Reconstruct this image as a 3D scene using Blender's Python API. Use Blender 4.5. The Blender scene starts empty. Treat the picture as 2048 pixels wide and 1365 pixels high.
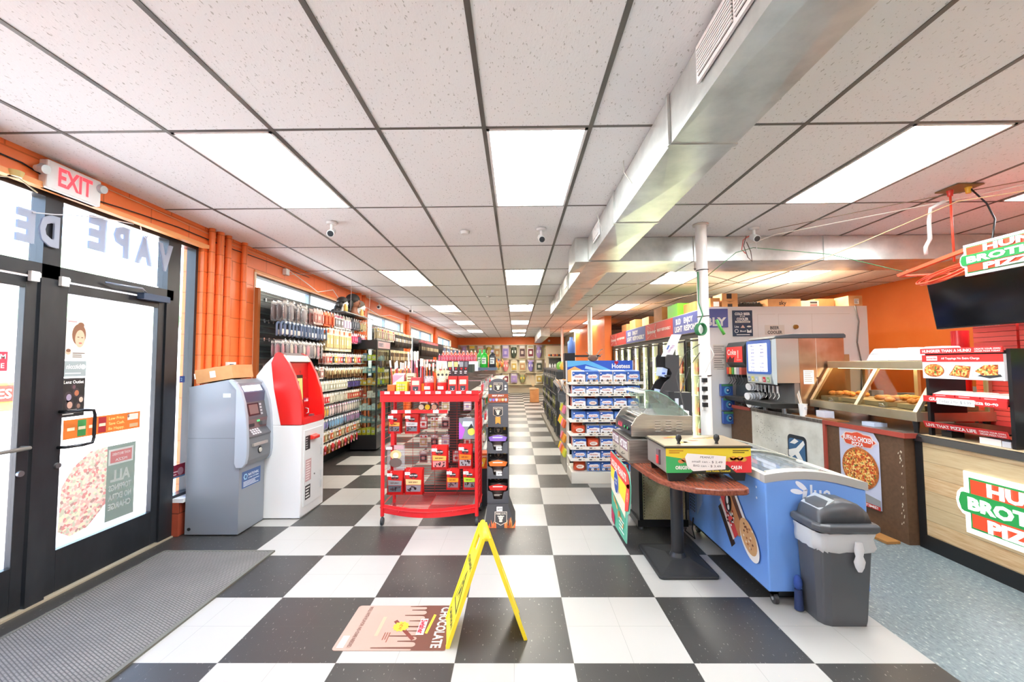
import bpy, math, random
from mathutils import Vector, Matrix
R = random.Random(11)
sc = bpy.context.scene
COL = sc.collection

# ------------------------------------------------------------------ camera
F_PX, PITCH, YAW, ROLL, EYE = 847.2, .0527, -.0098, -.0062, 1.529
_fw = Vector((math.sin(YAW)*math.cos(PITCH), math.cos(YAW)*math.cos(PITCH), math.sin(PITCH)))
_r0 = Vector((math.cos(YAW), -math.sin(YAW), 0)); _u0 = _r0.cross(_fw)
_r = _r0*math.cos(ROLL)+_u0*math.sin(ROLL); _u = _u0*math.cos(ROLL)-_r0*math.sin(ROLL)
cam = bpy.data.cameras.new('camera'); cam.sensor_width = 36; cam.lens = F_PX/2048*36
cam.clip_start = .05; cam.clip_end = 300
camo = bpy.data.objects.new('camera', cam); COL.objects.link(camo)
mw = Matrix(((_r.x, _u.x, -_fw.x, 0), (_r.y, _u.y, -_fw.y, 0), (_r.z, _u.z, -_fw.z, EYE), (0, 0, 0, 1)))
camo.matrix_world = mw
sc.camera = camo

# ------------------------------------------------------------------ light and exposure
sc.view_settings.view_transform = 'Standard'; sc.view_settings.look = 'None'
sc.view_settings.exposure = 1.32; sc.view_settings.gamma = 1.0; sc.view_settings.use_curve_mapping = False
PANEL_STRENGTH = 13.0
wd = bpy.data.worlds.new('sky'); sc.world = wd; wd.use_nodes = True
_bg = wd.node_tree.nodes['Background']
_sk = wd.node_tree.nodes.new('ShaderNodeTexSky'); _sk.sky_type = 'NISHITA'
_sk.sun_elevation = math.radians(50); _sk.sun_rotation = math.radians(100); _sk.sun_disc = False
_sk.air_density = 1.0; _sk.dust_density = 3.0; _sk.ozone_density = 1.0
wd.node_tree.links.new(_sk.outputs[0], _bg.inputs[0]); _bg.inputs[1].default_value = 0.95
_sun = bpy.data.lights.new('sun', 'SUN'); _sun.energy = 8.0; _sun.angle = math.radians(1.5); _sun.color = (1, .96, .9)
_so = bpy.data.objects.new('sun', _sun); COL.objects.link(_so)
_so.rotation_euler = (math.radians(38), 0, math.radians(20))      # high, from behind the store front's left
_so.location = (-8, -4, 9)
try:
    sc.cycles.max_bounces = 7; sc.cycles.diffuse_bounces = 4; sc.cycles.glossy_bounces = 3
    sc.cycles.transmission_bounces = 4; sc.cycles.transparent_max_bounces = 14
    sc.cycles.caustics_reflective = False; sc.cycles.caustics_refractive = False
    sc.cycles.use_denoising = True; sc.cycles.sample_clamp_indirect = 6
except Exception:
    pass

# ------------------------------------------------------------------ materials
def lin(h):
    c = [int(h[i:i+2], 16)/255 for i in (0, 2, 4)]
    return tuple(x/12.92 if x <= .04045 else ((x+.055)/1.055)**2.4 for x in c)+(1,)
_mc = {}
def m(h, rough=.5, metal=0, emit=0, alpha=1, coat=0):
    k = (h, rough, metal, emit, alpha, coat)
    if k in _mc: return _mc[k]
    mt = bpy.data.materials.new('mat_'+h); mt.use_nodes = True
    b = mt.node_tree.nodes['Principled BSDF']
    b.inputs['Base Color'].default_value = lin(h); b.inputs['Roughness'].default_value = rough
    b.inputs['Metallic'].default_value = metal
    if emit: b.inputs['Emission Color'].default_value = lin(h); b.inputs['Emission Strength'].default_value = emit
    if alpha < 1: b.inputs['Alpha'].default_value = alpha
    if coat: b.inputs['Coat Weight'].default_value = coat; b.inputs['Coat Roughness'].default_value = .08
    _mc[k] = mt
    return mt
class N:                                                    # tiny node helper
    def __init__(s, name):
        s.mt = bpy.data.materials.new(name); s.mt.use_nodes = True; s.t = s.mt.node_tree
        s.b = s.t.nodes['Principled BSDF']
    def n(s, ty, **k):
        o = s.t.nodes.new(ty)
        for a, v in k.items():
            if a.startswith('i_'):
                o.inputs[a[2:].replace('_', ' ')].default_value = v
            else: setattr(o, a, v)
        return o
    def l(s, a, b): s.t.links.new(a, b)
    def co(s, scale=(1, 1, 1), loc=(0, 0, 0)):
        g = s.n('ShaderNodeNewGeometry'); mp = s.n('ShaderNodeMapping')
        mp.inputs['Scale'].default_value = scale; mp.inputs['Location'].default_value = loc
        s.l(g.outputs['Position'], mp.inputs['Vector']); return mp.outputs[0]
    def obj(s, scale=(1, 1, 1)):
        g = s.n('ShaderNodeTexCoord'); mp = s.n('ShaderNodeMapping'); mp.inputs['Scale'].default_value = scale
        s.l(g.outputs['Object'], mp.inputs['Vector']); return mp.outputs[0]
    def math(s, op, a, b=None):
        o = s.n('ShaderNodeMath', operation=op)
        for i, v in enumerate((a, b)):
            if v is None: continue
            if isinstance(v, (int, float)): o.inputs[i].default_value = v
            else: s.l(v, o.inputs[i])
        return o.outputs[0]
    def mix(s, f, a, b):
        o = s.n('ShaderNodeMix', data_type='RGBA')
        for i, v in ((0, f), (6, a), (7, b)):
            if isinstance(v, str): o.inputs[i].default_value = lin(v)
            elif isinstance(v, (int, float)): o.inputs[i].default_value = v
            else: s.l(v, o.inputs[i])
        return o.outputs[2]
    def noise(s, v, scale, detail=2, rough=.5, out=0):
        o = s.n('ShaderNodeTexNoise'); o.inputs['Scale'].default_value = scale; o.inputs['Detail'].default_value = detail
        o.inputs['Roughness'].default_value = rough; s.l(v, o.inputs['Vector']); return o.outputs[out]
    def vor(s, v, scale, feat='F1', out=0, rnd=1):
        o = s.n('ShaderNodeTexVoronoi', feature=feat); o.inputs['Scale'].default_value = scale
        o.inputs['Randomness'].default_value = rnd; s.l(v, o.inputs['Vector']); return o.outputs[out]
    def ramp(s, f, stops, const=False):
        o = s.n('ShaderNodeValToRGB'); e = o.color_ramp.elements
        if const: o.color_ramp.interpolation = 'CONSTANT'
        while len(e) < len(stops): e.new(.5)
        for i, (p, c) in enumerate(stops): e[i].position = p; e[i].color = lin(c)
        s.l(f, o.inputs[0]); return o.outputs[0]
    def bump(s, h, st=.2, d=.01):
        o = s.n('ShaderNodeBump'); o.inputs['Strength'].default_value = st; o.inputs['Distance'].default_value = d
        s.l(h, o.inputs['Height']); s.l(o.outputs[0], s.b.inputs['Normal'])
    def col(s, c, rough=None, metal=None):
        s.l(c, s.b.inputs['Base Color'])
        if rough is not None: s.b.inputs['Roughness'].default_value = rough
        if metal is not None: s.b.inputs['Metallic'].default_value = metal
        return s.mt

# floor: 2 ft squares made of four 1 ft tiles, black border along the store front
SX, SY, SQ = .283, 2.2437, .6096
def mat_checker():
    q = N('checker_floor_tile'); g = q.n('ShaderNodeNewGeometry'); sp = q.n('ShaderNodeSeparateXYZ'); q.l(g.outputs['Position'], sp.inputs[0])
    ix = q.math('FLOOR', q.math('DIVIDE', q.math('SUBTRACT', sp.outputs[0], SX), SQ))
    iy = q.math('FLOOR', q.math('DIVIDE', q.math('SUBTRACT', sp.outputs[1], SY), SQ))
    par = q.math('PINGPONG', q.math('ADD', ix, iy), 1)      # 1 black, 0 white
    par = q.math('MAXIMUM', q.math('GREATER_THAN', par, .5), q.math('LESS_THAN', sp.outputs[0], -2.765))
    fx = q.math('FRACT', q.math('DIVIDE', q.math('SUBTRACT', sp.outputs[0], SX), SQ/2))
    fy = q.math('FRACT', q.math('DIVIDE', q.math('SUBTRACT', sp.outputs[1], SY), SQ/2))
    seam = q.math('MAXIMUM', q.math('LESS_THAN', fx, .006), q.math('LESS_THAN', fy, .006))
    pos = q.co()
    str1 = q.co((26, 9, 1)); fl = q.noise(str1, 2.2, 3, .6)
    big = q.noise(pos, 1.3, 3)
    cw = q.mix(big, 'abaaa6', 'b9b7b3'); cb = q.mix(big, '343433', '424140')
    cw = q.mix(q.math('GREATER_THAN', fl, .7), cw, 'bfb7aa')
    dots = q.math('GREATER_THAN', q.noise(q.co((70, 24, 1), (3, 5, 0)), 1.5, 1), .72)
    cb = q.mix(q.math('MAXIMUM', dots, q.math('GREATER_THAN', fl, .745)), cb, '8b8a85')
    c = q.mix(par, cw, cb)
    c = q.mix(q.math('MULTIPLY', seam, .55), c, '57524b')
    rg = q.n('ShaderNodeMapRange'); q.l(q.noise(pos, 3.5, 4), rg.inputs[0]); rg.inputs[3].default_value = .27; rg.inputs[4].default_value = .40
    q.l(rg.outputs[0], q.b.inputs['Roughness'])
    q.bump(q.noise(q.co(), 5, 2), .05, .01)
    q.b.inputs['Specular IOR Level'].default_value = .55
    return q.col(c)
def mat_vinyl():
    q = N('grey_vinyl_floor'); f = q.noise(q.co((22, 10, 1), (0, 0, 0)), 3, 3, .65)
    c = q.ramp(f, [(.3, '5c6a6f'), (.46, '758287'), (.6, '818e91'), (.68, 'bfc3be')])
    q.bump(f, .08, .004); return q.col(c, .33)
def mat_ceiling():
    q = N('ceiling_tile'); pos = q.co((60, 22, 20)); v = q.noise(pos, 1.6, 2, .7)
    pit = q.math('GREATER_THAN', v, .655)
    c = q.mix(pit, 'f6f8f8', 'c4c6c2'); c = q.mix(q.math('MULTIPLY', q.noise(q.co(), .7, 2), .12), c, 'e3ddd2')
    q.bump(v, .25, .004); return q.col(c, .9)
def mat_block(name, a, b, joint):                           # painted concrete block
    q = N(name); g = q.n('ShaderNodeNewGeometry'); sp = q.n('ShaderNodeSeparateXYZ'); q.l(g.outputs['Position'], sp.inputs[0])
    w = q.math('ADD', sp.outputs[0], sp.outputs[1]); cb = q.n('ShaderNodeCombineXYZ'); q.l(w, cb.inputs[0]); q.l(sp.outputs[2], cb.inputs[1])
    br = q.n('ShaderNodeTexBrick'); br.inputs['Scale'].default_value = 1; br.inputs['Brick Width'].default_value = .4064
    br.inputs['Row Height'].default_value = .2032; br.inputs['Mortar Size'].default_value = .006; br.inputs['Mortar Smooth'].default_value = .4
    q.l(cb.outputs[0], br.inputs[0]); n = q.noise(q.co(), 14, 4)
    c = q.mix(br.outputs['Fac'], q.mix(n, a, b), joint)
    inv = q.math('SUBTRACT', q.math('MULTIPLY', n, .25), br.outputs['Fac']); q.bump(inv, .5, .008); return q.col(c, .42)
def mat_noise(name, stops, scale=8, rough=.5, sc3=(1, 1, 1), metal=0, bump=0, det=3, obj=False):
    q = N(name); v = q.obj(sc3) if obj else q.co(sc3); n = q.noise(v, scale, det, .6)
    if bump: q.bump(n, bump, .01)
    return q.col(q.ramp(n, stops), rough, metal)
def mat_vor(name, stops, scale=30, rough=.5, obj=True, bump=0):
    q = N(name); v = q.obj() if obj else q.co(); o = q.vor(v, scale, 'F1', 1)
    s = q.n('ShaderNodeSeparateColor'); q.l(o, s.inputs[0])
    if bump: q.bump(q.vor(v, scale), bump, .01)
    return q.col(q.ramp(s.outputs[0], stops, True), rough)
def mat_wood(name, stops, sc3, scale=3, rough=.4, metal=0):
    q = N(name); n = q.noise(q.co(sc3), scale, 5, .6); q.bump(n, .05, .004); return q.col(q.ramp(n, stops), rough, metal)
def mat_glass(name, tint='ffffff', refl=.06, rough=0.02, vis=0.0, dif='f2f4f6'):
    mt = bpy.data.materials.new(name); mt.use_nodes = True; t = mt.node_tree; t.nodes.clear()
    o = t.nodes.new('ShaderNodeOutputMaterial'); a = t.nodes.new('ShaderNodeBsdfTransparent'); g = t.nodes.new('ShaderNodeBsdfGlossy')
    a.inputs[0].default_value = lin(tint); g.inputs['Roughness'].default_value = rough
    f = t.nodes.new('ShaderNodeLayerWeight'); mx = t.nodes.new('ShaderNodeMixShader')
    pw = t.nodes.new('ShaderNodeMath'); pw.operation = 'POWER'; pw.inputs[1].default_value = 5
    ad = t.nodes.new('ShaderNodeMath'); ad.operation = 'MULTIPLY_ADD'; ad.inputs[1].default_value = .8 if refl > .01 else .05; ad.inputs[2].default_value = refl; ad.use_clamp = True
    t.links.new(f.outputs['Facing'], pw.inputs[0]); t.links.new(pw.outputs[0], ad.inputs[0]); t.links.new(ad.outputs[0], mx.inputs[0]); t.links.new(a.outputs[0], mx.inputs[1]); t.links.new(g.outputs[0], mx.inputs[2])
    last = mx.outputs[0]
    if vis:
        d = t.nodes.new('ShaderNodeBsdfDiffuse'); d.inputs[0].default_value = lin(dif); m2 = t.nodes.new('ShaderNodeMixShader')
        m2.inputs[0].default_value = vis; t.links.new(last, m2.inputs[1]); t.links.new(d.outputs[0], m2.inputs[2]); last = m2.outputs[0]
    t.links.new(last, o.inputs[0]); return mt

def tl(h, tr=.5, noise=None):                               # paper or film lit through from the street
    mt = m(h, .6).copy(); mt.name = 'backlit_'+h; t = mt.node_tree; p = t.nodes['Principled BSDF']; o = [x for x in t.nodes if x.type == 'OUTPUT_MATERIAL'][0]
    d = t.nodes.new('ShaderNodeBsdfTranslucent'); d.inputs[0].default_value = lin(h); mx = t.nodes.new('ShaderNodeMixShader'); mx.inputs[0].default_value = tr
    t.links.new(p.outputs[0], mx.inputs[1]); t.links.new(d.outputs[0], mx.inputs[2]); t.links.new(mx.outputs[0], o.inputs[0]); return mt
FLOOR, VINYL, CEIL = mat_checker(), mat_vinyl(), mat_ceiling()
ORANGE = mat_block('orange_painted_block', 'fa8446', 'f67a3a', 'd96a2e')
ORANGEF = mat_noise('orange_wall_paint', [(.3, 'f37a32'), (.7, 'f9853c')], 2, .45)
BRICK = mat_block('red_brick', 'a8503a', '94432f', '6e3325')
BLACKF = mat_noise('black_door_frame', [(.3, '1c1e22'), (.62, '2b2d31'), (.8, '3a3a38')], 5, .32, (1, 1, .4))
GALV = mat_noise('galvanised_steel', [(.3, 'c4c8c4'), (.5, 'd8dbd7'), (.7, 'e6e8e3')], 5, .28, (1, 1, 1), .7, .05, 5)
STEEL = mat_noise('brushed_steel', [(.35, 'b0aca4'), (.65, 'cbc7be')], 4, .3, (1, 30, 30), .9)
STEELD = mat_noise('worn_steel', [(.35, '8e8b86'), (.65, 'a9a59e')], 5, .38, (1, 1, 12), .85)
GLASS = mat_glass('clear_glass'); GLASSC = mat_glass('case_glass', 'eef5f0', .05); GLASSW = mat_glass('warmer_glass', 'f2f0e6', .002); GLASSG = mat_glass('guard_glass', 'e4efe9', .09, .02, .05)
GLASSF = mat_glass('freezer_glass', 'dfe6e2', .12, .05, .12); BAGP = mat_glass('clear_plastic', 'f4f4f6', .12, .12, .18); LINER = mat_glass('bin_liner', 'f2f2f4', .1, .25, .5)
CARD = mat_noise('cardboard', [(.3, 'c48a55'), (.7, 'd29c66')], 6, .75)
CARDD = mat_noise('darker_cardboard', [(.3, 'a9713d'), (.7, 'bb8149')], 6, .75)
WHITE, BLACK, DARK, RED = m('f2f1ee', .45), m('17181a', .4), m('26272a', .5), m('d8211d', .35)
PAPER, PRICE = m('f6f4f0', .7), m('f4f4f4', .6)
PIZZA = mat_vor('baked_pizza', [(0, 'd9772f'), (.25, 'e9b45c'), (.45, 'c8431f'), (.62, 'f0cf86'), (.8, '8a3a1a'), (.92, '5d7a2c')], 75, .5, False)
PIZZAR = mat_vor('pizza_crust', [(0, 'b5622a'), (.5, 'c97a3a'), (.8, '9a4a1e')], 90, .5, False)
WOODT = mat_wood('red_brown_laminate', [(.25, '4a241a'), (.42, '7a4030'), (.58, '8f4e38'), (.8, '5a2c1e')], (40, 3, 30), 2.2, .25)
BRWN = mat_noise('brown_counter_panel', [(.3, '5b422f'), (.7, '6a4d38')], 30, .5)
DKTOP = mat_wood('dark_counter_top', [(.3, '4d4742'), (.5, '6a625b'), (.7, '8b8178')], (4, 30, 4), 2, .3)
def mat_planks():
    q = N('oak_plank_print'); g = q.n('ShaderNodeNewGeometry'); sp = q.n('ShaderNodeSeparateXYZ'); q.l(g.outputs['Position'], sp.inputs[0])
    r = q.math('FLOOR', q.math('DIVIDE', sp.outputs[2], .118)); off = q.math('MULTIPLY', r, .37)
    cb = q.n('ShaderNodeCombineXYZ'); q.l(q.math('ADD', sp.outputs[1], off), cb.inputs[0]); q.l(r, cb.inputs[1]); wn = q.n('ShaderNodeTexWhiteNoise', noise_dimensions='1D'); q.l(r, wn.inputs['W'])
    gr = q.noise(q.co((1, 3, 34)), 2, 5, .6)
    base = q.ramp(gr, [(.25, 'b98c5c'), (.5, 'd2b084'), (.75, 'dfc8a0')])
    c = q.mix(q.math('MULTIPLY', wn.outputs[0], .6), base, 'c3b48f')
    ln = q.math('LESS_THAN', q.math('FRACT', q.math('DIVIDE', sp.outputs[2], .118)), .03)
    return q.col(q.mix(q.math('MULTIPLY', ln, .6), c, '6e5638'), .35)
PLANK = mat_planks()

# ------------------------------------------------------------------ mesh builder
_tc = {}
def text_geo(s, bold=.02):
    k = (s, bold)
    if k in _tc: return _tc[k]
    cu = bpy.data.curves.new('t', 'FONT'); cu.body = s; cu.size = 1; cu.offset = bold; cu.resolution_u = 2; cu.align_x = 'LEFT'
    o = bpy.data.objects.new('t', cu); me = o.to_mesh()
    v = [tuple(p.co) for p in me.vertices]; f = [tuple(p.vertices) for p in me.polygons]
    o.to_mesh_clear(); bpy.data.objects.remove(o); bpy.data.curves.remove(cu)
    if not v: v, f = [(0, 0, 0)], []
    xs = [p[0] for p in v]; ys = [p[1] for p in v]
    _tc[k] = (v, f, min(xs), max(xs), min(ys), max(ys)); return _tc[k]
class MB:
    def __init__(s): s.v, s.f, s.mi, s.sm, s.ms = [], [], [], [], []
    def idx(s, mt):
        if mt not in s.ms: s.ms.append(mt)
        return s.ms.index(mt)
    def add(s, vs, fs, mt, smooth=False):
        b = len(s.v); s.v += [tuple(p) for p in vs]; i = s.idx(mt)
        for f in fs: s.f.append(tuple(b+k for k in f)); s.mi.append(i); s.sm.append(smooth)
        return s
    def box(s, x0, x1, y0, y1, z0, z1, mt):
        v = [(x, y, z) for z in (z0, z1) for y in (y0, y1) for x in (x0, x1)]
        return s.add(v, [(0, 2, 3, 1), (4, 5, 7, 6), (0, 1, 5, 4), (2, 6, 7, 3), (0, 4, 6, 2), (1, 3, 7, 5)], mt)
    def hexa(s, bot, top, mt):                              # 4 bottom + 4 top corners
        return s.add(list(bot)+list(top), [(3, 2, 1, 0), (4, 5, 6, 7), (0, 1, 5, 4), (1, 2, 6, 5), (2, 3, 7, 6), (3, 0, 4, 7)], mt)
    def rbox(s, c, d, rz, mt, rx=0, ry=0):
        M = Matrix.Translation(c) @ Matrix.Rotation(rz, 4, 'Z') @ Matrix.Rotation(ry, 4, 'Y') @ Matrix.Rotation(rx, 4, 'X')
        v = [M @ Vector((x*d[0]/2, y*d[1]/2, z*d[2]/2)) for z in (-1, 1) for y in (-1, 1) for x in (-1, 1)]
        return s.add(v, [(0, 2, 3, 1), (4, 5, 7, 6), (0, 1, 5, 4), (2, 6, 7, 3), (0, 4, 6, 2), (1, 3, 7, 5)], mt)
    def prism(s, poly, ax, a, b, mt, smooth=False):         # 2D polygon extruded along an axis: ax 'y' -> (x,z), 'z' -> (x,y), 'x' -> (y,z)
        P = {'y': lambda u, w, t: (u, t, w), 'z': lambda u, w, t: (u, w, t), 'x': lambda u, w, t: (t, u, w)}[ax]
        n = len(poly); v = [P(u, w, a) for u, w in poly]+[P(u, w, b) for u, w in poly]
        s.add(v, [tuple(range(n))[::-1], tuple(range(n, 2*n))], mt)
        b0 = len(s.v)-2*n; i = s.idx(mt)
        for k in range(n): s.f.append((b0+k, b0+(k+1) % n, b0+n+(k+1) % n, b0+n+k)); s.mi.append(i); s.sm.append(smooth)
        return s
    def ring(s, p, d, r, n, up=None):
        d = Vector(d).normalized(); a = Vector((0, 0, 1)) if abs(d.z) < .9 else Vector((1, 0, 0))
        x = d.cross(a).normalized(); y = d.cross(x)
        return [Vector(p)+x*(r*math.cos(2*math.pi*k/n))+y*(r*math.sin(2*math.pi*k/n)) for k in range(n)]
    def cyl(s, p0, p1, r0, r1=None, mt=None, n=16, caps=True):
        r1 = r0 if r1 is None else r1; d = Vector(p1)-Vector(p0)
        v = s.ring(p0, d, r0, n)+s.ring(p1, d, r1, n)
        s.add(v, [(k, (k+1) % n, n+(k+1) % n, n+k) for k in range(n)], mt, True)
        if caps: s.add(v[:n], [tuple(range(n))[::-1]], mt); s.add(v[n:], [tuple(range(n))], mt)
        return s
    def tube(s, pts, r, mt, n=6, closed=False):
        P = [Vector(p) for p in pts]; L = len(P); v = []; x = None
        for i, p in enumerate(P):
            a = P[(i-1) % L] if closed or i else P[0]; b = P[(i+1) % L] if closed or i < L-1 else P[-1]
            d = (b-a).normalized()
            if x is None: x = d.cross(Vector((0, 0, 1)) if abs(d.z) < .9 else Vector((1, 0, 0))).normalized()
            x = (x-d*x.dot(d)).normalized(); y = d.cross(x)
            v += [p+x*(r*math.cos(2*math.pi*k/n))+y*(r*math.sin(2*math.pi*k/n)) for k in range(n)]
        fs = []
        for i in range(L if closed else L-1):
            j = (i+1) % L
            fs += [(i*n+k, i*n+(k+1) % n, j*n+(k+1) % n, j*n+k) for k in range(n)]
        if not closed: fs += [tuple(range(n))[::-1], tuple(range((L-1)*n, L*n))]
        return s.add(v, fs, mt, True)
    def lathe(s, prof, c, mt, n=20, sx=1, sy=1):
        v = []; c = Vector(c)
        for r, z in prof: v += [c+Vector((r*sx*math.cos(2*math.pi*k/n), r*sy*math.sin(2*math.pi*k/n), z)) for k in range(n)]
        L = len(prof); fs = [(i*n+k, i*n+(k+1) % n, (i+1)*n+(k+1) % n, (i+1)*n+k) for i in range(L-1) for k in range(n)]
        s.add(v, fs, mt, True)
        return s.add([v[k] for k in range(n)], [tuple(range(n))[::-1]], mt).add(v[-n:], [tuple(range(n))], mt)
    def ball(s, c, r, mt, n=12, sx=1, sy=1, sz=1):
        pr = [(r*max(.02, math.sin(math.pi*i/n)), -r*sz*math.cos(math.pi*i/n)) for i in range(n+1)]
        return s.lathe(pr, c, mt, n+4, sx, sy)
    def loft(s, rings, mt, smooth=True, caps=True, closed=True):
        n = len(rings[0]); v = [p for r in rings for p in r]
        fs = [(i*n+k, i*n+(k+1) % n, (i+1)*n+(k+1) % n, (i+1)*n+k) for i in range(len(rings)-1) for k in range(n if closed else n-1)]
        s.add(v, fs, mt, smooth)
        if caps: s.add(rings[0], [tuple(range(n))[::-1]], mt); s.add(rings[-1], [tuple(range(n))], mt)
        return s
    def poly(s, pts, mt): return s.add(pts, [tuple(range(len(pts)))], mt)
class Fr:                                                   # a plane to print on: origin, right, up
    def __init__(s, mb, o, r, u, lift=.0012):
        s.mb = mb; s.o = Vector(o); s.r = Vector(r).normalized(); s.u = Vector(u).normalized(); s.n = s.r.cross(s.u); s.k = lift
    def p(s, x, y, l=1): return s.o+s.r*x+s.u*y+s.n*(s.k*l)
    def rect(s, x0, x1, y0, y1, mt, l=1): s.mb.poly([s.p(x0, y0, l), s.p(x1, y0, l), s.p(x1, y1, l), s.p(x0, y1, l)], mt); return s
    def poly(s, pts, mt, l=1): s.mb.poly([s.p(x, y, l) for x, y in pts], mt); return s
    def disc(s, cx, cy, rx, mt, l=1, ry=None, n=22, a=0):
        ry = rx if ry is None else ry; P = []
        for k in range(n):
            t = 2*math.pi*k/n; x, y = rx*math.cos(t), ry*math.sin(t); P.append((cx+x*math.cos(a)-y*math.sin(a), cy+x*math.sin(a)+y*math.cos(a)))
        return s.poly(P, mt, l)
    def text(s, t, cx, cy, h, mt, l=2, w=None, bold=.02, a=0, just='c'):
        v, f, x0, x1, y0, y1 = text_geo(t, bold)
        H = .72 if any(c.isupper() or c.isdigit() for c in t) else .55
        k = h/H; kx = k if w is None else w/max(1e-6, x1-x0)
        ox = {'c': (x0+x1)/2, 'l': x0, 'r': x1}[just]
        ca, sa = math.cos(a), math.sin(a); P = []
        for p in v:
            x, y = (p[0]-ox)*kx, (p[1]-H/2)*k
            P.append(s.p(cx+x*ca-y*sa, cy+x*sa+y*ca, l))
        s.mb.add(P, f, mt); return s
    def lines(s, x0, x1, y0, y1, n, mt, l=2, seed=1):       # small illegible print
        q = random.Random(seed); h = (y0-y1)/n if y0 > y1 else (y1-y0)/n; top = max(y0, y1)
        for i in range(n):
            e = x1-(x1-x0)*q.uniform(0, .35); yy = top-h*(i+.5)
            s.rect(x0, e, yy-h*.22, yy+h*.22, mt, l)
        return s

def _finish(name, mb, origin):
    me = bpy.data.meshes.new(name); ox, oy, oz = origin
    me.from_pydata([(x-ox, y-oy, z-oz) for x, y, z in mb.v], [], mb.f)
    for mt in mb.ms: me.materials.append(mt)
    me.polygons.foreach_set('material_index', mb.mi); me.polygons.foreach_set('use_smooth', mb.sm)
    me.update(); o = bpy.data.objects.new(name, me); COL.objects.link(o); return o
def _wl(o):
    v = Vector((0, 0, 0))
    while o: v += o.location; o = o.parent
    return v
def thing(name, label, cat, loc, group=None):
    o = bpy.data.objects.new(name, None); COL.objects.link(o); o.location = loc; o.empty_display_size = .05
    o['label'] = label; o['category'] = cat
    if group: o['group'] = group
    return o
def _bev(o, b):
    if b:
        md = o.modifiers.new('bevel', 'BEVEL'); md.width = b; md.segments = 2; md.limit_method = 'ANGLE'; md.angle_limit = math.radians(40)
    return o
def part(name, mb, parent, label=None, bevel=0, stuff=False):
    w = _wl(parent); o = _finish(name, mb, tuple(w)); o.parent = parent
    if label: o['label'] = label
    if stuff: o['kind'] = 'stuff'
    return _bev(o, bevel)
def solo(name, mb, label, cat, group=None, bevel=0, stuff=False):
    xs = [p[0] for p in mb.v]; ys = [p[1] for p in mb.v]; zs = [p[2] for p in mb.v]
    og = ((min(xs)+max(xs))/2, (min(ys)+max(ys))/2, min(zs)); o = _finish(name, mb, og); o.location = og
    o['label'] = label; o['category'] = cat
    if group: o['group'] = group
    if stuff: o['kind'] = 'stuff'
    return _bev(o, bevel)
def struct(name, mb, parent=None, bevel=0):
    o = _finish(name, mb, tuple(_wl(parent)) if parent else (0, 0, 0)); o.parent = parent
    if parent is None: o['kind'] = 'structure'
    return _bev(o, bevel)
def dup(root, loc, label=None, group=None, rotz=None, scale=None):
    r = root.copy(); COL.objects.link(r); r.location = loc
    if label: r['label'] = label
    if group: r['group'] = group
    if rotz is not None: r.rotation_euler = (0, 0, rotz)
    if scale: r.scale = scale
    for ch in list(root.children):
        c = ch.copy(); COL.objects.link(c); c.parent = r
        for g in ch.children:
            d = g.copy(); COL.objects.link(d); d.parent = c
    return r
ORD = ['first', 'second', 'third', 'fourth', 'fifth', 'sixth', 'seventh', 'eighth', 'ninth', 'tenth', 'eleventh', 'twelfth', 'thirteenth', 'fourteenth',
       'fifteenth', 'sixteenth', 'seventeenth', 'eighteenth', 'nineteenth', 'twentieth', 'twenty-first', 'twenty-second', 'twenty-third', 'twenty-fourth',
       'twenty-fifth', 'twenty-sixth', 'twenty-seventh', 'twenty-eighth', 'twenty-ninth', 'thirtieth', 'thirty-first', 'thirty-second']
def arc(cx, cy, r, a0, a1, n, ry=None):
    ry = r if ry is None else ry
    return [(cx+r*math.cos(math.radians(a0+(a1-a0)*k/(n-1))), cy+ry*math.sin(math.radians(a0+(a1-a0)*k/(n-1)))) for k in range(n)]
def rrect(x0, x1, y0, y1, r, n=5):
    return arc(x1-r, y0+r, r, -90, 0, n)+arc(x1-r, y1-r, r, 0, 90, n)+arc(x0+r, y1-r, r, 90, 180, n)+arc(x0+r, y0+r, r, 180, 270, n)
XR, YR, ZR = Vector((1, 0, 0)), Vector((0, 1, 0)), Vector((0, 0, 1))
# ================================================================== THE ROOM
H = 2.879; CX0, CY0, TW, TL = -.1758, 2.354, .6096, 1.2192
XL, XRW, YB, YF = -3.03, 6.45, 22.0, -4.2
b = MB(); b.box(XL-.3, 2.108, YF, YB+3, -.1, 0, FLOOR); struct('floor', b)
b = MB(); b.box(2.108, XRW+.2, YF, YB+3, -.1, 0, VINYL); struct('floor', b)
b = MB(); b.box(XL-.25, XRW+.25, YF-.1, YB+3.1, H, H+.12, CEIL); struct('ceiling', b)
GRID = mat_noise('tarnished_grid_bars', [(.3, '4b4a45'), (.55, '6d6b64'), (.75, '8d8b84')], 1.4, .5)
b = MB()
for k in range(-4, 11):
    x = CX0+k*TW; b.box(x-.012, x+.012, YF, YB, H-.004, H+.01, GRID)
for j in range(-5, 17):
    y = CY0+j*TL; b.box(XL, XRW, y-.009, y+.009, H-.003, H+.01, GRID)
struct('trim_1', b)
def panel_mat(c):
    mt = bpy.data.materials.new('lit_diffuser'); mt.use_nodes = True; p = mt.node_tree.nodes['Principled BSDF']
    p.inputs['Base Color'].default_value = (.9, .9, .88, 1); p.inputs['Emission Color'].default_value = c
    p.inputs['Emission Strength'].default_value = PANEL_STRENGTH; return mt
PANEL, PANELW = panel_mat((.93, .98, 1, 1)), panel_mat((1, .94, .82, 1))
LIGHTS = [(k, j) for j in (-3, 0) for k in (-3, 0, 4, 7)]+[(k, 3) for k in (-3, 0, 4, 7)]+[(k, j) for j in (6, 9, 12) for k in (-3, 0, 4)]+[(0, 14)]  # row behind the camera is unseen, added to light surfaces facing the view
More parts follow.
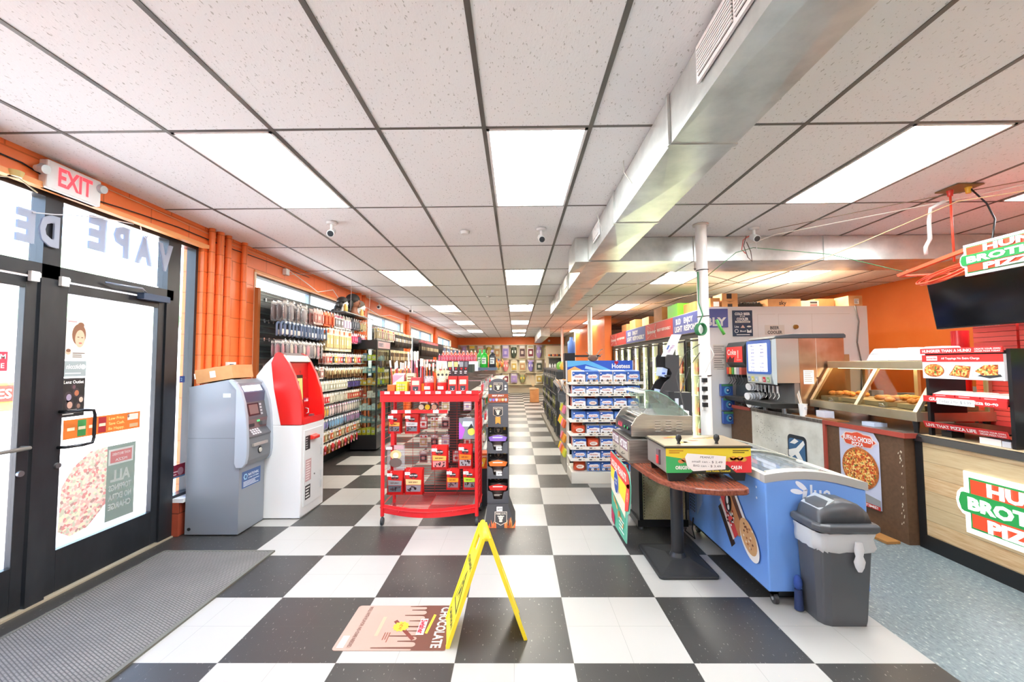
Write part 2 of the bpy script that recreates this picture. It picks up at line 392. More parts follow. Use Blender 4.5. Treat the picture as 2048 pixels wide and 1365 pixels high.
LROW = {-3: 'in an unseen row added behind the camera', 0: 'in the row nearest the doors', 3: 'in the second row from the front', 6: 'in the third row back', 9: 'in the fourth row back', 12: 'in the fifth row back', 14: 'in the last row by the far wall'}
LCOL = {-3: 'on the window side', 0: 'over the main aisle', 4: 'right of the long duct', 7: 'over the pizza counter side'}
for k, j in LIGHTS:
    x, y = CX0+k*TW, CY0+j*TL
    t = thing('ceiling_light', 'lit ceiling panel %s, %s' % (LCOL[k], LROW[j]), 'ceiling light', (x+TW/2, y+TL/2, H-.006), 'ceiling light panels')
    b = MB()
    for a in ((x+.014, x+.03, y+.012, y+TL-.012), (x+TW-.03, x+TW-.014, y+.012, y+TL-.012)): b.box(*a, H-.008, H-.0005, WHITE)
    for a in ((x+.014, x+TW-.014, y+.012, y+.028), (x+.014, x+TW-.014, y+TL-.028, y+TL-.012)): b.box(*a, H-.008, H-.0005, WHITE)
    part('frame', b, t)
    b = MB(); b.box(x+.03, x+TW-.03, y+.028, y+TL-.028, H-.005, H-.0008, PANEL if j <= 0 else PANELW); part('diffuser', b, t)

# left wall: painted block, store front opening, clerestory windows
def wall_box(b, y0, y1, z0, z1, mt=ORANGE): b.box(XL-.2, XL, y0, y1, z0, z1, mt)
WIN = [(4.83, 7.72), (8.55, 11.25), (12.1, 15.3), (16.3, 19.6)]
b = MB()
wall_box(b, YF, 1.0, 0, H); wall_box(b, 1.0, 4.04, 2.70, H); wall_box(b, 4.04, 4.83, 0, H)
for i, (a, c) in enumerate(WIN):
    wall_box(b, a, c, 2.63, H); wall_box(b, a, c, 0, 1.25); wall_box(b, c, (WIN[i+1][0] if i < 3 else YB), 0, H)
b.box(XL-.14, XL, 3.83, 4.04, 0, .30, BRICK)
struct('wall_left', b)
b = MB()
for y, r in ((4.10, .028), (4.22, .034), (4.34, .03), (4.60, .03)):
    b.cyl((XL+.03, y, 0), (XL+.03, y, H), r, r, ORANGE, 12)
for y in (7.98, 8.22, 11.6, 15.6): b.cyl((XL+.03, y, 0), (XL+.03, y, H), .06, .06, ORANGE, 12)
struct('trim_2', b)
b = MB(); b.box(XL-.02, XL+.035, 1.0, 4.06, 2.665, 2.70, m('f2a565', .5))
for a, c in WIN:
    b.box(XL-.19, XL+.01, a, c, 2.605, 2.635, m('f2a565', .5)); b.box(XL-.19, XL+.01, a-.0, a+.03, 1.25, 2.61, m('f0d9b8', .5)); b.box(XL-.19, XL+.01, c-.03, c, 1.25, 2.61, m('f0d9b8', .5))
struct('trim_3', b)
ALU = m('8fa3b4', .4, .3)
for i, (a, c) in enumerate(WIN):
    b = MB(); n = 2 if i == 0 else 2
    for k in range(n+1):
        y = a+.03+(c-a-.06)*k/n; b.box(XL-.12, XL-.06, y-.03, y+.03, 1.27, 2.6, ALU)
    b.box(XL-.12, XL-.06, a+.03, c-.03, 2.56, 2.60, ALU); b.box(XL-.12, XL-.06, a+.03, c-.03, 1.25, 1.29, ALU)
    w = struct('window_%d' % (i+2), b)
    g = MB(); g.box(XL-.095, XL-.09, a+.03, c-.03, 1.28, 2.57, GLASS); struct('glass', g, w)
# far and right walls
b = MB(); b.box(XL-.2, 2.5, YB, YB+.2, 2.50, H, ORANGEF); b.box(XL-.2, 2.5, YB, YB+.2, 0, 2.5, m('d8cdb2', .6)); struct('wall_back', b)
b = MB(); b.box(2.5, 2.7, 18.2, YB+.2, 0, H, m('d8cdb2', .6)); b.box(2.7, XRW+.2, 18.2, 18.4, 0, H, ORANGEF); b.box(2.55, 2.75, 12.2, 18.2, 0, H, ORANGEF) ; struct('wall_back', b)
b = MB(); b.box(XRW, XRW+.2, YF, 18.3, 0, H, ORANGEF); struct('wall_right', b)
b = MB(); b.box(XL-.2, XRW+.2, YF-.2, YF, 0, H, m('e6e0d6', .7)); struct('wall_front', b)

# store front: frame, transoms, doors
XD = -3.12
b = MB()
def fr(y0, y1, z0, z1, d=.055): b.box(XD-d, XD+.035, y0, y1, z0, z1, BLACKF)
fr(1.0, 4.04, 2.645, 2.70); fr(1.0, 3.76, 2.11, 2.20); fr(2.70, 2.81, .0, 2.65, .06); fr(3.69, 3.83, 0, 2.65, .06); fr(4.01, 4.05, .30, 2.65); fr(1.62, 1.72, 0, 2.65)
fr(3.83, 4.04, .30, .36, .05)
w = struct('window_1', b)
g = MB(); g.box(XD-.012, XD-.006, 2.81, 3.69, 2.2, 2.645, GLASS); g.box(XD-.012, XD-.006, 1.72, 2.70, 2.2, 2.645, GLASS); g.box(XD-.012, XD-.006, 3.83, 4.01, .36, 2.645, GLASS); g.box(XD-.012, XD-.006, 1.0, 1.62, .0, 2.645, GLASS); struct('glass', g, w)
b = MB(); b.box(XD-.06, XD+.13, 3.83, 4.04, .30, .335, m('e9ecee', .5)); struct('trim_4', b)
b = MB(); b.box(XD-.08, XD+.05, 1.0, 3.83, 0.0, .012, m('b9ad96', .5, .3)); struct('trim_5', b)
def leaf(n, y0, y1, hinge_far):
    b = MB(); X0, X1 = XD-.022, XD+.022
    b.box(X0, X1, y0, y0+.065, .02, 2.10, BLACKF); b.box(X0, X1, y1-.065, y1, .02, 2.10, BLACKF)
    b.box(X0, X1, y0+.065, y1-.065, 2.03, 2.10, BLACKF); b.box(X0, X1, y0+.065, y1-.065, .02, .295, BLACKF)
    d = struct('door_%d' % n, b, None, .003)
    g = MB(); g.box(XD-.004, XD+.002, y0+.065, y1-.065, .295, 2.03, GLASS); struct('glass', g, d)
    h = MB(); s = y0+.045 if hinge_far else y1-.045; q = 1 if hinge_far else -1
    if hinge_far:
        h.tube([(X1, s, .98), (X1+.05, s+.01, .98), (X1+.075, s+.10, .98), (X1+.08, s+.155, .985), (X1+.08, s+.165, 1.02), (X1+.08, s+.165, 1.18), (X1+.08, s+.155, 1.215), (X1+.075, s+.10, 1.22), (X1+.05, s+.01, 1.22), (X1, s, 1.22)], .0105, m('2c2f33', .25, .6), 8)
    else:
        h.tube([(X1, s, 1.02), (X1+.06, s, 1.02), (X1+.06, y0+.05, 1.02), (X1, y0+.05, 1.02)], .012, m('b9b6ae', .3, .7), 8)
    part('door_handle', h, d)
    l = MB(); l.cyl((X1, s, .86), (X1+.014, s, .86), .02, .018, m('8f9194', .3, .8), 14); part('lock_cylinder', l, d)
    return d
d1 = leaf(1, 2.815, 3.685, True); d2 = leaf(2, 1.725, 2.69, False)
b = MB()   # closer arm on the near door
b.box(XD+.03, XD+.09, 3.40, 3.66, 2.075, 2.125, m('3b4a63', .4, .2)); b.tube([(XD+.06, 3.45, 2.13), (XD+.16, 3.30, 2.14), (XD+.06, 3.10, 2.15)], .008, m('9aa4b0', .3, .6)); part('door_closer', b, d1)
t = MB(); t.box(XL, XL+.012, 4.05, 4.83, 0, .1, m('4a463f', .6)); t.box(XL, XL+.012, 4.83, YB, 0, .1, BLACK); struct('baseboard_left', t)
# alarm contacts on the frame
for y, z, l in ((2.62, 2.10, 'white alarm contact on the frame over the near door leaf'), (2.80, 2.10, 'white alarm contact on the mullion beside the poster door')):
    b = MB(); b.box(XD+.036, XD+.062, y, y+.05, z-.03, z+.035, WHITE); b.box(XD+.036, XD+.056, y+.05, y+.062, z-.0, z+.03, WHITE); solo('alarm_contact', b, l, 'alarm sensor', 'alarm contacts on the store front', .003)

# ducts
def duct(name, x0, x1, y0, y1, z0, label, seams, ax):
    t = thing(name, label, 'air duct', ((x0+x1)/2, (y0+y1)/2, z0)); b = MB(); zt = H-.006
    L = [y0]+seams+[y1] if ax == 'y' else [x0]+seams+[x1]
    for i in range(len(L)-1):                               # cross-broken sheet: each panel has a raised centre
        a, c = L[i], L[i+1]
        if ax == 'y': X0, X1, Y0, Y1 = x0, x1, a, c
        else: X0, X1, Y0, Y1 = a, c, y0, y1
        mx, my, e = (X0+X1)/2, (Y0+Y1)/2, .010
        v = [(X0, Y0, z0), (X1, Y0, z0), (X1, Y1, z0), (X0, Y1, z0), (X0, Y0, zt), (X1, Y0, zt), (X1, Y1, zt), (X0, Y1, zt), (mx, my, z0-e), (X0-.006, my, (z0+zt)/2), (X1+.006, my, (z0+zt)/2)]
        f = [(8, 1, 0), (8, 2, 1), (8, 3, 2), (8, 0, 3), (4, 5, 6, 7), (0, 1, 5, 4), (2, 3, 7, 6)]
        if ax == 'y': f += [(9, 0, 4), (9, 4, 7), (9, 7, 3), (9, 3, 0), (10, 5, 1), (10, 6, 5), (10, 2, 6), (10, 1, 2)]
        else: f += [(0, 3, 7, 4), (1, 5, 6, 2)]
        b.add(v, f, GALV)
    part('duct_panel', b, t)
    for q in seams:
        s = MB()
        if ax == 'y':
            s.box(x0-.012, x1+.008, q-.012, q+.012, z0-.006, z0+.002, GALV); s.box(x0-.014, x0-.001, q-.012, q+.012, z0, zt, GALV)
        else:
            s.box(q-.015, q+.015, y0-.014, y0-.001, z0, zt, GALV); s.box(q-.015, q+.015, y0-.012, y1+.008, z0-.006, z0+.002, GALV)
        part('seam_strip', s, t)
    return t
def grille(par, x, y0, y1, z0, z1, split=2):
    b = MB(); b.box(x-.012, x-.002, y0, y1, z0, z1, WHITE)
    w = (y1-y0-.02*(split+1))/split
    for k in range(split):
        a = y0+.02+k*(w+.02); b.box(x-.0135, x-.012, a, a+w, z0+.02, z1-.02, m('3c3a34', .6))
        n = 9
        for i in range(n):
            z = z0+.02+(z1-z0-.04)*(i+.5)/n; b.box(x-.019, x-.0128, a, a+w, z-.0035, z+.0035, WHITE)
    part('air_grille', b, par)
dm = duct('air_duct', .78, 1.105, YF+.1, 4.48, 2.62, 'long galvanised steel air duct running along the ceiling above the aisle', [-2.3, -.6, 2.08, 3.27], 'y')
grille(dm, .774, 1.10, 1.72, 2.69, 2.85, 2); grille(dm, .774, 3.82, 4.12, 2.70, 2.84, 2)
d = MB(); d.tube([(.72, 2.75, H-.01), (.73, 2.78, 2.80), (.765, 2.72, 2.70)], .003, m('c9c6bd', .5)); d.tube([(.72, 3.7, H-.01), (.735, 3.68, 2.79), (.76, 3.66, 2.68)], .003, m('c9c6bd', .5)); part('hanger_wire', d, dm)
dc = duct('cross_duct', .64, 6.35, 4.5, 5.05, 2.613, 'galvanised cross duct spanning from the long duct to the right wall', [.80, 1.92, 3.30, 4.68], 'x')
df = duct('air_duct', .78, 1.105, 5.07, 9.5, 2.62, 'galvanised duct continuing behind the cross duct toward the back', [6.2, 7.3, 8.4], 'y')
grille(df, .774, 6.3, 6.6, 2.68, 2.84, 2); grille(df, .774, 7.6, 7.9, 2.68, 2.84, 2)
duct('air_duct', .93, 1.28, 16.0, 21.6, 2.55, 'short pale duct box hanging near the far wall', [18, 20], 'y')
duct('cross_duct', 2.72, 6.2, 17.3, 17.9, 2.45, 'far galvanised cross duct in front of the orange back wall', [3.6, 5], 'x')
# columns
def col(x, y, label, r=.052):
    b = MB(); b.cyl((x, y, 0), (x, y, H-.01), r, r, m('eceae6', .35), 24)
    b.cyl((x, y, H-.02), (x, y, H-.004), r+.022, r+.022, m('d8d4cc', .5), 24); solo('support_column', b, label, 'column', 'white support columns')
col(1.811, 4.095, 'white steel support column behind the blue ice cream freezer')
col(1.757, 10.08, 'white support column further back beyond the snack cake rack')
col(1.736, 15.97, 'white support column farthest back in the store')
# exterior
b = MB(); b.box(-40, XL-.2, -18, 45, -.12, -.02, m('cfcdc8', .8)); struct('pavement', b)
b = MB(); b.box(-17, -16.6, -6, 30, -.05, 2.6, m('f2efe8', .7)); b.box(-17, -16.5, -6, 30, 2.6, 3.0, m('e8eef0', .6))
for y in (4, 9, 14, 19): b.box(-16.6, -16.55, y, y+2.2, .1, 2.1, m('cfdde2', .3))
bl = solo('building', b, 'pale building across the parking lot seen through the door glass', 'building')
TREE = mat_noise('tree_leaves', [(.3, '6f9a6a'), (.6, '9cc29a'), (.8, 'b9d7bd')], 3, .8, bump=.6)
for i, (x, y, s, l) in enumerate(((-26, 11, 3.4, 'pale green tree behind the building, seen at the left of the door glass'), (-27, 23, 3.4, 'large green tree at the centre of the view through the door glass'), (-25, 34, 3.6, 'green tree beyond the building toward the back windows'))):
    t = thing('tree', l, 'tree', (x, y, 0)); a = MB(); q = random.Random(i)
    for k in range(14): a.ball((x+q.uniform(-s, s)*.7, y+q.uniform(-s, s), 4+q.uniform(-.6, 3.4)), q.uniform(1.2, 2.1), TREE, 8)
    part('foliage', a, t); a = MB(); a.cyl((x, y, 0), (x, y, 4.4), .3, .2, m('6b5a48', .8), 10); part('trunk', a, t)
b = MB(); b.box(-9.0, -8.9, 6.5, 8.0, .75, 1.25, m('c8863a', .6)); b.box(-8.9, -8.88, 6.55, 7.5, .92, 1.2, m('a3271c', .6))
f = Fr(b, (-8.88, 6.6, 1.06), YR, ZR, .01); f.text('CONES', .42, 0, .16, WHITE, 1, .75); b.box(-9.0, -8.9, 6.6, 6.7, -.02, .75, DARK); b.box(-9, -8.9, 7.8, 7.9, -.02, .75, DARK)
solo('roadside_sign', b, 'red and tan sign reading CONES standing outside beyond the door', 'sign')
# ================================================================== STORE FRONT LETTERING AND POSTERS
GREYT = mat_glass('frosted_letter', '98a2b8', .05, .3, .8, 'b0b6c4')
def letter(ch, y, z, h, w, label):                          # 20 mm thick window letter facing the street
    b = MB(); v, f, x0, x1, y0, y1 = text_geo(ch, .05); H_ = y1-y0; kx = w/(x1-x0); kz = h/H_
    for X in (XD+.05, XD+.062):
        P = [(X, y-(p[0]-(x0+x1)/2)*kx, z+(p[1]-(y0+y1)/2)*kz) for p in v]; b.add(P, f, GREYT)
    solo('window_letter', b, label, 'letter', 'hanging window letters')
letter('V', 3.63, 2.47, .24, .15, 'translucent grey letter V, last letter of the row nearest the side light')
letter('A', 3.42, 2.48, .24, .16, 'translucent grey letter A between V and P in the transom')
letter('P', 3.22, 2.49, .24, .13, 'translucent grey letter P in the transom above the door')
letter('E', 3.03, 2.495, .245, .13, 'translucent grey letter E of VAPE beside the centre mullion')
letter('D', 2.71, 2.42, .21, .12, 'translucent grey letter D across the centre mullion')
letter('E', 2.575, 2.41, .21, .10, 'translucent grey letter E at the left end of the transom')
# white loops and cords over the letters
b = MB(); b.tube([(XD+.07, 2.60, 2.50), (XD+.08, 2.72, 2.53), (XD+.08, 2.83, 2.565), (XD+.08, 3.05, 2.62), (XD+.07, 3.3, 2.66)], .004, m('e9ecf2', .5))
b.tube([(XD+.08, 3.35, 2.66), (XD+.09, 3.36, 2.60), (XD+.09, 3.40, 2.57), (XD+.08, 3.42, 2.60)], .004, m('d9dde6', .5))
solo('string_line', b, 'thin white cord strung along the transom letters', 'cord')
# exit sign
t = thing('exit_sign', 'white EXIT sign box with red letters and two lamp heads above the door', 'exit sign', (XL+.05, 2.76, 2.66))
b = MB(); b.box(XL, XL+.06, 2.60, 2.95, 2.665, 2.85, m('eeeeec', .4)); part('sign_body', b, t, bevel=.008)
b = MB(); f = Fr(b, (XL+.06, 2.76, 2.765), YR, ZR, .002); f.text('EXIT', .015, 0, .12, m('f0404a', .4, 0, .6), 1, .22, .03); part('lettering', b, t, 'red EXIT letters')
for y, z in ((2.572, 2.775), (2.945, 2.80)):
    b = MB(); b.cyl((XL+.02, y, z), (XL+.06, y, z-.005), .02, .03, m('dcdcda', .4), 16); b.cyl((XL+.06, y, z-.005), (XL+.085, y, z-.01), .033, .028, m('c6cdd2', .15, .3), 18); part('lamp_head', b, t)
# cables along the wall above the doors
b = MB(); b.tube([(XL+.012, 1.2, 2.80), (XL+.012, 2.5, 2.775), (XL+.014, 2.60, 2.75)], .005, BLACK)
b.tube([(XL+.014, 2.95, 2.72), (XL+.014, 3.2, 2.74), (XL+.014, 3.7, 2.765), (XL+.014, 4.3, 2.76), (XL+.014, 5.2, 2.79), (XL+.014, 6.1, 2.80)], .0045, BLACK)
solo('wall_cable', b, 'black cable running along the orange wall beside the exit sign', 'cable')
b = MB(); b.tube([(XL+.012, 2.98, 2.84), (XL+.012, 3.6, 2.83), (XL+.012, 4.4, 2.81), (XL+.012, 6.0, 2.83)], .0035, m('e8b088', .5)); solo('wall_cable', b, 'thin pale cable under the ceiling along the orange wall', 'cable')
b = MB(); b.cyl((XL+.03, 2.455, 2.665), (XL+.03, 2.455, 2.70), .03, .04, m('d9c27e', .4), 14); b.tube([(XL+.05, 2.36, 2.63), (XL+.06, 2.45, 2.655), (XL+.05, 2.56, 2.61)], .004, m('d8c9a0', .4)); solo('sprinkler_head', b, 'small yellowish fitting on the lintel above the near door leaf', 'fitting')

Xp = XD+.006
def poster(name, y0, y1, z0, z1, base, label, cat='poster', par=None, x=Xp):
    b = MB(); b.box(x-.0015, x, y0, y1, z0, z1, base); f = Fr(b, (x, y0, z0), YR, ZR, .0006); return b, f, y1-y0, z1-z0
# face poster
b, f, w, h = poster('p', 2.885, 3.045, 1.575, 1.86, m('f6eee2', .6), '')
SK = m('e9b79a', .6); HR = m('8a5f47', .7)
f.disc(w*.60, h*.62, w*.30, HR, 1, h*.27); f.disc(w*.64, h*.52, w*.21, SK, 2, h*.22); f.disc(w*.66, h*.86, w*.14, HR, 2, h*.07)
f.disc(w*.56, h*.56, .008, m('5a3a2c'), 3, .003); f.disc(w*.73, h*.55, .008, m('5a3a2c'), 3, .003); f.disc(w*.66, h*.41, .012, m('c8635c'), 3, .005)
f.disc(w*.17, h*.18, w*.11, SK, 2); f.disc(w*.17, h*.22, w*.10, HR, 3, .012); f.lines(w*.35, w*.9, h*.04, h*.18, 3, m('6a5648'), 3); f.lines(w*.1, w*.5, h*.9, h*.97, 1, m('e6a0a0'), 3)
solo('poster', b, 'beauty poster with a smiling face high on the door glass', 'poster', 'posters on the door glass')
b, f, w, h = poster('p', 2.882, 3.042, 1.455, 1.565, m('9aa5a6', .6), '')
g = Fr(b, (Xp, 3.042, 1.455), -YR, ZR, -.0006); g.disc(w*.14, h*.62, .018, m('d9dfdc'), 1); g.text('bitcoin', w*.56, h*.62, .026, WHITE, 2, w*.6); f.lines(w*.1, w*.8, h*.12, h*.3, 1, m('c9d0d0'), 1)
solo('poster', b, 'small grey bitcoin sign between the two posters on the door glass', 'sign', 'posters on the door glass')
b, f, w, h = poster('p', 2.880, 3.040, 1.175, 1.445, m('23201f', .5), '')
q = random.Random(4)
for cx, cy, r, c in ((.30, .52, .17, '9d8ea6'), (.62, .62, .15, 'b06a4a'), (.82, .44, .14, 'c9b3a2'), (.35, .32, .18, 'c49c8c'), (.72, .28, .12, '8a6a5a'), (.5, .78, .10, '6a4a52')):
    f.disc(w*cx, h*cy, w*r, m('3b3034'), 1, h*r*.8); f.disc(w*cx+.003, h*cy-.004, w*r*.62, m(c), 2, h*r*.5)
f.text('Lenz Outlet', w*.5, h*.9, .022, WHITE, 3, w*.84); f.lines(w*.08, w*.7, h*.05, h*.2, 3, m('d9d4cf'), 3)
solo('poster', b, 'dark Lenz Outlet poster with faces on the door glass', 'poster', 'posters on the door glass')
# price strip
b, f, w, h = poster('p', 2.905, 3.50, 1.02, 1.155, m('e8792e', .5), '')
for i, (c) in enumerate(('e27a2c', '3f8f4c', 'e2662a', 'a62830')):
    f.rect(.02+i*.075, .02+i*.075+.06, .01, h-.01, m(c), 1); f.rect(.025+i*.075, .075+i*.075, h*.42, h*.58, m('f2e3c0'), 2)
for i, s_ in enumerate(('Low Price.', 'Save Cash.', 'Be Happy.')): f.text(s_, .325, h*(.78-.28*i), .022, m('f6e08a'), 2, .13, .01, 0, 'l')
f.rect(.48, .575, h*.55, h*.9, m('e9e2d6'), 2); f.rect(.50, .575, h*.12, h*.32, m('d9b48a'), 2); f.text('$', .487, h*.8, .02, m('7a3c20'), 3)
solo('price_strip', b, 'orange Low Price Save Cash Be Happy strip across the door glass', 'sign')
# pizza poster printed for the street
b, f, w, h = poster('p', 2.90, 3.47, .345, .915, tl('f6f5f2', .7), '')
f.rect(.33, w, 0, h, tl('7d857a'), 1)
PP = mat_vor('backlight_washed_pizza_print', [(0, 'f6e2d6'), (.3, 'efc4ba'), (.5, 'e29a96'), (.65, 'f2ecd0'), (.82, 'd6d6be'), (.93, 'c49c94')], 55, .6, False)  # pale colours paint in the wash of street light behind the print
f.poly([(.0, .06), (.08, .0), (.2, .02), (.33, .14), (.33, h), (.2, h-.01), (.08, h-.10), (.01, h-.22)], PP, 1)
g = Fr(b, (Xp, 3.47, .345), -YR, ZR, -.0006)
g.rect(.02, .23, h-.15, h-.03, tl('f4f4f2'), 2); g.rect(.035, .215, h-.135, h-.045, tl('e9a0a0'), 3); g.text('HUNT BROTHERS', .125, h-.07, .02, tl('ffffff'), 4, .15); g.text('PIZZA', .125, h-.115, .02, tl('ffffff'), 4, .10)
g.text('ALL', .125, h-.235, .085, tl('f8f8f6', .7), 4, .17, .04)
for i, s_ in enumerate(('TOPPINGS', 'NO EXTRA', 'CHARGE')): g.text(s_, .125, h-.325-.07*i, .045, tl('f8f8f6', .7), 4, .19, .04)
solo('poster', b, 'large pizza poster reading ALL TOPPINGS NO EXTRA CHARGE backwards low on the door', 'poster', 'posters on the door glass')
# side light stickers
b, f, w, h = poster('p', 3.84, 4.0, .50, .62, m('8a2036', .5), '')
f.disc(w*.66, h*.45, .035, m('b98a94'), 1); f.lines(.01, .08, .02, .07, 2, m('e6c9cf'), 1); f.rect(0, w, 0, .015, m('5a86a8'), 1)
solo('sticker', b, 'dark red sticker at the foot of the side light glass', 'sticker')
b, f, w, h = poster('p', 3.90, 3.96, 1.37, 1.43, m('2d4f92', .5), ''); f.text('2', .02, .03, .03, m('9fd0e6'), 1)
solo('sticker', b, 'small blue square sticker on the side light glass', 'sticker')
b, f, w, h = poster('p', 2.49, 2.565, 1.50, 1.62, m('d8465a', .5), ''); f.text('M', .05, .09, .03, WHITE, 1); f.text('E', .05, .035, .03, WHITE, 1)
solo('sticker', b, 'red sticker with white letters at the left edge of the photo', 'sticker')
# thermostat like white device on the orange wall
b = MB(); b.box(XL+.062, XL+.085, 4.30, 4.43, 1.49, 1.56, WHITE); f = Fr(b, (XL+.085, 4.30, 1.49), YR, ZR); f.rect(.03, .09, .02, .05, m('5b6f8a'), 1); solo('wall_device', b, 'small white device with a blue screen on the orange wall behind the carton', 'device')

# ================================================================== FLOOR MATS
MATM = N('ribbed_mat'); _v = MATM.co((1, 1, 1)); _w = MATM.n('ShaderNodeTexBrick'); _mp = MATM.n('ShaderNodeMapping'); _mp.inputs['Rotation'].default_value = (0, 0, math.radians(28)); MATM.l(_v, _mp.inputs[0]); MATM.l(_mp.outputs[0], _w.inputs[0])
_w.inputs['Scale'].default_value = 1; _w.inputs['Brick Width'].default_value = .042; _w.inputs['Row Height'].default_value = .014; _w.inputs['Mortar Size'].default_value = .003; _w.inputs['Mortar Smooth'].default_value = .6
MATM.col(MATM.mix(_w.outputs['Fac'], MATM.ramp(MATM.noise(MATM.co(), 3, 3), [(.3, '6e6c69'), (.7, '807d79')]), '545351'), .8); MATM.bump(MATM.math('SUBTRACT', 1, _w.outputs['Fac']), .7, .006); MATM = MATM.mt
t = thing('door_mat', 'long grey ribbed entrance mat in front of the glass doors', 'door mat', (-2.45, 2.4, 0))
b = MB(); b.box(-2.88, -2.01, .9, 3.515, .0, .011, MATM); part('mat_pile', b, t, stuff=True)
b = MB()
for a in ((-2.90, -2.88, .88, 3.535), (-2.01, -1.985, .88, 3.535)): b.box(*a, 0, .013, m('67665f', .7))
b.box(-2.88, -2.01, 3.515, 3.535, 0, .013, m('67665f', .7)); b.box(-2.88, -2.01, .88, .9, 0, .013, m('67665f', .7)); part('rubber_edge', b, t, 'dark rubber edge')
# chocolate advertising mat
b = MB(); b.prism(rrect(-1.0, -.39, 2.335, 2.755, .02), 'z', 0, .003, m('b3988b', .5))
f = Fr(b, (-1.0, 2.755, .003), -YR, XR, .0005)
class Flip:                                                 # same plane, y measured from the right edge of the mat
    def __init__(s, f): s.f = f
    def poly(s, p, mt, l=1): s.f.poly([(x, .61-y) for x, y in p], mt, l)
    def rect(s, x0, x1, y0, y1, mt, l=1): s.f.rect(x0, x1, .61-y1, .61-y0, mt, l)
    def text(s, t, x, y, h, mt, l, w=None, bold=.02): s.f.text(t, x, .61-y, h, mt, l, w, bold)
    def lines(s, x0, x1, y0, y1, n, mt, l): s.f.lines(x0, x1, .61-y1, .61-y0, n, mt, l)
f = Flip(f)
CH = m('6b4034', .5)
DR = [(.40, .40, .008), (.345, .27, .007), (.30, .33, .007), (.255, .24, .006), (.215, .30, .007), (.16, .25, .006), (.105, .29, .007), (.05, .26, .007), (.012, .28, .006)]
drip = [(0.0, 0), (.42, 0), (.42, .16)]; px_ = .42
for cx, ty, hw in DR:                                       # rounded gaps between thin chocolate drips
    g0, g1 = px_, cx+hw; rr = (g0-g1)/2
    drip += [((g0+g1)/2+rr*math.cos(math.radians(q_)), .19-min(rr, .022)*math.sin(math.radians(q_))) for q_ in range(0, 181, 30)]
    drip += [(cx+hw*.6*math.cos(math.radians(q_)), ty+hw*math.sin(math.radians(q_))) for q_ in range(0, 181, 45)]; px_ = cx-hw
drip += [(0, .17)]
f.poly(drip, CH, 1)
f.text('CHOCOLATE', .21, .055, .055, m('d9d2cc'), 2, .38, .03)
f.poly([(.10, .105), (.28, .125), (.275, .14), (.095, .12)], m('f0c33a'), 2)
f.text('Swisher', .215, .165, .035, m('d83a4a'), 3, .13, .05); f.rect(.14, .29, .145, .188, m('f4e8e8'), 2)
f.poly([(.15, .33), (.17, .345), (.34, .20), (.325, .185)], m('7d3d33'), 3)
f.poly([(.215+.05*math.cos(a*math.pi/12)*(1 if a % 2 else .78), .29+.05*math.sin(a*math.pi/12)*(1 if a % 2 else .78)) for a in range(24)], m('f2d63a'), 4); f.text('NEW', .215, .29, .02, m('d8412c'), 5)
f.text('ROLL WITH FLAVOR. NO CURE NEEDED.', .21, .525, .022, m('6b3b30'), 2, .38, .01)
f.rect(.30, .40, .555, .59, m('f6f4f2'), 2); f.lines(.305, .395, .56, .585, 3, m('a9b4c9'), 3); f.rect(.12, .30, .40, .42, m('d9a88e'), 2); f.lines(.27, .36, .33, .37, 3, m('9a5a4a'), 3)
solo('advertising_mat', b, 'pink and brown CHOCOLATE advertising mat lying by the yellow sign', 'floor mat')

# ================================================================== WET FLOOR SIGN
YEL = m('f6e032', .35)
t = thing('wet_floor_sign', 'yellow folding wet floor sign standing open on the checkered tiles', 'wet floor sign', (-.17, 2.48, 0))
def sign_panel(xb, xt, name, cut):
    b = MB(); y0, y1, zt = 2.345, 2.63, .55; e = .012
    A, B, C_, D = Vector((xb, y0, 0)), Vector((xb, y1, 0)), Vector((xt, y1-.01, zt)), Vector((xt, y0+.03, zt))
    up = (C_-B).normalized(); rt = (B-A).normalized(); nn = rt.cross(up)
    L = (D-A).length
    def slab(u0, u1, v0, v1, m_=YEL, th=e):
        P = []
        for k in (-th/2, th/2):
            for u, v in ((u0, v0), (u1, v0), (u1, v1), (u0, v1)):
                w_ = y1-y0; yy = y0+u*w_; base = Vector((xb+(xt-xb)*v, yy+(.03*v*(1-u) if u < .5 else -.01*v), zt*v)); P.append(base+nn*k)
        b.add(P, [(3, 2, 1, 0), (4, 5, 6, 7), (0, 1, 5, 4), (1, 2, 6, 5), (2, 3, 7, 6), (3, 0, 4, 7)], m_)
    slab(0, .09, 0, 1, th=.02); slab(.91, 1, 0, 1, th=.02); slab(.09, .91, 0, .80 if cut else .8); slab(.09, .91, .95, 1)
    slab(.09, .3, .8, .95); slab(.7, .91, .8, .95)
    b.box(xb-.006, xb+.006, y0+.0, y0+.04, 0, .012, YEL)
    f = Fr(b, B-nn*.0065, -rt, up, .0008) if cut else None
    if f:
        w_, INK = y1-y0, m('3a4326', .6)
        f.text('CUIDADO', w_*.5, .40, .03, INK, 2, w_*.7, .03); f.text('CAUTION', w_*.5, .085, .03, INK, 2, w_*.7, .03)
        f.poly([(w_*.5, .36), (w_*.18, .15), (w_*.82, .15)], INK, 1); f.poly([(w_*.5, .33), (w_*.25, .165), (w_*.75, .165)], YEL, 2)
        f.disc(w_*.5, .285, .013, INK, 3); f.poly([(w_*.47, .27), (w_*.54, .26), (w_*.60, .20), (w_*.5, .225), (w_*.36, .175), (w_*.42, .22)], INK, 3)
    part(name, b, t)
sign_panel(-.385, -.185, 'front_panel', True); sign_panel(.043, -.155, 'rear_panel', False)
b = MB(); b.tube([(-.17, 2.375, .553), (-.17, 2.62, .553)], .017, YEL, 10); part('hinge', b, t)
t.rotation_euler = (0, 0, math.radians(9.5)); t.location = (-.19, 2.52, 0)
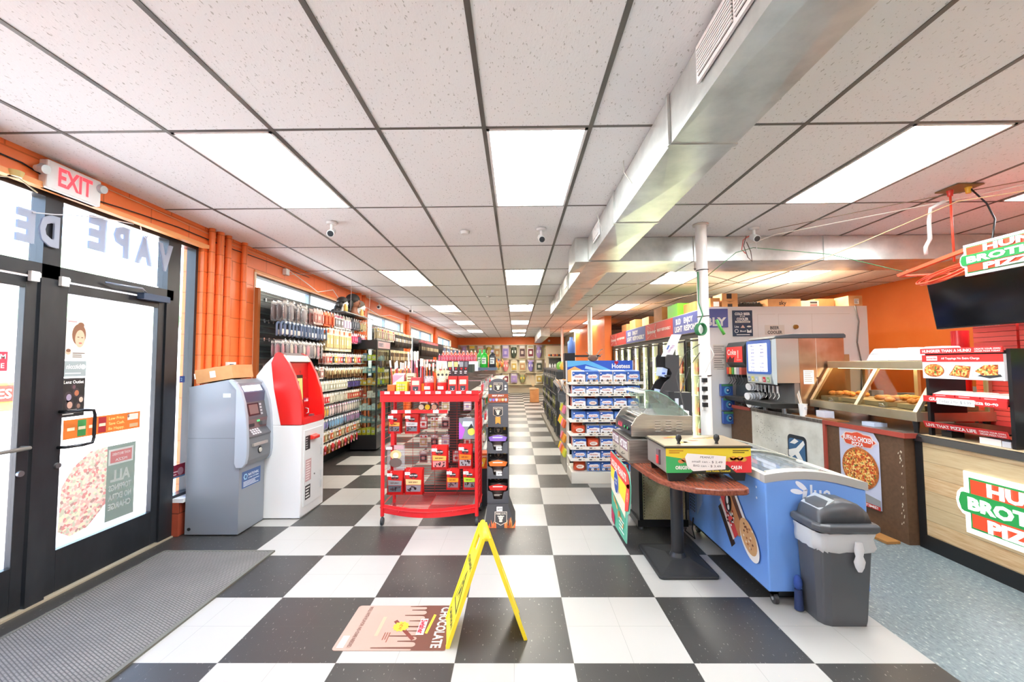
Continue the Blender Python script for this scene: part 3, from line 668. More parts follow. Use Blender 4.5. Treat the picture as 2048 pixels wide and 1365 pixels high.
# ================================================================== CASH MACHINE
GR, GRL, GRD = m('8b9199', .38, .25), m('a9b2bd', .35, .2), m('5f6266', .4, .2)
t = thing('cash_machine', 'grey cash machine with curved front, nearest the glass doors', 'cash machine', (-2.74, 4.03, 0))
b = MB(); b.prism([(-2.985, .012), (-2.985, 1.33), (-2.62, 1.395), (-2.54, 1.36), (-2.54, .61), (-2.505, .60), (-2.505, .012)], 'y', 3.852, 4.235, GR)
b.box(-2.98, -2.54, 3.8505, 3.852, .865, .868, GRD); part('cabinet', b, t, bevel=.006)
b = MB(); b.cyl((-2.945, 3.846, .06), (-2.945, 3.853, .06), .014, .014, BLACK, 14); part('foot_plug', b, t)
outl = [(-2.60, 1.40), (-2.55, 1.372), (-2.50, 1.29), (-2.465, 1.18), (-2.445, 1.05), (-2.435, .92), (-2.43, .80), (-2.432, .70), (-2.445, .635), (-2.475, .60), (-2.53, .60)]
for y0, y1, l in ((3.835, 3.872, None), (4.215, 4.252, None)):
    b = MB(); b.prism(outl+[(-2.545, .64), (-2.545, 1.30), (-2.62, 1.385)], 'y', y0, y1, GRL); part('shell_cheek', b, t, 'pale curved side cheek', bevel=.006)
b = MB(); b.prism([(-2.60, 1.385), (-2.56, 1.362), (-2.505, 1.27), (-2.51, 1.18), (-2.55, 1.18), (-2.62, 1.38)], 'y', 3.872, 4.215, m('5b6078', .35, .2)); part('header_hood', b, t)
def slp(mb, p0, p1, y0=3.885, y1=4.20, lift=.001):          # frame on a slope facing +x: p0 lower, p1 upper (x,z)
    u = Vector((p1[0]-p0[0], 0, p1[1]-p0[1])); return Fr(mb, (p0[0], y0, p0[1]), YR, u, lift), u.length, y1-y0
b = MB(); f, L, W_ = slp(b, (-2.505, 1.272), (-2.556, 1.36)); f.rect(.02, W_-.02, .012, L-.01, m('f4f6ff', .3, 0, 1.6), 1); part('lit_header', b, t, 'lit white header panel')
b = MB(); b.prism([(-2.51, 1.18), (-2.475, 1.02), (-2.55, 1.02), (-2.55, 1.18)], 'y', 3.872, 4.215, GRD)
f, L, W_ = slp(b, (-2.475, 1.022), (-2.51, 1.178)); f.rect(.05, .225, .03, L-.012, m('3a2f33', .15), 1)
for k in range(4): f.rect(.015, .04, .03+k*.03, .048+k*.03, m('b9bdc2'), 1); f.rect(.235, .265, .03+k*.03, .048+k*.03, m('c9cdd2'), 1)
_sp = part('screen_panel', b, t)
b = MB(); f, L, W_ = slp(b, (-2.475, 1.022), (-2.51, 1.178)); f.rect(.07, .205, .045, L-.025, m('6a5a58', .15, 0, .25), 2); part('screen', b, _sp, 'lit screen')
b = MB(); b.prism([(-2.475, 1.02), (-2.485, .93), (-2.55, .93), (-2.55, 1.02)], 'y', 3.872, 4.215, m('7a5f60', .4))
b.box(-2.49, -2.455, 4.10, 4.17, .955, .99, GRD); f = Fr(b, (-2.474, 3.885, .93), YR, ZR); f.rect(.16, .20, .06, .075, m('35c25a', .4, 0, 1.5), 2); f.rect(.03, .12, .02, .05, m('2a2a2c'), 2); part('card_reader', b, t)
b = MB(); b.prism([(-2.485, .93), (-2.435, .87), (-2.445, .85), (-2.55, .85), (-2.55, .93)], 'y', 3.872, 4.215, GRD)
f, L, W_ = slp(b, (-2.436, .872), (-2.484, .928))
for i in range(4):
    for j in range(3): f.rect(.06+i*.035, .086+i*.035, .012+j*.022, .028+j*.022, m('d3d6da'), 1)
part('keypad', b, t)
b = MB(); b.prism([(-2.445, .85), (-2.44, .66), (-2.47, .61), (-2.55, .61), (-2.55, .85)], 'y', 3.872, 4.215, m('6f7276', .35, .2))
b.box(-2.445, -2.425, 3.93, 4.15, .775, .80, m('a39a94', .4)); b.cyl((-2.442, 4.05, .725), (-2.436, 4.05, .725), .035, .03, BLACK, 18); b.cyl((-2.437, 4.05, .725), (-2.433, 4.05, .725), .024, .022, m('c9c4b8', .3, .6), 18); part('dispenser_fascia', b, t)
b = MB(); f = Fr(b, (-2.505, 3.89, .40), YR, ZR, .0015); f.rect(0, .28, 0, .15, m('3d5f96', .4), 1); f.disc(.05, .10, .03, m('9fd0ee'), 2, n=6); f.disc(.05, .10, .018, m('3d5f96'), 3, n=6); f.text('NATIONAL', .17, .11, .024, m('e6eef6'), 2, .16); f.text('ATM SYSTEMS', .17, .08, .014, m('cfe0ee'), 2, .16); f.lines(.02, .27, .01, .06, 4, m('dfe8f0'), 2); part('sticker', b, t, 'blue NATIONAL ATM sticker')
b = MB(); f = Fr(b, (-2.80, 3.8505, 1.235), XR, ZR, .001); f.rect(.13, .20, .0, .035, m('eef0f2'), 1); f.lines(.135, .195, .004, .03, 3, m('9fb6c9'), 2); part('sticker', b, t, 'small white sticker')
# carton lying on the cash machine
b = MB(); b.rbox((-2.80, 4.06, 1.445), (.33, .34, .125), math.radians(4), CARD, 0, math.radians(-9))
b.rbox((-2.80, 3.888, 1.445), (.05, .003, .06), math.radians(4), m('efe6d8'), 0, math.radians(-9)); b.rbox((-2.93, 3.884, 1.43), (.07, .003, .05), math.radians(4), m('f4ecdf'), 0, math.radians(-9))
b.rbox((-2.80, 4.06, 1.509), (.05, .34, .002), math.radians(4), m('dcb283', .3), 0, math.radians(-9))
solo('carton', b, 'brown cardboard carton tilted on top of the grey cash machine', 'box')

# ================================================================== RED AND WHITE KIOSK
WK, RK = m('e9eaec', .32), m('e0211f', .3)
t = thing('bitcoin_kiosk', 'red and white bitcoin kiosk with a touch screen beside the grey cash machine', 'kiosk', (-2.38, 4.5, 0))
b = MB(); b.box(-2.62, -2.15, 4.25, 4.75, .01, .92, WK); part('cabinet', b, t, bevel=.006)
b = MB(); b.box(-2.15, -2.143, 4.30, 4.70, .10, .86, m('dfe1e3', .35)); f = Fr(b, (-2.143, 4.30, .10), YR, ZR)
f.rect(.03, .14, .06, .20, m('2a2628'), 1); f.lines(.04, .13, .07, .19, 4, WHITE, 2); f.rect(.03, .15, .24, .46, m('c9a2a4'), 1); f.lines(.04, .14, .25, .45, 8, m('f2e6e6'), 2)
f.rect(.02, .12, .56, .70, m('2a2628'), 1); f.lines(.03, .07, .57, .69, 5, m('c9c9c9'), 2)
b.cyl((-2.143, 4.52, .38), (-2.136, 4.52, .38), .008, .008, m('777777'), 10); _cd = part('cabinet_door', b, t, bevel=.002)
for z in (.20, .30, .55, .65): b = MB(); b.box(-2.143, -2.136, 4.655, 4.675, z, z+.08, m('c9cccf', .35)); part('hinge', b, _cd)
b = MB(); b.prism([(-2.15, .80), (-2.10, .785), (-2.10, .755), (-2.15, .75)], 'y', 4.42, 4.55, m('e63a30', .35)); part('cash_slot', b, t, 'red protruding cash slot', bevel=.006)
b = MB(); b.prism([(-2.62, .92), (-2.62, 1.40), (-2.55, 1.50), (-2.42, 1.63), (-2.33, 1.60), (-2.33, .92)], 'y', 4.275, 4.725, WK)
part('head_housing', b, t)
cw = [(-2.40, 1.655), (-2.35, 1.63), (-2.30, 1.56), (-2.235, 1.43), (-2.185, 1.28), (-2.155, 1.12), (-2.145, .985), (-2.15, .925)]
for y0, y1 in ((4.248, 4.29), (4.71, 4.752)):
    b = MB(); b.prism(cw+[(-2.36, .925), (-2.44, 1.30), (-2.47, 1.55), (-2.43, 1.645)], 'y', y0, y1, RK); b.prism([(-2.62, .922), (-2.62, 1.42), (-2.53, 1.535), (-2.455, 1.61), (-2.44, 1.30), (-2.36, .922)], 'y', y0+.004, y1-.004, WK)
    part('side_cheek', b, t, 'red curved cheek with a white back edge', bevel=.004)
b = MB(); b.prism([(-2.42, 1.655), (-2.345, 1.625), (-2.30, 1.56), (-2.33, 1.545), (-2.42, 1.60)], 'y', 4.29, 4.71, m('8e807c', .4)); f, L, W_ = slp(b, (-2.30, 1.562), (-2.345, 1.626), 4.30, 4.70)
f.text('BITCOIN', .27, .05, .016, WHITE, 1, .17); f.text('BUY WITH CASH', .27, .02, .013, WHITE, 1, .20); f.disc(.07, .04, .026, WHITE, 1); f.text('B', .07, .04, .03, m('8e807c'), 2, None, .05); part('top_panel', b, t, 'grey brown top panel with white print')
b = MB(); b.prism([(-2.33, 1.55), (-2.31, 1.20), (-2.30, .96), (-2.34, .94), (-2.36, 1.55)], 'y', 4.29, 4.71, m('cf1f1f', .3))
f, L, W_ = slp(b, (-2.30, .965), (-2.328, 1.545), 4.29, 4.71)
for x in (.13, .25): f.disc(x, .49, .007, BLACK, 1); f.rect(x-.003, x+.003, .465, .49, BLACK, 1)
for k in range(8): f.disc(.05+k*.045, .42, .003, WHITE, 1, n=6)
f.rect(.32, .40, .16, .20, m('f2f2f6'), 1); f.rect(.32, .345, .175, .20, m('3a4a9a'), 2)
for k in range(3): f.rect(.32, .36, .162+k*.012, .167+k*.012, m('d8312c'), 2)
f.text('MADE IN', .385, .192, .011, WHITE, 3, .04); f.text('USA', .385, .172, .012, WHITE, 3, .035)
part('recessed_fascia', b, t)
b = MB(); b.hexa([(-2.304, 4.35, 1.08), (-2.304, 4.56, 1.08), (-2.29, 4.56, 1.08), (-2.29, 4.35, 1.08)], [(-2.32, 4.35, 1.42), (-2.32, 4.56, 1.42), (-2.305, 4.56, 1.42), (-2.305, 4.35, 1.42)], m('1b1b1d', .3))
f, L, W_ = slp(b, (-2.2895, 1.085), (-2.3045, 1.418), 4.35, 4.56); f.rect(.012, .198, .07, .30, m('d9b36a', .3, 0, .3), 1); f.rect(.09, .125, .12, .27, m('6a2f22'), 2); f.disc(.105, .11, .04, m('7d4a2c'), 2, .012); f.lines(.02, .09, .255, .285, 1, m('3f7a3a'), 2)
f.rect(.012, .198, .018, .062, m('8e8f93'), 1); f.rect(.02, .10, .03, .05, m('e9c2b2'), 2); f.rect(.11, .19, .03, .05, m('dfe0e2'), 2); part('touch_screen', b, t)
b = MB(); b.prism([(-2.30, .965), (-2.155, .98), (-2.148, .922), (-2.31, .922)], 'y', 4.29, 4.71, m('d8282a', .3)); f = Fr(b, (-2.29, 4.30, .967), YR, XR, -.0015); f.rect(.04, .16, .03, .08, m('e9b9b2'), 1); b.box(-2.25, -2.21, 4.60, 4.64, .975, .995, m('8d8f92', .3, .6)); b.tube([(-2.30, 4.62, 1.06), (-2.27, 4.63, 1.05), (-2.265, 4.62, 1.01), (-2.28, 4.60, 1.0)], .006, m('c9cdd0', .3, .7)); part('lower_ledge', b, t)

# ================================================================== WALL OF ACCESSORIES
PEG = mat_noise('black_slat_panel', [(.3, '25282a'), (.6, '3a4244'), (.8, '59666a')], 5, .4, (1, 1, 8), .2)
def slat_panel(name, y0, y1, z0, z1, x=-2.985, label='', mt=PEG, rail=m('55605f', .35, .4)):
    t = thing(name, label, 'display panel', (x, (y0+y1)/2, z0)); b = MB(); b.box(x-.012, x, y0, y1, z0, z1, mt); part('back_panel', b, t); b = MB(); n = int((z1-z0)/.075)
    for i in range(n): z = z0+.04+i*.075; b.box(x, x+.006, y0, y1, z-.008, z+.008, rail)
    part('slats', b, t); return t
slat_panel('slat_panel', 4.86, 7.75, .22, 2.40, label='black slatted display panel across the first clerestory window')
slat_panel('slat_panel', 8.75, 11.2, .22, 2.36, label='black slatted display panel beyond the glass showcase')
slat_panel('slat_panel', 12.2, 15.2, .22, 2.30, label='dark display panel on the window wall further back')
slat_panel('slat_panel', 15.9, 21.6, .22, 2.30, label='display panel at the back end of the window wall')
b = MB(); b.box(-3.0, -2.96, 4.80, 4.85, .2, 2.42, m('a8612c', .7)); solo('panel_post', b, 'weathered wooden post at the near end of the accessory wall', 'post')
# package shapes. each lives at the origin, hanging from z=0, facing +x
def pkg(kind, c1, c2, c3, h, w, d=.02):
    b = MB(); A, B_, C_ = m(c1, .5), m(c2, .5), m(c3, .5)
    if kind == 'card':
        b.box(-.0015, .0015, -w/2, w/2, -h, 0, A); b.box(.0015, d, -w*.38, w*.38, -h*.86, -h*.3, B_); f = Fr(b, (.0016, -w/2, -h), YR, ZR); f.rect(w*.12, w*.88, h*.78, h*.94, C_, 1); f = Fr(b, (d, -w/2, -h), YR, ZR); f.rect(w*.3, w*.7, h*.3, h*.55, A, 1)
        f = Fr(b, (-.0016, w/2, -h), -YR, ZR); f.rect(w*.15, w*.85, h*.2, h*.8, C_, 1)
    elif kind == 'bag':
        n = 8; rings = []
        for i, (z, k, e) in enumerate(((0, .9, .05), (-.06*h, 1, .3), (-.3*h, 1, 1), (-.7*h, 1.02, 1.1), (-.94*h, 1, .35), (-h, .96, .05))):
            rings.append([Vector((e*d*math.cos(a*math.pi/4)*.5, w/2*k*math.sin(a*math.pi/4), z)) for a in range(n)])
        b.loft(rings, BAGP, True); b.ball((0, 0, -h*.55), min(w*.38, .08), A, 7, .35, 1, min(2.2, h/w)); b.box(-.004, .004, -w*.42, w*.42, -h*.16, -.01, B_); b.box(d*.3, d*.3+.002, -w*.2, w*.2, -h*.75, -h*.45, C_)
    elif kind == 'arch':                                   # padded inverted U shape on a card
        pts = [(0, -w/2, -h), (0, -w/2, -w*.5)]+[(0, -w/2*math.cos(math.radians(a)), -w*.5+w*.45*math.sin(math.radians(a))) for a in range(20, 180, 20)]+[(0, w/2, -w*.5), (0, w/2, -h)]
        b.tube(pts, d, A, 7); b.box(-.002, .002, -w*.25, w*.25, -h*.9, -h*.55, B_)
    elif kind == 'brush':
        b.box(-.001, .001, -w/2, w/2, -h*.35, 0, A); b.cyl((.008, 0, -h*.3), (.008, 0, -h), w*.16, w*.12, B_, 8); b.ball((.01, 0, -h*.45), w*.38, C_, 6, .5, 1, 1.4)
    elif kind == 'hair':
        b.box(-.002, .004, -w/2, w/2, -h*.16, 0, A); rings = []
        for z, k in ((-.14, .5), (-.3, .9), (-.6, 1), (-.85, .8), (-1, .35)):
            rings.append([Vector((d*k*math.cos(a*math.pi/4), w*.44*k*math.sin(a*math.pi/4), z*h)) for a in range(8)])
        b.loft(rings, B_, True); b.box(d*.8, d*.8+.003, -w*.3, w*.3, -h*.62, -h*.4, C_)
    elif kind == 'stick':
        for k in range(3): b.cyl((.002*k, (k-1)*w*.3, 0), (.004, (k-1)*w*.3, -h), w*.1, w*.1, (A, B_, C_)[k], 6)
        b.box(-.001, .001, -w/2, w/2, -h*.25, 0, C_)
    return b
CN = {'e7c9c2': 'pale pink', 'c9a09a': 'dusty pink', 'e0622c': 'orange', '7d93b5': 'blue grey', 'b9a6c4': 'lilac', 'f0d23a': 'yellow', 'd33a3a': 'red', '2c2c33': 'black', 'd8cda8': 'cream', 'a98fc9': 'purple', '6fa9b3': 'teal', 'e989a9': 'pink',
      '8b6a44': 'brown', 'b7c98a': 'green', 'e9e6e0': 'white', '9c7b52': 'tan', '3f5f9a': 'blue', 'c9b98a': 'straw'}
_pk = {}
def hang(name, kind, cols, h, w, pos, label, cat, group, rz=0, d=.02):
    k = (name, kind, cols, round(h, 3), round(w, 3), d)
    if k not in _pk:
        b = pkg(kind, *cols, h, w, d); o = _finish(name, b, (0, 0, 0)); _pk[k] = o; o['_n'] = 1
        del o['_n']
    else:
        o = _pk[k].copy(); COL.objects.link(o)
    o.location = pos; o.rotation_euler = (0, 0, rz); o['label'] = label; o['category'] = cat; o['group'] = group; return o
HOOKM = m('c2c6c8', .25, .8)
_hook = None
_nh = 0
def hook(pos, L=.26, ang=0, label='', group='metal display hooks'):
    global _hook, _nh
    _nh += 1
    if _nh > 296: return None
    if _hook is None or abs(_hook[1]-L) > .001:
        b = MB(); b.tube([(0, 0, 0), (L-.02, 0, -.004), (L, 0, .012)], .003, HOOKM, 5); b.box(-.002, .004, -.012, .012, -.02, .02, HOOKM); b.box(L-.002, L+.001, -.016, .016, -.03, -.004, PRICE)
        o = _finish('display_hook', b, (0, 0, 0)); _hook = (o, L)
    else:
        o = _hook[0].copy(); COL.objects.link(o)
    o.location = pos; o.rotation_euler = (0, 0, ang); o['label'] = label; o['category'] = 'hook'; o['group'] = group; return o
XP = -2.975
ROWW = ['top', 'second', 'third', 'fourth', 'fifth', 'sixth', 'seventh', 'eighth', 'ninth', 'lowest']
# rows: z of the hook, y range, pitch, kind, name, colours, h, w, packs per hook
_lv, _hk = {}, {}
rows = [
 (2.30, 4.98, 5.60, .155, 'bag', 'wig_bag', [('8a7a78', 'e9e6e0', 'c9b0ac'), ('a09a9c', 'e9e6e0', 'dcd9e4')], .235, .13, 3, 'grey clear bagged hair net'),
 (2.30, 5.74, 6.95, .11, 'card', 'accessory_card', [('e7c9c2', 'c98a80', 'e9e6e0'), ('e0622c', 'b84a20', 'e9b088'), ('e9e6e0', '7a7478', 'e989a9'), ('e9e6e0', 'b9a6c4', 'e9e6e0')], .21, .10, 3, 'carded hair accessory'),
 (2.30, 7.06, 7.66, .10, 'card', 'accessory_card', [('7a7f8a', '5a5f6a', 'c9c9cc'), ('d8cda8', 'b9a878', 'e9e6d0')], .17, .09, 3, 'small carded accessory'),
 (2.05, 4.96, 6.04, .09, 'arch', 'neck_band', [('7d93b5', 'e9e6e0', 'e9e6e0'), ('8ea3c2', 'e9e6e0', 'e9e6e0')], .165, .085, 2, 'blue grey padded band'),
 (2.07, 6.14, 6.95, .10, 'card', 'bonnet_pack', [('d8cda8', 'c9b27a', 'e0622c'), ('e9e0c8', 'd2bb84', 'e7c9c2')], .33, .095, 3, 'cream bonnet pack'),
 (2.05, 7.06, 7.66, .095, 'card', 'accessory_card', [('e989a9', 'd33a6a', 'e9e6e0'), ('2c2c33', '4a3a5a', 'd33a3a'), ('e7c9c2', 'e989a9', 'e9e6e0')], .16, .08, 3, 'pink and black carded accessory'),
 (1.83, 4.96, 6.04, .10, 'bag', 'cap_bag', [('c98d94', 'e9e6e0', 'e7c9c2'), ('8e8a8c', 'e9e6e0', 'e0622c'), ('d9c9b8', 'e9e6e0', 'c9a09a')], .21, .095, 3, 'clear bagged satin cap'),
 (1.70, 6.14, 7.66, .095, 'card', 'comb_card', [('e7c9c2', 'e08a7a', 'e9e6e0'), ('e9e6e0', 'd33a3a', 'e7c9c2'), ('e9e6e0', '2c2c33', 'b9a6c4'), ('e9e6e0', 'd9b84a', 'b7c98a')], .16, .08, 3, 'carded comb'),
 (1.50, 4.96, 6.10, .11, 'card', 'brush_card', [('2c2c33', '8b6a44', 'e9e6e0'), ('e9e6e0', 'b98d84', 'c9a09a')], .17, .09, 2, 'carded brush'),
 (1.48, 6.14, 7.66, .085, 'brush', 'hair_brush', [('e9e6e0', '8b6a44', '9c7b52'), ('d8cda8', '6a4a2c', 'c9b98a')], .15, .07, 3, 'brown hair brush'),
 (1.29, 5.60, 7.66, .095, 'card', 'clip_card', [('d8d6c8', 'c2c4b4', 'e9e6e0'), ('e9e6e0', 'b8b49c', 'd8cda8'), ('2c2c33', '5a4a8a', 'e9e6e0')], .15, .082, 3, 'pale clip card'),
 (1.10, 5.60, 7.66, .095, 'card', 'scrunchie_card', [('e9e6e0', 'd33a3a', 'e9e6e0'), ('d9d4c6', 'c9c4b0', 'e9e6e0'), ('d8cda8', 'c44a3a', 'e9e6e0')], .15, .082, 3, 'carded scrunchie'),
 (.92, 5.60, 7.66, .095, 'bag', 'hair_tie_bag', [('f0b92a', 'f0d23a', 'e9e6e0'), ('e7c9c2', 'e989a9', 'e9e6e0'), ('d9cdb8', 'a98fc9', 'e9e6e0')], .16, .085, 3, 'bagged hair tie set'),
 (.73, 5.60, 7.66, .095, 'bag', 'bead_bag', [('8a7fc4', 'd8cda8', 'e9e6e0'), ('6fa9d3', 'b9d3e6', 'e9e6e0'), ('9a6a9a', 'e989a9', 'e9e6e0')], .15, .085, 2, 'bag of coloured beads'),
 (.55, 5.60, 7.66, .10, 'card', 'ribbon_card', [('d8cda8', 'b9a878', 'e9e6e0'), ('e9e6e0', '8b6a44', 'c9b98a'), ('e9e6e0', 'e0622c', 'a98fc9')], .15, .085, 2, 'ribbon card'),
 (.37, 5.60, 7.5, .12, 'brush', 'roller_pack', [('e9e0d0', 'c9b98a', '9c7b52'), ('e9e6e0', 'e989a9', 'd33a3a')], .14, .09, 2, 'roller pack'),
]
for ri, (z, y0, y1, st, kind, name, cols, h, w, npk, lab) in enumerate(rows):
    n = int((y1-y0)/st)+1; q = random.Random(ri); zk = next((k for k in _lv if abs(k-z) < .14), None)
    if zk is None: zk = z; _lv[z] = len(_lv); _hk[z] = 0
    for i in range(n):
        y = y0+i*st; _hk[zk] += 1; cs = cols[(i*len(cols)//n)] if name in ('accessory_card', 'clip_card', 'scrunchie_card', 'hair_tie_bag', 'bead_bag') else cols[i % len(cols)]
        L = .26 if z > 1.4 else .22
        hook((XP, y, z), L, 0, 'metal display hook on the black slatted panel by the kiosk', 'metal hooks on the slatted panel by the kiosk')
        for k in range(npk):
            x = XP+L-.035-k*(.055 if kind != 'bag' else .06)
            pos = 'front' if k == 0 else ('middle' if k == 1 else 'rear')
            hang(name, kind, cs, h, w, (x, y+q.uniform(-.008, .008), z-.006-(.012*q.random() if k else 0)), '%s, %s of %s hook, %s row, accessory wall' % (lab, pos, ORD[_hk[zk]-1], ORD[_lv[zk]]), 'accessory pack', 'accessory packs on the slatted wall', q.uniform(-.28, .28), .018 if kind != 'arch' else .012)
# shelf with heads
t = thing('wig_shelf', 'dark glass shelf with brackets holding the wig heads near the ceiling', 'shelf', (-2.8, 7.0, 2.26)); b = MB(); b.box(-2.985, -2.62, 6.45, 7.75, 2.335, 2.35, m('5a5f5e', .25)); part('shelf_board', b, t)
for y in (6.6, 7.1, 7.6): b = MB(); b.prism([(-2.985, 2.335), (-2.68, 2.335), (-2.985, 2.30)], 'y', y-.004, y+.004, HOOKM); part('bracket', b, t)
def head(x, y, z, skin, hair, style, label, sc_=1.0, rz=0):
    t = thing('mannequin_head', label, 'mannequin head', (x, y, z)); S = sc_; b = MB(); k = m(skin, .45)
    b.lathe([(.085*S, 0), (.075*S, .02*S), (.052*S, .06*S), (.048*S, .10*S), (.055*S, .12*S)], (x, y, z), k, 16)
    b.ball((x, y, z+.20*S), .075*S, k, 12, 1.12, .9, 1.35); b.ball((x+.085*S*math.cos(rz), y+.085*S*math.sin(rz), z+.185*S), .014*S, k, 6, 1, 1, 1.6); b.ball((x+.07*S*math.cos(rz), y+.07*S*math.sin(rz), z+.145*S), .02*S, k, 6); part('head', b, t)
    if hair:
        a = MB(); hm = m(hair, .6); a.ball((x-.02*S, y, z+.235*S), .09*S, hm, 10, 1.15, 1.05, 1.0)
        if style == 'long':
            for i, (dx, dy, dz, r) in enumerate(((-.06, -.04, .15, .065), (-.09, -.06, .09, .06), (-.10, -.09, .04, .05), (-.07, .05, .14, .06), (-.10, .04, .06, .055), (-.13, -.14, .02, .045), (-.02, -.085, .16, .045))): a.ball((x+dx*S, y+dy*S, z+dz*S), r*S, hm, 8, 1, 1, 1.3)
        part('wig', a, t, 'wig')
    return t
head(-2.74, 7.10, 2.352, '8a5a44', '1d1b1b', 'long', 'brown mannequin head with a long black wig on the top shelf', 1.15)
head(-2.80, 6.80, 2.352, 'f2f0ec', '2a2828', 'long', 'white foam head with a black wig nearest the kiosk on the top shelf', .85)
head(-2.72, 7.35, 2.352, 'f4f4f2', '6a6058', 'short', 'white foam head with short greying wig on the top shelf', .9)
for i, (y, c, l) in enumerate(((6.55, 'c9a04a', 'small amber jar beside the wig heads'), (7.24, 'd9a860', 'small tan bottle between the wig heads'))):
    b = MB(); b.lathe([(.03, 0), (.034, .02), (.034, .08), (.018, .10), (.018, .12)], (-2.66, y, 2.352), m(c, .3), 12); solo('jar', b, l, 'jar')

# ================================================================== GLASS SHOWCASE
t = thing('glass_showcase', 'tall black framed glass showcase with shelves of small goods', 'showcase', (-2.7, 7.9, 0)); X0, X1, Y0, Y1 = -2.93, -2.47, 7.70-.2, 8.30
b = MB(); b.box(X0, X1, Y0, Y1, .03, .28, BLACK); part('plinth', b, t, bevel=.004)
b = MB(); b.box(X0, X1, Y0, Y1, 1.80, 1.965, m('262829', .35)); part('canopy', b, t, bevel=.004)
b = MB(); f = Fr(b, (X1, Y0+.05, 1.82), YR, ZR, .002); f.rect(0, .70, 0, .12, m('d9b6b6'), 1); f.rect(.02, .30, .02, .10, m('a89aa4'), 2); f.lines(.03, .28, .03, .09, 3, m('5a4a54'), 3); f.rect(.45, .68, .02, .10, m('e9a8b0'), 2); part('header_sign', b, t, 'pink header sign')
for x, y in ((X0+.012, Y0+.012), (X1-.012, Y0+.012), (X0+.012, Y1-.012), (X1-.012, Y1-.012)): b = MB(); b.box(x-.012, x+.012, y-.012, y+.012, .28, 1.80, m('1f2122', .3)); part('corner_post', b, t)
b = MB(); b.box(X0+.02, X1-.02, Y0+.004, Y0+.008, .28, 1.8, GLASSC); b.box(X1-.008, X1-.004, Y0+.02, Y1-.02, .28, 1.8, GLASSC); part('glass_pane', b, t)
SHZ = [.50, .72, .94, 1.16, 1.38, 1.60]
for z in SHZ: b = MB(); b.box(X0+.02, X1-.02, Y0+.02, Y1-.02, z-.008, z, m('7fa39a', .1)); part('glass_shelf', b, t)
cc = [[('e9c92a', 'yellow'), ('d9d24a', 'yellow green')], [('8fb4c4', 'pale blue'), ('7a93a4', 'grey blue')], [('e9e9ef', 'white'), ('d3dcea', 'pale grey')], [('d9564a', 'red'), ('e9e0e0', 'white')], [('f0bb2a', 'yellow'), ('e8a83a', 'amber')], [('c9dfe6', 'pale blue'), ('6fa0b8', 'blue')], [('7f93b8', 'blue'), ('d6e04a', 'lime')]]
for si, z in enumerate([.28]+SHZ):
    q = random.Random(si+5); n = 5
    for i in range(n):
        x = X0+.06+i*.082; c, cn = cc[si][0 if i < 3 else 1]; hh = q.uniform(.07, .13); b = MB(); b.box(x-.035, x+.033, Y0+.05, Y0+.16, z+.001, z+hh, m(c, .4)); f = Fr(b, (x-.035, Y0+.05, z), XR, ZR); f.rect(.012, .055, hh*.3, hh*.7, m('f2f2ee'), 1); f.lines(.015, .05, hh*.35, hh*.65, 2, m('8a4a4a'), 2, i)
        solo('boxed_item', b, '%s boxed item, %s from left on the %s level of the glass showcase' % (cn, ORD[i], ['bottom', 'second', 'third', 'fourth', 'fifth', 'sixth', 'top'][si]), 'boxed goods', 'boxed goods in the glass showcase')
    for i in range(4):
        y = Y0+.26+i*.13; c, cn = cc[(si+2) % 7][i % 2]; hh = q.uniform(.06, .12); b = MB(); b.lathe([(.028, 0), (.03, .01), (.03, hh*.8), (.014, hh*.86), (.014, hh)], (X1-.10, y, z+.001), m(c, .3), 10)
        solo('bottle', b, '%s bottle, %s from the near corner on the %s level of the showcase' % (cn, ORD[i], ['bottom', 'second', 'third', 'fourth', 'fifth', 'sixth', 'top'][si]), 'bottle', 'bottles in the glass showcase')
# long hair packs beyond the showcase, on the second and third panels
def hang_rail(bars, z, xw, label):
    t = thing('hanging_rail', label, 'rail', (xw, bars[0][1], z))
    for x, a, c in bars: b = MB(); b.box(x-.004, x+.004, a, c, z-.002, z+.008, HOOKM); part('rail_bar', b, t)
    x0, x1 = sorted((xw, bars[0][0]))
    for y in (bars[0][1]+.01, (bars[0][1]+bars[0][2])/2, bars[0][2]-.01): b = MB(); b.box(x0, x1, y-.003, y+.003, z+.0, z+.012, HOOKM); part('bracket', b, t)
    return t
def hairrow(z, y0, y1, st, cols, h, w, lab, gr, L=.24, kind='hair', npk=2):
    n = int((y1-y0)/st)+1; q = random.Random(int(z*100+y0)); hang_rail([(XP+L-.03-k*.07, y0-.05, y1+.06) for k in range(npk)], z, XP, 'metal rail holding the %s row, %.1f m up, panel %.0f' % (lab, z, y0-7))
    for i in range(n):
        for k in range(npk):
            hang('hair_pack', kind, cols[(i*2//3) % len(cols)], h, w, (XP+L-.03-k*.07, y0+i*st, z), '%s, %s along, %s, rail %.1f m up, window wall' % (lab, ORD[i], 'front' if k == 0 else 'rear', z), 'hair pack', gr, q.uniform(-.15, .15), .024)
hairrow(2.26, 8.45, 9.5, .13, [('e9e6e0', 'd8cda8', 'e9d23a'), ('e9e0d0', 'c9a09a', 'd33a3a')], .24, .11, 'white carded hair pack', 'hair packs beyond the showcase', kind='card')
hairrow(2.26, 9.65, 11.1, .12, [('d8cda8', '2b2622', 'e9e6e0'), ('c9a878', '3a2f28', 'd8cda8')], .34, .10, 'tan carded dark hair pack', 'hair packs beyond the showcase')
hairrow(1.84, 8.45, 11.1, .14, [('c9b98a', '5a4028', 'd8cda8'), ('d8cda8', '8b6a44', 'c9b98a')], .36, .11, 'brown hair pack', 'hair packs beyond the showcase')
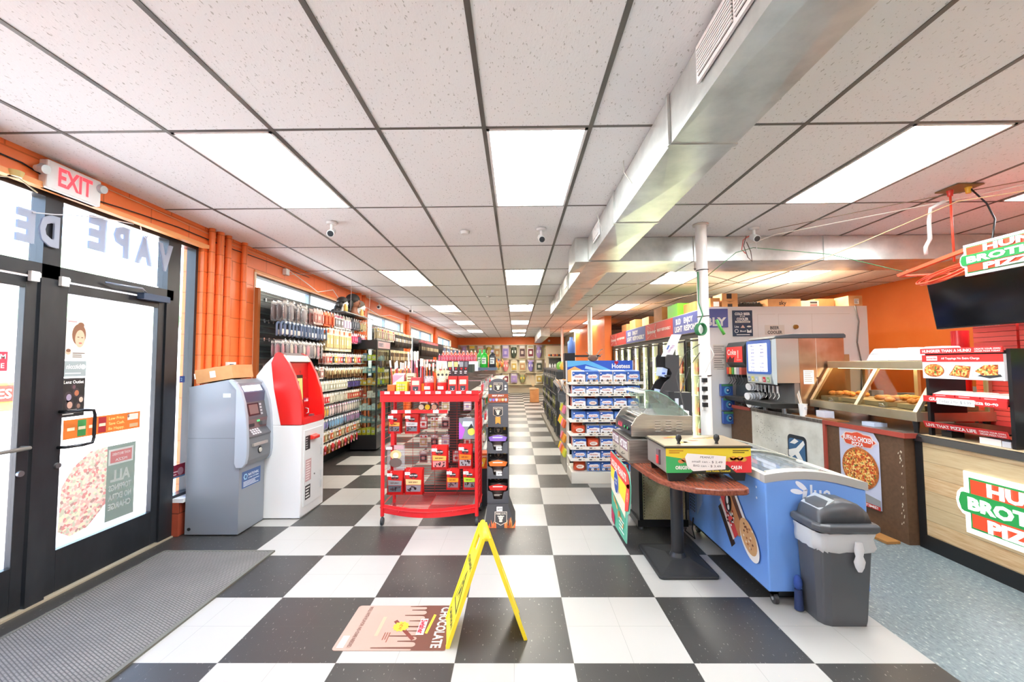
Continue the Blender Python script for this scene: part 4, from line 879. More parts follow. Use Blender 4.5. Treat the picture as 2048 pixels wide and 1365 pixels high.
hairrow(1.42, 8.45, 11.1, .16, [('e9e6e0', 'c9a848', 'd8cda8'), ('d8cda8', '6a5a4a', 'c9b98a')], .34, .11, 'straw coloured hair pack', 'hair packs beyond the showcase')
hairrow(2.22, 12.35, 14.9, .15, [('d86a72', '2a211d', 'd8cda8'), ('c95a64', '3a2a24', 'c9b98a')], .46, .12, 'pink carded dark braid pack', 'braid packs on the third panel')
hairrow(1.66, 12.35, 14.9, .17, [('d86a72', '2a211d', 'e9e6e0'), ('e9e6e0', '4a3a30', 'd33a3a')], .36, .12, 'dark braid pack', 'braid packs on the third panel')
hairrow(2.22, 16.1, 21.3, .30, [('e9e6e0', '6a7fa8', 'e9e6e0'), ('d8cda8', '8b6a44', 'e9e6e0'), ('e9e6e0', '5a7a9a', 'd8cda8')], .5, .18, 'blue grey hanging pack', 'packs at the back of the window wall', npk=1)
# ================================================================== RED WIRE RACK
RKM = m('e3262b', .35)
t = thing('wire_rack', 'red wheeled wire rack with bow front holding jerky in the main aisle', 'display rack', (-.84, 4.3, 0))
RX0, RX1, RY0, RY1 = -1.285, -.385, 4.10, 4.50
for x, y in ((RX0, RY0), (RX1, RY0), (RX0, RY1), (RX1, RY1)):
    b = MB(); b.cyl((x, y, .085), (x, y, 1.19), .018, .018, RKM, 14); _p = part('post', b, t)
    b = MB(); b.cyl((x-.012, y, .036), (x+.012, y, .036), .034, .034, m('33373a', .5), 18); b.cyl((x, y, .06), (x, y, .09), .012, .012, m('55585c', .4), 8); part('caster', b, _p)
bow = [(RX0-.02, RY1), (RX0-.02, RY0)]+[(RX0+(RX1-RX0)*k/12, RY0-.14*math.sin(math.pi*k/12)) for k in range(0, 13)]+[(RX1+.02, RY0), (RX1+.02, RY1)]
b = MB(); b.prism([(RX0-.025, RY0-.02), (RX1+.025, RY0-.02), (RX1+.025, RY1+.02), (RX0-.025, RY1+.02)], 'z', 1.185, 1.205, RKM); b.box(RX0-.025, RX1+.025, RY0-.024, RY0-.012, 1.165, 1.235, RKM); b.box(RX0-.025, RX1+.025, RY1+.012, RY1+.024, 1.185, 1.235, RKM)
b.box(RX0-.027, RX0-.015, RY0-.02, RY1+.02, 1.185, 1.235, RKM); b.box(RX1+.015, RX1+.027, RY0-.02, RY1+.02, 1.185, 1.235, RKM); part('top_tray', b, t, bevel=.002)
b = MB(); b.box(RX0-.02, RX1+.02, RY0-.032, RY0-.024, 1.235, 1.27, RKM)
f = Fr(b, (RX0, RY0-.0325, 1.238), XR, ZR, .001)
for k in range(9): f.rect(.02+k*.098, .07+k*.098, .004, .028, PRICE, 1); f.lines(.025+k*.098, .06+k*.098, .008, .024, 1, m('c98a8a'), 2, k)
part('price_rail', b, t)
b = MB(); pf = [(RX0+(RX1-RX0)*k/14, RY0-.14*math.sin(math.pi*k/14)) for k in range(15)]
for k in range(14):
    (xa, ya), (xb, yb) = pf[k], pf[k+1]; b.hexa([(xa, ya, .115), (xb, yb, .115), (xb, yb+.008, .115), (xa, ya+.008, .115)], [(xa, ya, .195), (xb, yb, .195), (xb, yb+.008, .195), (xa, ya+.008, .195)], RKM)
part('bow_front', b, t)
b = MB(); b.tube([(p[0], p[1], .165) for p in bow], .005, RKM, 6)
for k in range(24): y = RY0-.10+k*.025; b.tube([(RX0+.05, y, .165), (RX1-.05, y, .165)], .002, RKM, 5)
for x in (-1.1, -.84, -.6): b.tube([(x, RY0-.12, .162), (x, RY1, .162)], .0025, RKM, 5)
part('bottom_wire_shelf', b, t)
def wiregrid(name, par, p0, ax, L, z0, z1, dz, dv, mt, r=.0018):
    b = MB(); x, y = p0; q = lambda u, z: (x+u, y, z) if ax == 'x' else (x, y+u, z)
    n = int((z1-z0)/dz)
    for i in range(n+1): b.tube([q(0, z0+i*dz), q(L, z0+i*dz)], r, mt, 4)
    for i in range(int(L/dv)+1): b.tube([q(i*dv, z0), q(i*dv, z1)], r*1.3, mt, 4)
    return part(name, b, par)
wiregrid('back_wire_grid', t, (RX0, 4.36), 'x', RX1-RX0, .2, 1.17, .0265, .225, m('b83a34', .35, .3))
wiregrid('side_wire_grid', t, (RX0, RY0), 'y', RY1-RY0, .2, 1.15, .06, .4, RKM); wiregrid('side_wire_grid', t, (RX1, RY0), 'y', RY1-RY0, .2, 1.15, .06, .4, RKM)
b = MB(); b.box(RX0+.06, RX0+.09, RY0+.05, RY0+.062, .4, 1.06, RKM); b.box(RX0+.06, RX0+.09, RY0+.02, RY0+.03, .95, .99, RKM); part('price_strip_holder', b, t)
b = MB(); b.box(RX0+.08, RX1-.28, RY0-.002, RY0+.006, 1.055, 1.085, RKM); f = Fr(b, (RX0+.08, RY0-.002, 1.055), XR, ZR, .001)
for x in (.0, .13, .40): f.rect(x, x+.055, 0, .03, PRICE, 1)
part('upper_bar', b, t)
# jerky bags
def jerky_bag(pos, w, h, band, mid, label, tag=True, body='d5201f', depth=.03, rz=0):
    t = thing('jerky_bag', label, 'snack bag', pos, 'jerky bags on the red rack'); x, y, z = pos; b = MB(); A = m(body, .3)
    rings = []
    for zz, k, e in ((0, 1, .06), (-.05, 1, .2), (-.28, .97, .85), (-.6, .98, 1), (-.88, 1.0, .6), (-.95, 1.02, .1), (-1, 1.02, .04)):
        rings.append([Vector((x+w/2*k*s1, y+depth*.5*e*s2, z+zz*h)) for s1, s2 in ((-1, 0), (-.8, -.8), (0, -1), (.8, -.8), (1, 0), (.8, .8), (0, 1), (-.8, .8))])
    b.loft(rings, A, True); f = Fr(b, (x-w/2, y-depth*.5-.003, z-h), XR, ZR, .0012)
    f.disc(w/2, h*.74, w*.24, m('34262c'), 1, h*.10); f.poly([(w*.40, h*.70), (w*.5, h*.63), (w*.6, h*.70), (w*.5, h*.68)], m('d5201f'), 2); f.text('JACK LINKS', w/2, h*.76, h*.045, WHITE, 2, w*.42, .04)
    f.poly([(w*.10, h*.40), (w*.90, h*.40), (w*.92, h*.58), (w*.08, h*.62)], m(band, .4), 1); f.text('BEEF JERKY', w/2, h*.50, h*.05, m('5a2018'), 2, w*.5)
    f.poly([(w*.12, h*.14), (w*.88, h*.14), (w*.90, h*.38), (w*.10, h*.38)], m(mid, .35), 1)
    q = random.Random(int(w*1e4+h*1e3+x*77))
    for i in range(9): f.disc(w*q.uniform(.2, .8), h*q.uniform(.17, .35), w*.07, m('4a2f33', .4), 2, h*.03, 8, q.uniform(0, 3))
    _p = part('pouch', b, t)
    if tag: b = MB(); f = Fr(b, (x-w*.42, y-depth-.02, z-h*.20), XR, ZR, .001); b.box(x-w*.42, x-w*.42+.05, y-depth-.02, y-depth-.0185, z-h*.20, z-h*.20+.028, PRICE); f.text('$3.29', .032, .014, .011, m('55504c'), 1, .026); b.tube([(x-w*.2, y-depth-.018, z-.01), (x-w*.2, y+.10, z+.004)], .0018, HOOKM, 5); part('price_hook', b, _p)
    return t
JB = [(-1.19, 1.04, .125, .19, 'e9a24a', '6a6a72', 'jerky bag with orange band, left of the pair at the top of the rack'), (-1.02, 1.04, .135, .19, 'c9c4c4', '6d7078', 'jerky bag with silver band, right of the pair at the top of the rack'),
      (-1.18, .50, .16, .235, '8a8d90', '4f565e', 'jerky bag with grey band at the lower left corner of the rack'), (-1.0, .515, .18, .25, 'f0c68a', '8a8088', 'large jerky bag with cream band on the lower row of the rack'),
      (-.75, .735, .16, .235, 'f2b35a', 'd98a8a', 'red jerky bag with pink pieces at the centre right of the rack'), (-.50, .745, .14, .235, 'ef7d22', 'a39a9e', 'jerky bag with bright orange band beside the right post'),
      (-.62, .51, .13, .20, 'f0a02a', '8a6a70', 'jerky bag with amber band low on the right of the rack'), (-.46, .51, .13, .20, 'b5dc3a', '7a747a', 'jerky bag with green band low beside the right post')]
for x, z, w, h, c1, c2, l in JB:
    for k in range(2): jerky_bag((x, 4.16+k*.05, z-.0), w, h, c1, c2, l if k == 0 else 'second '+l.replace('jerky bag', 'bag, behind').replace(' of the rack', '').replace(' of the pair', ''), k == 0)
b = MB(); b.box(-1.26, -1.09, 4.15, 4.165, .50, .74, BAGP); b.box(-1.25, -1.10, 4.16, 4.162, .70, .74, m('e9a8b0', .4)); f = Fr(b, (-1.26, 4.149, .50), XR, ZR, .001); f.disc(.085, .15, .055, m('d9c48a'), 1, .045); f.disc(.085, .145, .028, m('e9e0cc'), 2); f.disc(.085, .075, .06, m('6a5a55'), 2, .045); f.rect(-.01, .05, .20, .225, PRICE, 3)
solo('snack_bag', b, 'clear snack bag with a bear face at the left of the rack', 'snack bag')
b = MB(); b.prism([(-.56, .80), (-.40, .80), (-.405, 1.0), (-.56, 1.0)], 'y', 4.14, 4.17, m('8f949c', .3, .2)); f = Fr(b, (-.56, 4.139, .80), XR, ZR, .001); f.poly([(0, 0), (.03, 0), (.06, .09), (.01, .16), (0, .16)], m('b95fd0'), 1); f.disc(.12, .07, .035, m('d6dd5a'), 1); f.poly([(.03, .12), (.14, .12), (.13, .17), (.04, .17)], m('c9dbe6'), 1); f.poly([(.08, .09), (.14, .11), (.12, .15)], m('2c3038'), 2)
solo('snack_bag', b, 'silver bag with purple print beside the upper right of the rack', 'snack bag')
for i, (x, c) in enumerate(((-.925, 'd9cdb8'), (-.865, 'e9c92a'), (-.80, 'd8a88a'))):
    b = MB(); b.cyl((x, 4.13, 1.11), (x, 4.20, 1.11), .031, .031, m('3a3a3c', .3, .4), 20); b.cyl((x, 4.128, 1.11), (x, 4.13, 1.11), .026, .026, m(c, .4), 18); solo('snuff_can', b, 'round tin with %s lid under the top tray, %s of three' % (['cream', 'yellow', 'tan'][i], ['left', 'middle', 'right'][i]), 'tin', 'round tins under the top tray')
# things on the top tray
def stick(x, y, z, L, c, dx, dy, label, grp, r=.006):
    b = MB(); b.cyl((x, y, z), (x+dx, y+dy, z+L), r, r, m(c, .35), 6); b.cyl((x+dx*.82, y+dy*.82, z+L*.82), (x+dx*1.02, y+dy*1.02, z+L*1.03), r*1.5, r*1.6, m('efe6da', .4), 6)
    solo('meat_stick', b, label, 'meat stick', grp)
def dbox(x0, x1, y0, y1, z, h, c, label, deco=None, back=0):
    b = MB(); M_ = m(c, .4); b.hexa([(x0, y0, z), (x1, y0, z), (x1, y1, z), (x0, y1, z)], [(x0, y0, z+h), (x1, y0, z+h), (x1, y1, z+h+back), (x0, y1, z+h+back)], M_)
    f = Fr(b, (x0, y0, z), XR, ZR, .001); W_ = x1-x0
    if deco: deco(f, W_, h)
    return solo('counter_display_box', b, label, 'display box')
ZT = 1.207
def shield(f, w, h): f.rect(w*.12, w*.88, h*.62, h*.84, m('e9d9b0'), 1); f.poly([(w*.2, h*.55), (w*.8, h*.55), (w*.8, h*.38), (w*.5, h*.26), (w*.2, h*.38)], m('3a4048'), 1); f.poly([(w*.42, h*.44), (w*.5, h*.34), (w*.58, h*.44), (w*.5, h*.40)], WHITE, 2); f.text('SHIELD', w*.5, h*.34, h*.05, WHITE, 2, w*.3) if False else f.lines(w*.3, w*.7, h*.30, h*.34, 1, WHITE, 2)
dbox(-1.02, -.93, 4.10, 4.19, ZT, .19, 'e5474a', 'coral red display box with dark crest on the tray, third from the left', shield)
dbox(-.66, -.575, 4.10, 4.19, ZT, .20, 'da2f2c', 'red jerky box with dark crest, left of the pair at the tray end', shield); dbox(-.56, -.475, 4.10, 4.19, ZT, .20, 'e03330', 'red jerky box with dark crest, right of the pair at the tray end', shield)
def yel(f, w, h): f.lines(w*.1, w*.9, h*.1, h*.9, 4, m('f4ec9a'), 1, 3); [f.rect(w*k, w*k+.004, h*.2, h*.9, m('4a4a2a'), 2) for k in (.3, .45, .6, .75)]
dbox(-1.165, -1.06, 4.11, 4.19, ZT, .15, 'f2df3a', 'yellow open box of snacks on the tray, second from the left', yel)
dbox(-1.25, -1.18, 4.11, 4.19, ZT, .12, 'e8662a', 'low orange box at the left end of the tray'); dbox(-1.09, -1.01, 4.21, 4.28, ZT, .23, 'e9c9a8', 'cream and pink box behind the yellow box', lambda f, w, h: (f.rect(0, w, h*.3, h*.45, m('d98aa0'), 1), f.lines(w*.1, w*.9, h*.55, h*.9, 3, m('7a5a4a'), 1)))
dbox(-1.23, -1.12, 4.22, 4.29, ZT, .21, 'd98ba0', 'pink slanted box behind the orange box', lambda f, w, h: (f.poly([(0, h*.6), (w, h), (w, h*.75), (0, h*.3)], m('efe6ea'), 1), f.text('$2.29', w*.6, h*.45, .012, m('55555a'), 2)), .02)
def tub(x, y, label, c='e8888a'):
    b = MB(); b.lathe([(.042, 0), (.046, .01), (.05, .14)], (x, y, ZT), m('d82a2a', .35), 18); b.lathe([(.05, .14), (.05, .19), (.035, .205)], (x, y, ZT), BAGP, 18); f = Fr(b, (x-.035, y-.052, ZT+.075), XR, ZR, .001); f.rect(0, .055, .0, .03, PRICE, 1); f.text('$1.29', .034, .014, .010, m('444444'), 2); b.ball((x, y, ZT+.155), .04, m(c, .5), 8, 1, 1, .8)
    solo('snack_tub', b, label, 'tub')
tub(-.855, 4.15, 'red tub with clear lid and price tag on the tray'); tub(-.725, 4.15, 'second red tub with price tag, right of centre on the tray', 'd8c98a')
dbox(-.925, -.885, 4.13, 4.18, ZT, .13, 'f08a2a', 'small orange box left of the red tub')
q = random.Random(8); GS = 'meat sticks standing in boxes on the red rack'
def cluster(x0, x1, y, z, n, L, cols, word):
    for i in range(n):
        x = x0+(x1-x0)*(i+.5)/n; c = cols[i % len(cols)]; stick(x, y+q.uniform(-.012, .012), ZT, z-ZT+.05+L*q.uniform(.85, 1), c, q.uniform(-.02, .02)+(x-(x0+x1)/2)*.5, q.uniform(-.01, .02), '%s meat stick, %s from left in %s' % ({'b03a3a': 'red', '8a3a5a': 'plum', 'd8702a': 'orange', 'c0282c': 'bright red', '7a2a2a': 'dark red', 'c9a0b4': 'lilac'}[c], ORD[i], word), GS)
cluster(-1.25, -1.10, 4.32, ZT+.10, 9, .20, ['b03a3a', 'd8702a', '8a3a5a'], 'the far left cluster'); cluster(-1.08, -1.0, 4.30, ZT+.15, 7, .25, ['8a3a5a', 'c9a0b4', 'b03a3a'], 'the tallest cluster')
cluster(-.98, -.90, 4.25, ZT+.12, 6, .20, ['c0282c', 'c9a0b4', 'd8702a'], 'the cluster behind the coral box'); cluster(-.88, -.76, 4.30, ZT+.08, 9, .20, ['c0282c', 'b03a3a', 'd8702a'], 'the fan of sticks at the middle'); cluster(-.74, -.68, 4.32, ZT+.08, 5, .16, ['b03a3a', '7a2a2a'], 'the small cluster right of the middle')
for i, (x, y, c1) in enumerate(((-.655, 4.2, 'd9c48a'), (-.60, 4.22, 'c9b87a'), (-.545, 4.21, '8a8f94'), (-.505, 4.23, '6f757c'))):
    b = MB(); b.rbox((x, y, ZT+.25), (.045, .018, .20), 0, m('3b3238', .35), 0, .06*(i-1.5)); f = Fr(b, (x-.0225, y-.010, ZT+.18), XR, ZR, .001); f.rect(.003, .042, .11, .16, m(c1), 1); f.poly([(.012, .10), (.034, .10), (.023, .08)], RED, 2); f.lines(.008, .038, .04, .075, 2, WHITE, 1, i)
    solo('jerky_bar', b, 'dark jerky bar sticking up behind the crest boxes, %s of four' % ['leftmost', 'second', 'third', 'rightmost'][i], 'snack bar', 'jerky bars on the rack tray')
for i in range(3):
    x = -.765+i*.04; b = MB(); b.rbox((x, 4.165, ZT+.215), (.04, .012, .085), 0, m('cfc49a', .35), 0, .15*(i-1)); f = Fr(b, (x-.02, 4.158, ZT+.17), XR, ZR, .001); f.disc(.02, .045, .012, m('3a3438'), 1); solo('jerky_bar', b, 'short gold and black jerky bar over the second tub, %s of three' % ['left', 'middle', 'right'][i], 'snack bar', 'short jerky bars over the tub')

# ================================================================== BEEF JERKY CARDBOARD TOWER
t = thing('jerky_tower', 'dark grey cardboard beef jerky tower with arched header right of the red rack', 'display stand', (-.18, 4.3, 0))
CG = m('55555a', .6); CGD = m('3c3b3e', .6)
b = MB(); b.hexa([(-.305, 4.02, 0), (-.02, 4.02, 0), (-.02, 4.46, 0), (-.305, 4.46, 0)], [(-.285, 4.10, .19), (-.085, 4.10, .19), (-.085, 4.42, .19), (-.285, 4.42, .19)], CGD)
up = Vector((0, .08, .19)); f = Fr(b, (-.295, 4.02, 0), XR, up, .0015)
OR = m('e2662a', .6); q = random.Random(3)
for k in range(26): x = q.choice((q.uniform(.005, .09), q.uniform(.17, .26))); f.poly([(x, .0), (x+.02, .0), (x+q.uniform(-.01, .03), q.uniform(.03, .10))], OR if k % 3 else m('f0a85a'), 1)
def crest(f, x, y, s, c='e9dcc8'):
    f.poly([(x-.05*s, y+.05*s), (x+.05*s, y+.05*s), (x+.05*s, y-.03*s), (x, y-.055*s), (x-.05*s, y-.03*s)], m(c), 2); f.poly([(x-.046*s, y+.046*s), (x+.046*s, y+.046*s), (x+.046*s, y-.028*s), (x, y-.05*s), (x-.046*s, y-.028*s)], m('3a383a'), 3)
    f.text('PRIME CUTS', x, y+.033*s, .013*s, m(c), 4, .08*s); f.disc(x, y+.002*s, .018*s, m(c), 4); f.disc(x-.007*s, y+.004*s, .003*s, m('3a383a'), 5); f.disc(x+.007*s, y+.004*s, .003*s, m('3a383a'), 5); f.disc(x-.02*s, y+.014*s, .008*s, m(c), 4, .004*s); f.disc(x+.02*s, y+.014*s, .008*s, m(c), 4, .004*s); f.disc(x, y-.022*s, .014*s, m(c), 4, .008*s)
crest(f, .14, .085, 1.15); f.rect(.10, .155, .145, .185, PRICE, 6); f.text('$8.99', .13, .165, .014, m('333333'), 7); part('flared_base', b, t)
TX0, TX1 = -.285, -.085
for i, (z0, z1, pc, nm) in enumerate(((.19, .42, 'd8352f', 'red'), (.42, .66, 'ee7a33', 'orange'), (.66, .90, '8f6fc4', 'purple'))):
    b = MB(); b.box(TX0-.004, TX0+.002, 4.14, 4.42, z0, z1, CG); b.box(TX1-.002, TX1+.004, 4.14, 4.42, z0, z1, CG); b.box(TX0, TX1, 4.30, 4.42, z0, z1, CGD)
    lo = z0+.0; b.prism([(TX0, lo), (TX1, lo), (TX1, lo+.12), (TX1-.045, lo+.10), (TX1-.06, lo+.035), (TX0+.06, lo+.035), (TX0+.045, lo+.10), (TX0, lo+.12)], 'y', 4.14, 4.145, CG)
    f = Fr(b, (TX0, 4.30, z0), XR, ZR, .0015); crest(f, .10, .20, .75, 'b8ae9c'); f.rect(.15, .175, .20, .235, m('d8b04a'), 2); f.disc(.02, .21, .008, m('c9b86a'), 2); f.disc(.02, .185, .008, m('d9dcd8'), 2)
    _p = part('tray_shell', b, t)
    b = MB(); rings = []
    for zz, w, e in ((0, .05, .02), (.05, .055, .05), (.10, .085, .05), (.125, .095, .035), (.15, .09, .01)):
        rings.append([Vector((-.185+w*a, 4.21+e*c_, z0+.02+zz)) for a, c_ in ((-1, 0), (-.7, -.8), (0, -1), (.7, -.8), (1, 0), (.7, .8), (0, 1), (-.7, .8))])
    b.loft(rings, m('4b3d3a', .3), True); f = Fr(b, (-.185, 4.157, z0), XR, ZR, .001); f.poly([(-.075, .115), (.075, .115), (.092, .155), (0, .175), (-.092, .155)], m(pc, .35), 1); f.lines(-.05, .05, .14, .16, 1, WHITE, 2); f.lines(-.04, .04, .06, .08, 2, m('d9d0c4'), 1)
    part('jerky_pouch', b, _p, nm+' topped jerky pouch in its tray')
    b = MB(); b.box(-.20, -.145, 4.134, 4.137, z0+.03, z0+.07, PRICE); f = Fr(b, (-.20, 4.134, z0+.03), XR, ZR, .001); f.text('$8.99', .035, .02, .014, m('333333'), 1)
    if i: part('price_card', b, _p)
b = MB(); hd = [(TX0, .90), (TX1, .90), (TX1, 1.30)]+[(-.185+.10*math.cos(math.radians(a)), 1.30+.075*math.sin(math.radians(a))) for a in range(15, 180, 15)]+[(TX0, 1.30)]
b.prism(hd, 'y', 4.30, 4.315, CG); b.prism([(TX0-.0, .90), (TX1, .90), (TX1, 1.12), (TX0, 1.12)], 'y', 4.22, 4.30, CG)
f = Fr(b, (TX0, 4.299, .90), XR, ZR, .0015); f.rect(0, .20, .235, .32, m('a4502f'), 1); f.text('BEEF JERKY', .10, .305, .016, WHITE, 2, .12)
for k in range(6): f.disc(.022+k*.031, .265, .013, m(['7d9fc4', '8f6fc4', 'd9d0e4', 'e08a5a', 'd9c48a', 'b8b8c4'][k]), 2, .018); f.rect(.012+k*.031, .032+k*.031, .276, .282, m('3a383a'), 3)
crest(f, .10, .39, .9); f.disc(.025, .40, .012, m('e2d06a'), 2); f.disc(.025, .37, .011, m('b9c4d0'), 2); f.disc(.175, .40, .011, WHITE, 2); f.disc(.175, .37, .011, WHITE, 2)
g = Fr(b, (TX0, 4.219, .90), XR, ZR, .0015); crest(g, .10, .15, .95); g.poly([(.075, .10), (.125, .10), (.125, .03), (.10, .045), (.075, .03)], m('e8a24a'), 3); part('arched_header', b, t)
# yellow ribbon box beside it
b = MB(); b.box(-.42, -.31, 4.62, 4.80, .40, .56, m('e0621f', .5)); b.box(-.41, -.32, 4.63, 4.79, 0, .40, DARK); f = Fr(b, (-.42, 4.62, .40), XR, ZR, .0015); f.text('CIGARS', .055, .13, .02, m('f6e9d0'), 1, .09); f.poly([(.02, .02), (.06, .02), (.09, .11), (.05, .11)], m('f2c23a'), 1); f.disc(.04, .06, .014, m('d9d0c4'), 2); solo('boxed_item', b, 'orange box with a yellow stripe between the red rack and the jerky tower', 'box')

# ================================================================== MAIN GONDOLA behind the red rack
t = thing('gondola_shelf', 'long white and black store shelf behind the red wire rack', 'store shelf', (-.72, 9, 0)); GX0, GX1, GY0, GY1 = -1.12, -.33, 5.0, 14.5
b = MB(); b.box(GX0+.02, GX1-.02, GY0, GY1, 0, .12, m('4a4642', .6)); part('base_deck', b, t); b = MB(); b.box(-.745, -.705, GY0, GY1, .12, 1.42, m('3b3230', .6)); part('spine_panel', b, t)
b = MB(); b.box(-.80, -.66, GY0-.02, GY0, .12, 1.42, m('372f31', .6)); part('end_post', b, t)
for z in (.45, .78, 1.10):
    for s_, x0, x1 in ((0, GX0+.05, -.75), (1, -.70, GX1-.05)): b = MB(); b.box(x0, x1, GY0+.3, GY1, z, z+.02, m('d9d4cc', .5)); part('shelf_board', b, t)
# end cap hooks with candy packs seen through the wire rack
cols = [('e9e6e0', '8b6a44', 'e9e6e0'), ('d33a3a', 'e9e6e0', 'c9a09a'), ('e9e6e0', 'c9b98a', 'd33a3a'), ('c9a09a', '2c2c33', 'e9e6e0'), ('b9a6c4', 'e9e6e0', 'e9e6e0')]
for r_, z in enumerate((1.12, .92, .72, .54)):
    for i in range(6):
        x = -1.06+i*.125
        if i in (3,) and r_ < 3: continue
        hang('candy_card', 'card', cols[(i+r_) % 5], .13, .09, (x, 4.86, z), 'carded candy pack, %s row, %s from left, shelf end behind the rack' % (ROWW[r_], ORD[i]), 'candy pack', 'candy packs on the shelf end', -math.pi/2)
        hook((x, 4.985, z+.006), .14, -math.pi/2, 'wire hook on the store shelf end behind the rack', 'wire hooks on the shelf end')
# goods on the aisle side of the gondola, with hooks pointing at the aisle
gc = [('e9e6e0', 'd33a3a', 'e9e6e0'), ('b7c98a', '3f8f4c', 'e9e6e0'), ('e989a9', 'e9e6e0', 'b9a6c4'), ('2c2c33', '7a7f8a', 'e9e6e0'), ('6fa9b3', 'e9e6e0', 'e9e6e0'), ('e0622c', 'e9e6e0', 'f0d23a')]
for r_, z in enumerate((1.32, 1.12, .92, .70, .48)):
    hang_rail([(-.42, 5.05, 7.6)], z, -.70, 'wire rail of small packs, %s row on the aisle side shelf' % ROWW[r_])
    for i in range(11):
        y = 5.1+i*.24
        hang('small_goods', ['card', 'bag'][(i+r_) % 2], gc[(i*2+r_) % 6], .15, .12, (-.42, y, z), 'small hanging pack on the aisle side shelf, %s row, %s along from the red rack' % (ROWW[r_], ORD[i]), 'hanging pack', 'packs on the aisle side shelf')
# tall stepped display with pink lotion bottles
t = thing('lotion_shelf', 'white stepped shelf of pink lotion bottles on top of the store shelf', 'display shelf', (-.8, 5.8, 1.42)); b = MB(); b.prism([(-1.05, 1.43), (-.50, 1.43), (-.50, 1.545), (-1.05, 1.57)], 'y', 5.55, 5.57, m('eef2f6', .4)); b.box(-1.05, -.50, 5.57, 5.95, 1.43, 1.56, m('e4e8ee', .4)); part('tray', b, t)
def bottle(x, y, z, h, r, body, cap, label, cat, grp, lab=None):
    b = MB(); b.lathe([(r*.95, 0), (r, .006), (r, h*.62), (r*.75, h*.76), (r*.35, h*.82), (r*.33, h*.86)], (x, y, z), m(body, .3), 12); b.cyl((x, y, z+h*.86), (x, y, z+h), r*.42, r*.38, m(cap, .4), 10)
    if lab: f = Fr(b, (x-r*.6, y-r*.99, z+h*.2), XR, ZR, .001); f.rect(0, r*1.2, 0, h*.35, m(lab), 1); f.lines(r*.1, r*1.1, .01, h*.3, 2, m('7a7a80'), 2)
    return solo('bottle', b, label, cat, grp)
for i in range(14): bottle(-1.02+i*.036, 5.62, 1.562, .10, .0165, 'd8506a', 'efe2e6', 'pink lotion bottle, %s from the left in the front row' % ORD[i], 'bottle', 'pink lotion bottles', 'e989a0')
for i in range(9): bottle(-1.0+i*.055, 5.80, 1.562, .145, .024, 'e9785a', 'f2e9e6', 'coral lotion bottle, %s from the left in the rear row' % ORD[i], 'bottle', 'coral lotion bottles', 'f2d9d0')
b = MB(); b.box(-.50, -.26, 5.58, 5.90, 1.44, 1.475, m('6a7a90', .3)); solo('tray', b, 'blue grey tray under the green mouthwash bottle', 'tray')
bottle(-.43, 5.68, 1.476, .24, .05, '2fbf3a', '4ac45a', 'bright green mouthwash bottle on the blue grey tray', 'bottle', None, 'd9e9d4'); bottle(-.32, 5.68, 1.476, .235, .048, '33363a', 'c9bfe0', 'dark bottle with lilac cap beside the green bottle', 'bottle', None, 'e4ece4'); bottle(-.50, 5.85, 1.476, .25, .045, '3aa845', '55c060', 'darker green bottle behind the others on the tray', 'bottle', None, 'd9e9d4')
# hair care and colourful goods along the gondola top
tc = ['c9432f', '3f8f6a', 'e08a2a', '2c2c33', '8b6a44', 'e989a9', 'd9c06a', '5a6a8a']
tn = ['red', 'green', 'orange', 'black', 'brown', 'pink', 'gold', 'slate blue']
for i in range(24):
    y = 6.3+i*.32; c = i % 8; q = random.Random(i); h = q.uniform(.14, .26); x = -.45-.12*(i % 2)
    b = MB()
    if i % 3 == 0: b.ball((x, y, 1.42+.08), .08, m(tc[c], .4), 8)
    else: b.lathe([(.05, 0), (.055, .01), (.05, h*.7), (.025, h*.82), (.025, h)], (x, y, 1.421), m(tc[c], .35), 12)
    solo('shelf_item', b, '%s item on top of the store shelf, %s behind the lotion shelf' % (tn[c], ORD[i]), 'shelf goods', 'goods on the store shelf top')
b = MB(); b.box(-.98, -.80, 5.02, 5.24, 1.425, 1.47, m('8a6f3a', .5)); b.box(-.72, -.52, 5.02, 5.3, 1.425, 1.52, m('2f3a30', .5)); solo('carton', b, 'flat dark and tan cartons on the near end of the store shelf', 'box')

# ================================================================== BLACK SHELF on the right of the aisle, with hanging goods
t = thing('black_shelf', 'tall black slatted store shelf behind the snack cake rack', 'store shelf', (1.2, 9.5, 0)); b = MB(); b.box(.72, 1.75, 8.0, 12.4, 0, .08, m('8a8276', .6)); part('base_deck', b, t)
b = MB(); b.box(.755, 1.60, 8.05, 8.10, .18, 1.36, m('2a2b2d', .45)); part('end_panel', b, t); b = MB(); b.box(.80, .84, 8.10, 12.4, .12, 1.36, m('232426', .45)); part('side_panel', b, t); b = MB(); b.box(1.56, 1.60, 8.10, 12.4, .12, 1.36, m('232426', .45)); part('side_panel', b, t)
b = MB(); b.box(.78, 1.62, 8.05, 12.4, 1.36, 1.40, m('4a4d50', .4)); part('top_board', b, t); b = MB()
for y in (8.4, 8.9, 9.9, 10.9): b.box(.775, .80, y-.015, y+.015, .10, 1.36, m('6f7376', .3, .5))
part('upright', b, t, stuff=False)
gcols = [('2c2c33', '2c2c33', 'e9e6e0'), ('2c2c33', '4a4a52', 'd8cda8'), ('3a3a3a', '7a7a40', 'e9e6e0'), ('2c2c33', '5a5a3a', 'e9e6e0')]
for r_, z in enumerate((1.28, .92, .58)):
    hang_rail([(.76, 8.15, 12.2)], z, .80, 'wire rail of dark packs, %s row on the black shelf' % ROWW[r_])
    for i in range(12):
        y = 8.25+i*.34; hang('sock_pack', 'hair' if r_ == 1 else 'card', gcols[(i+r_) % 4], .30, .13, (.76, y, z), 'dark hanging pack on the black shelf, %s row, %s back from the rack' % (ROWW[r_], ORD[i]), 'hanging pack', 'packs on the black shelf side', math.pi)
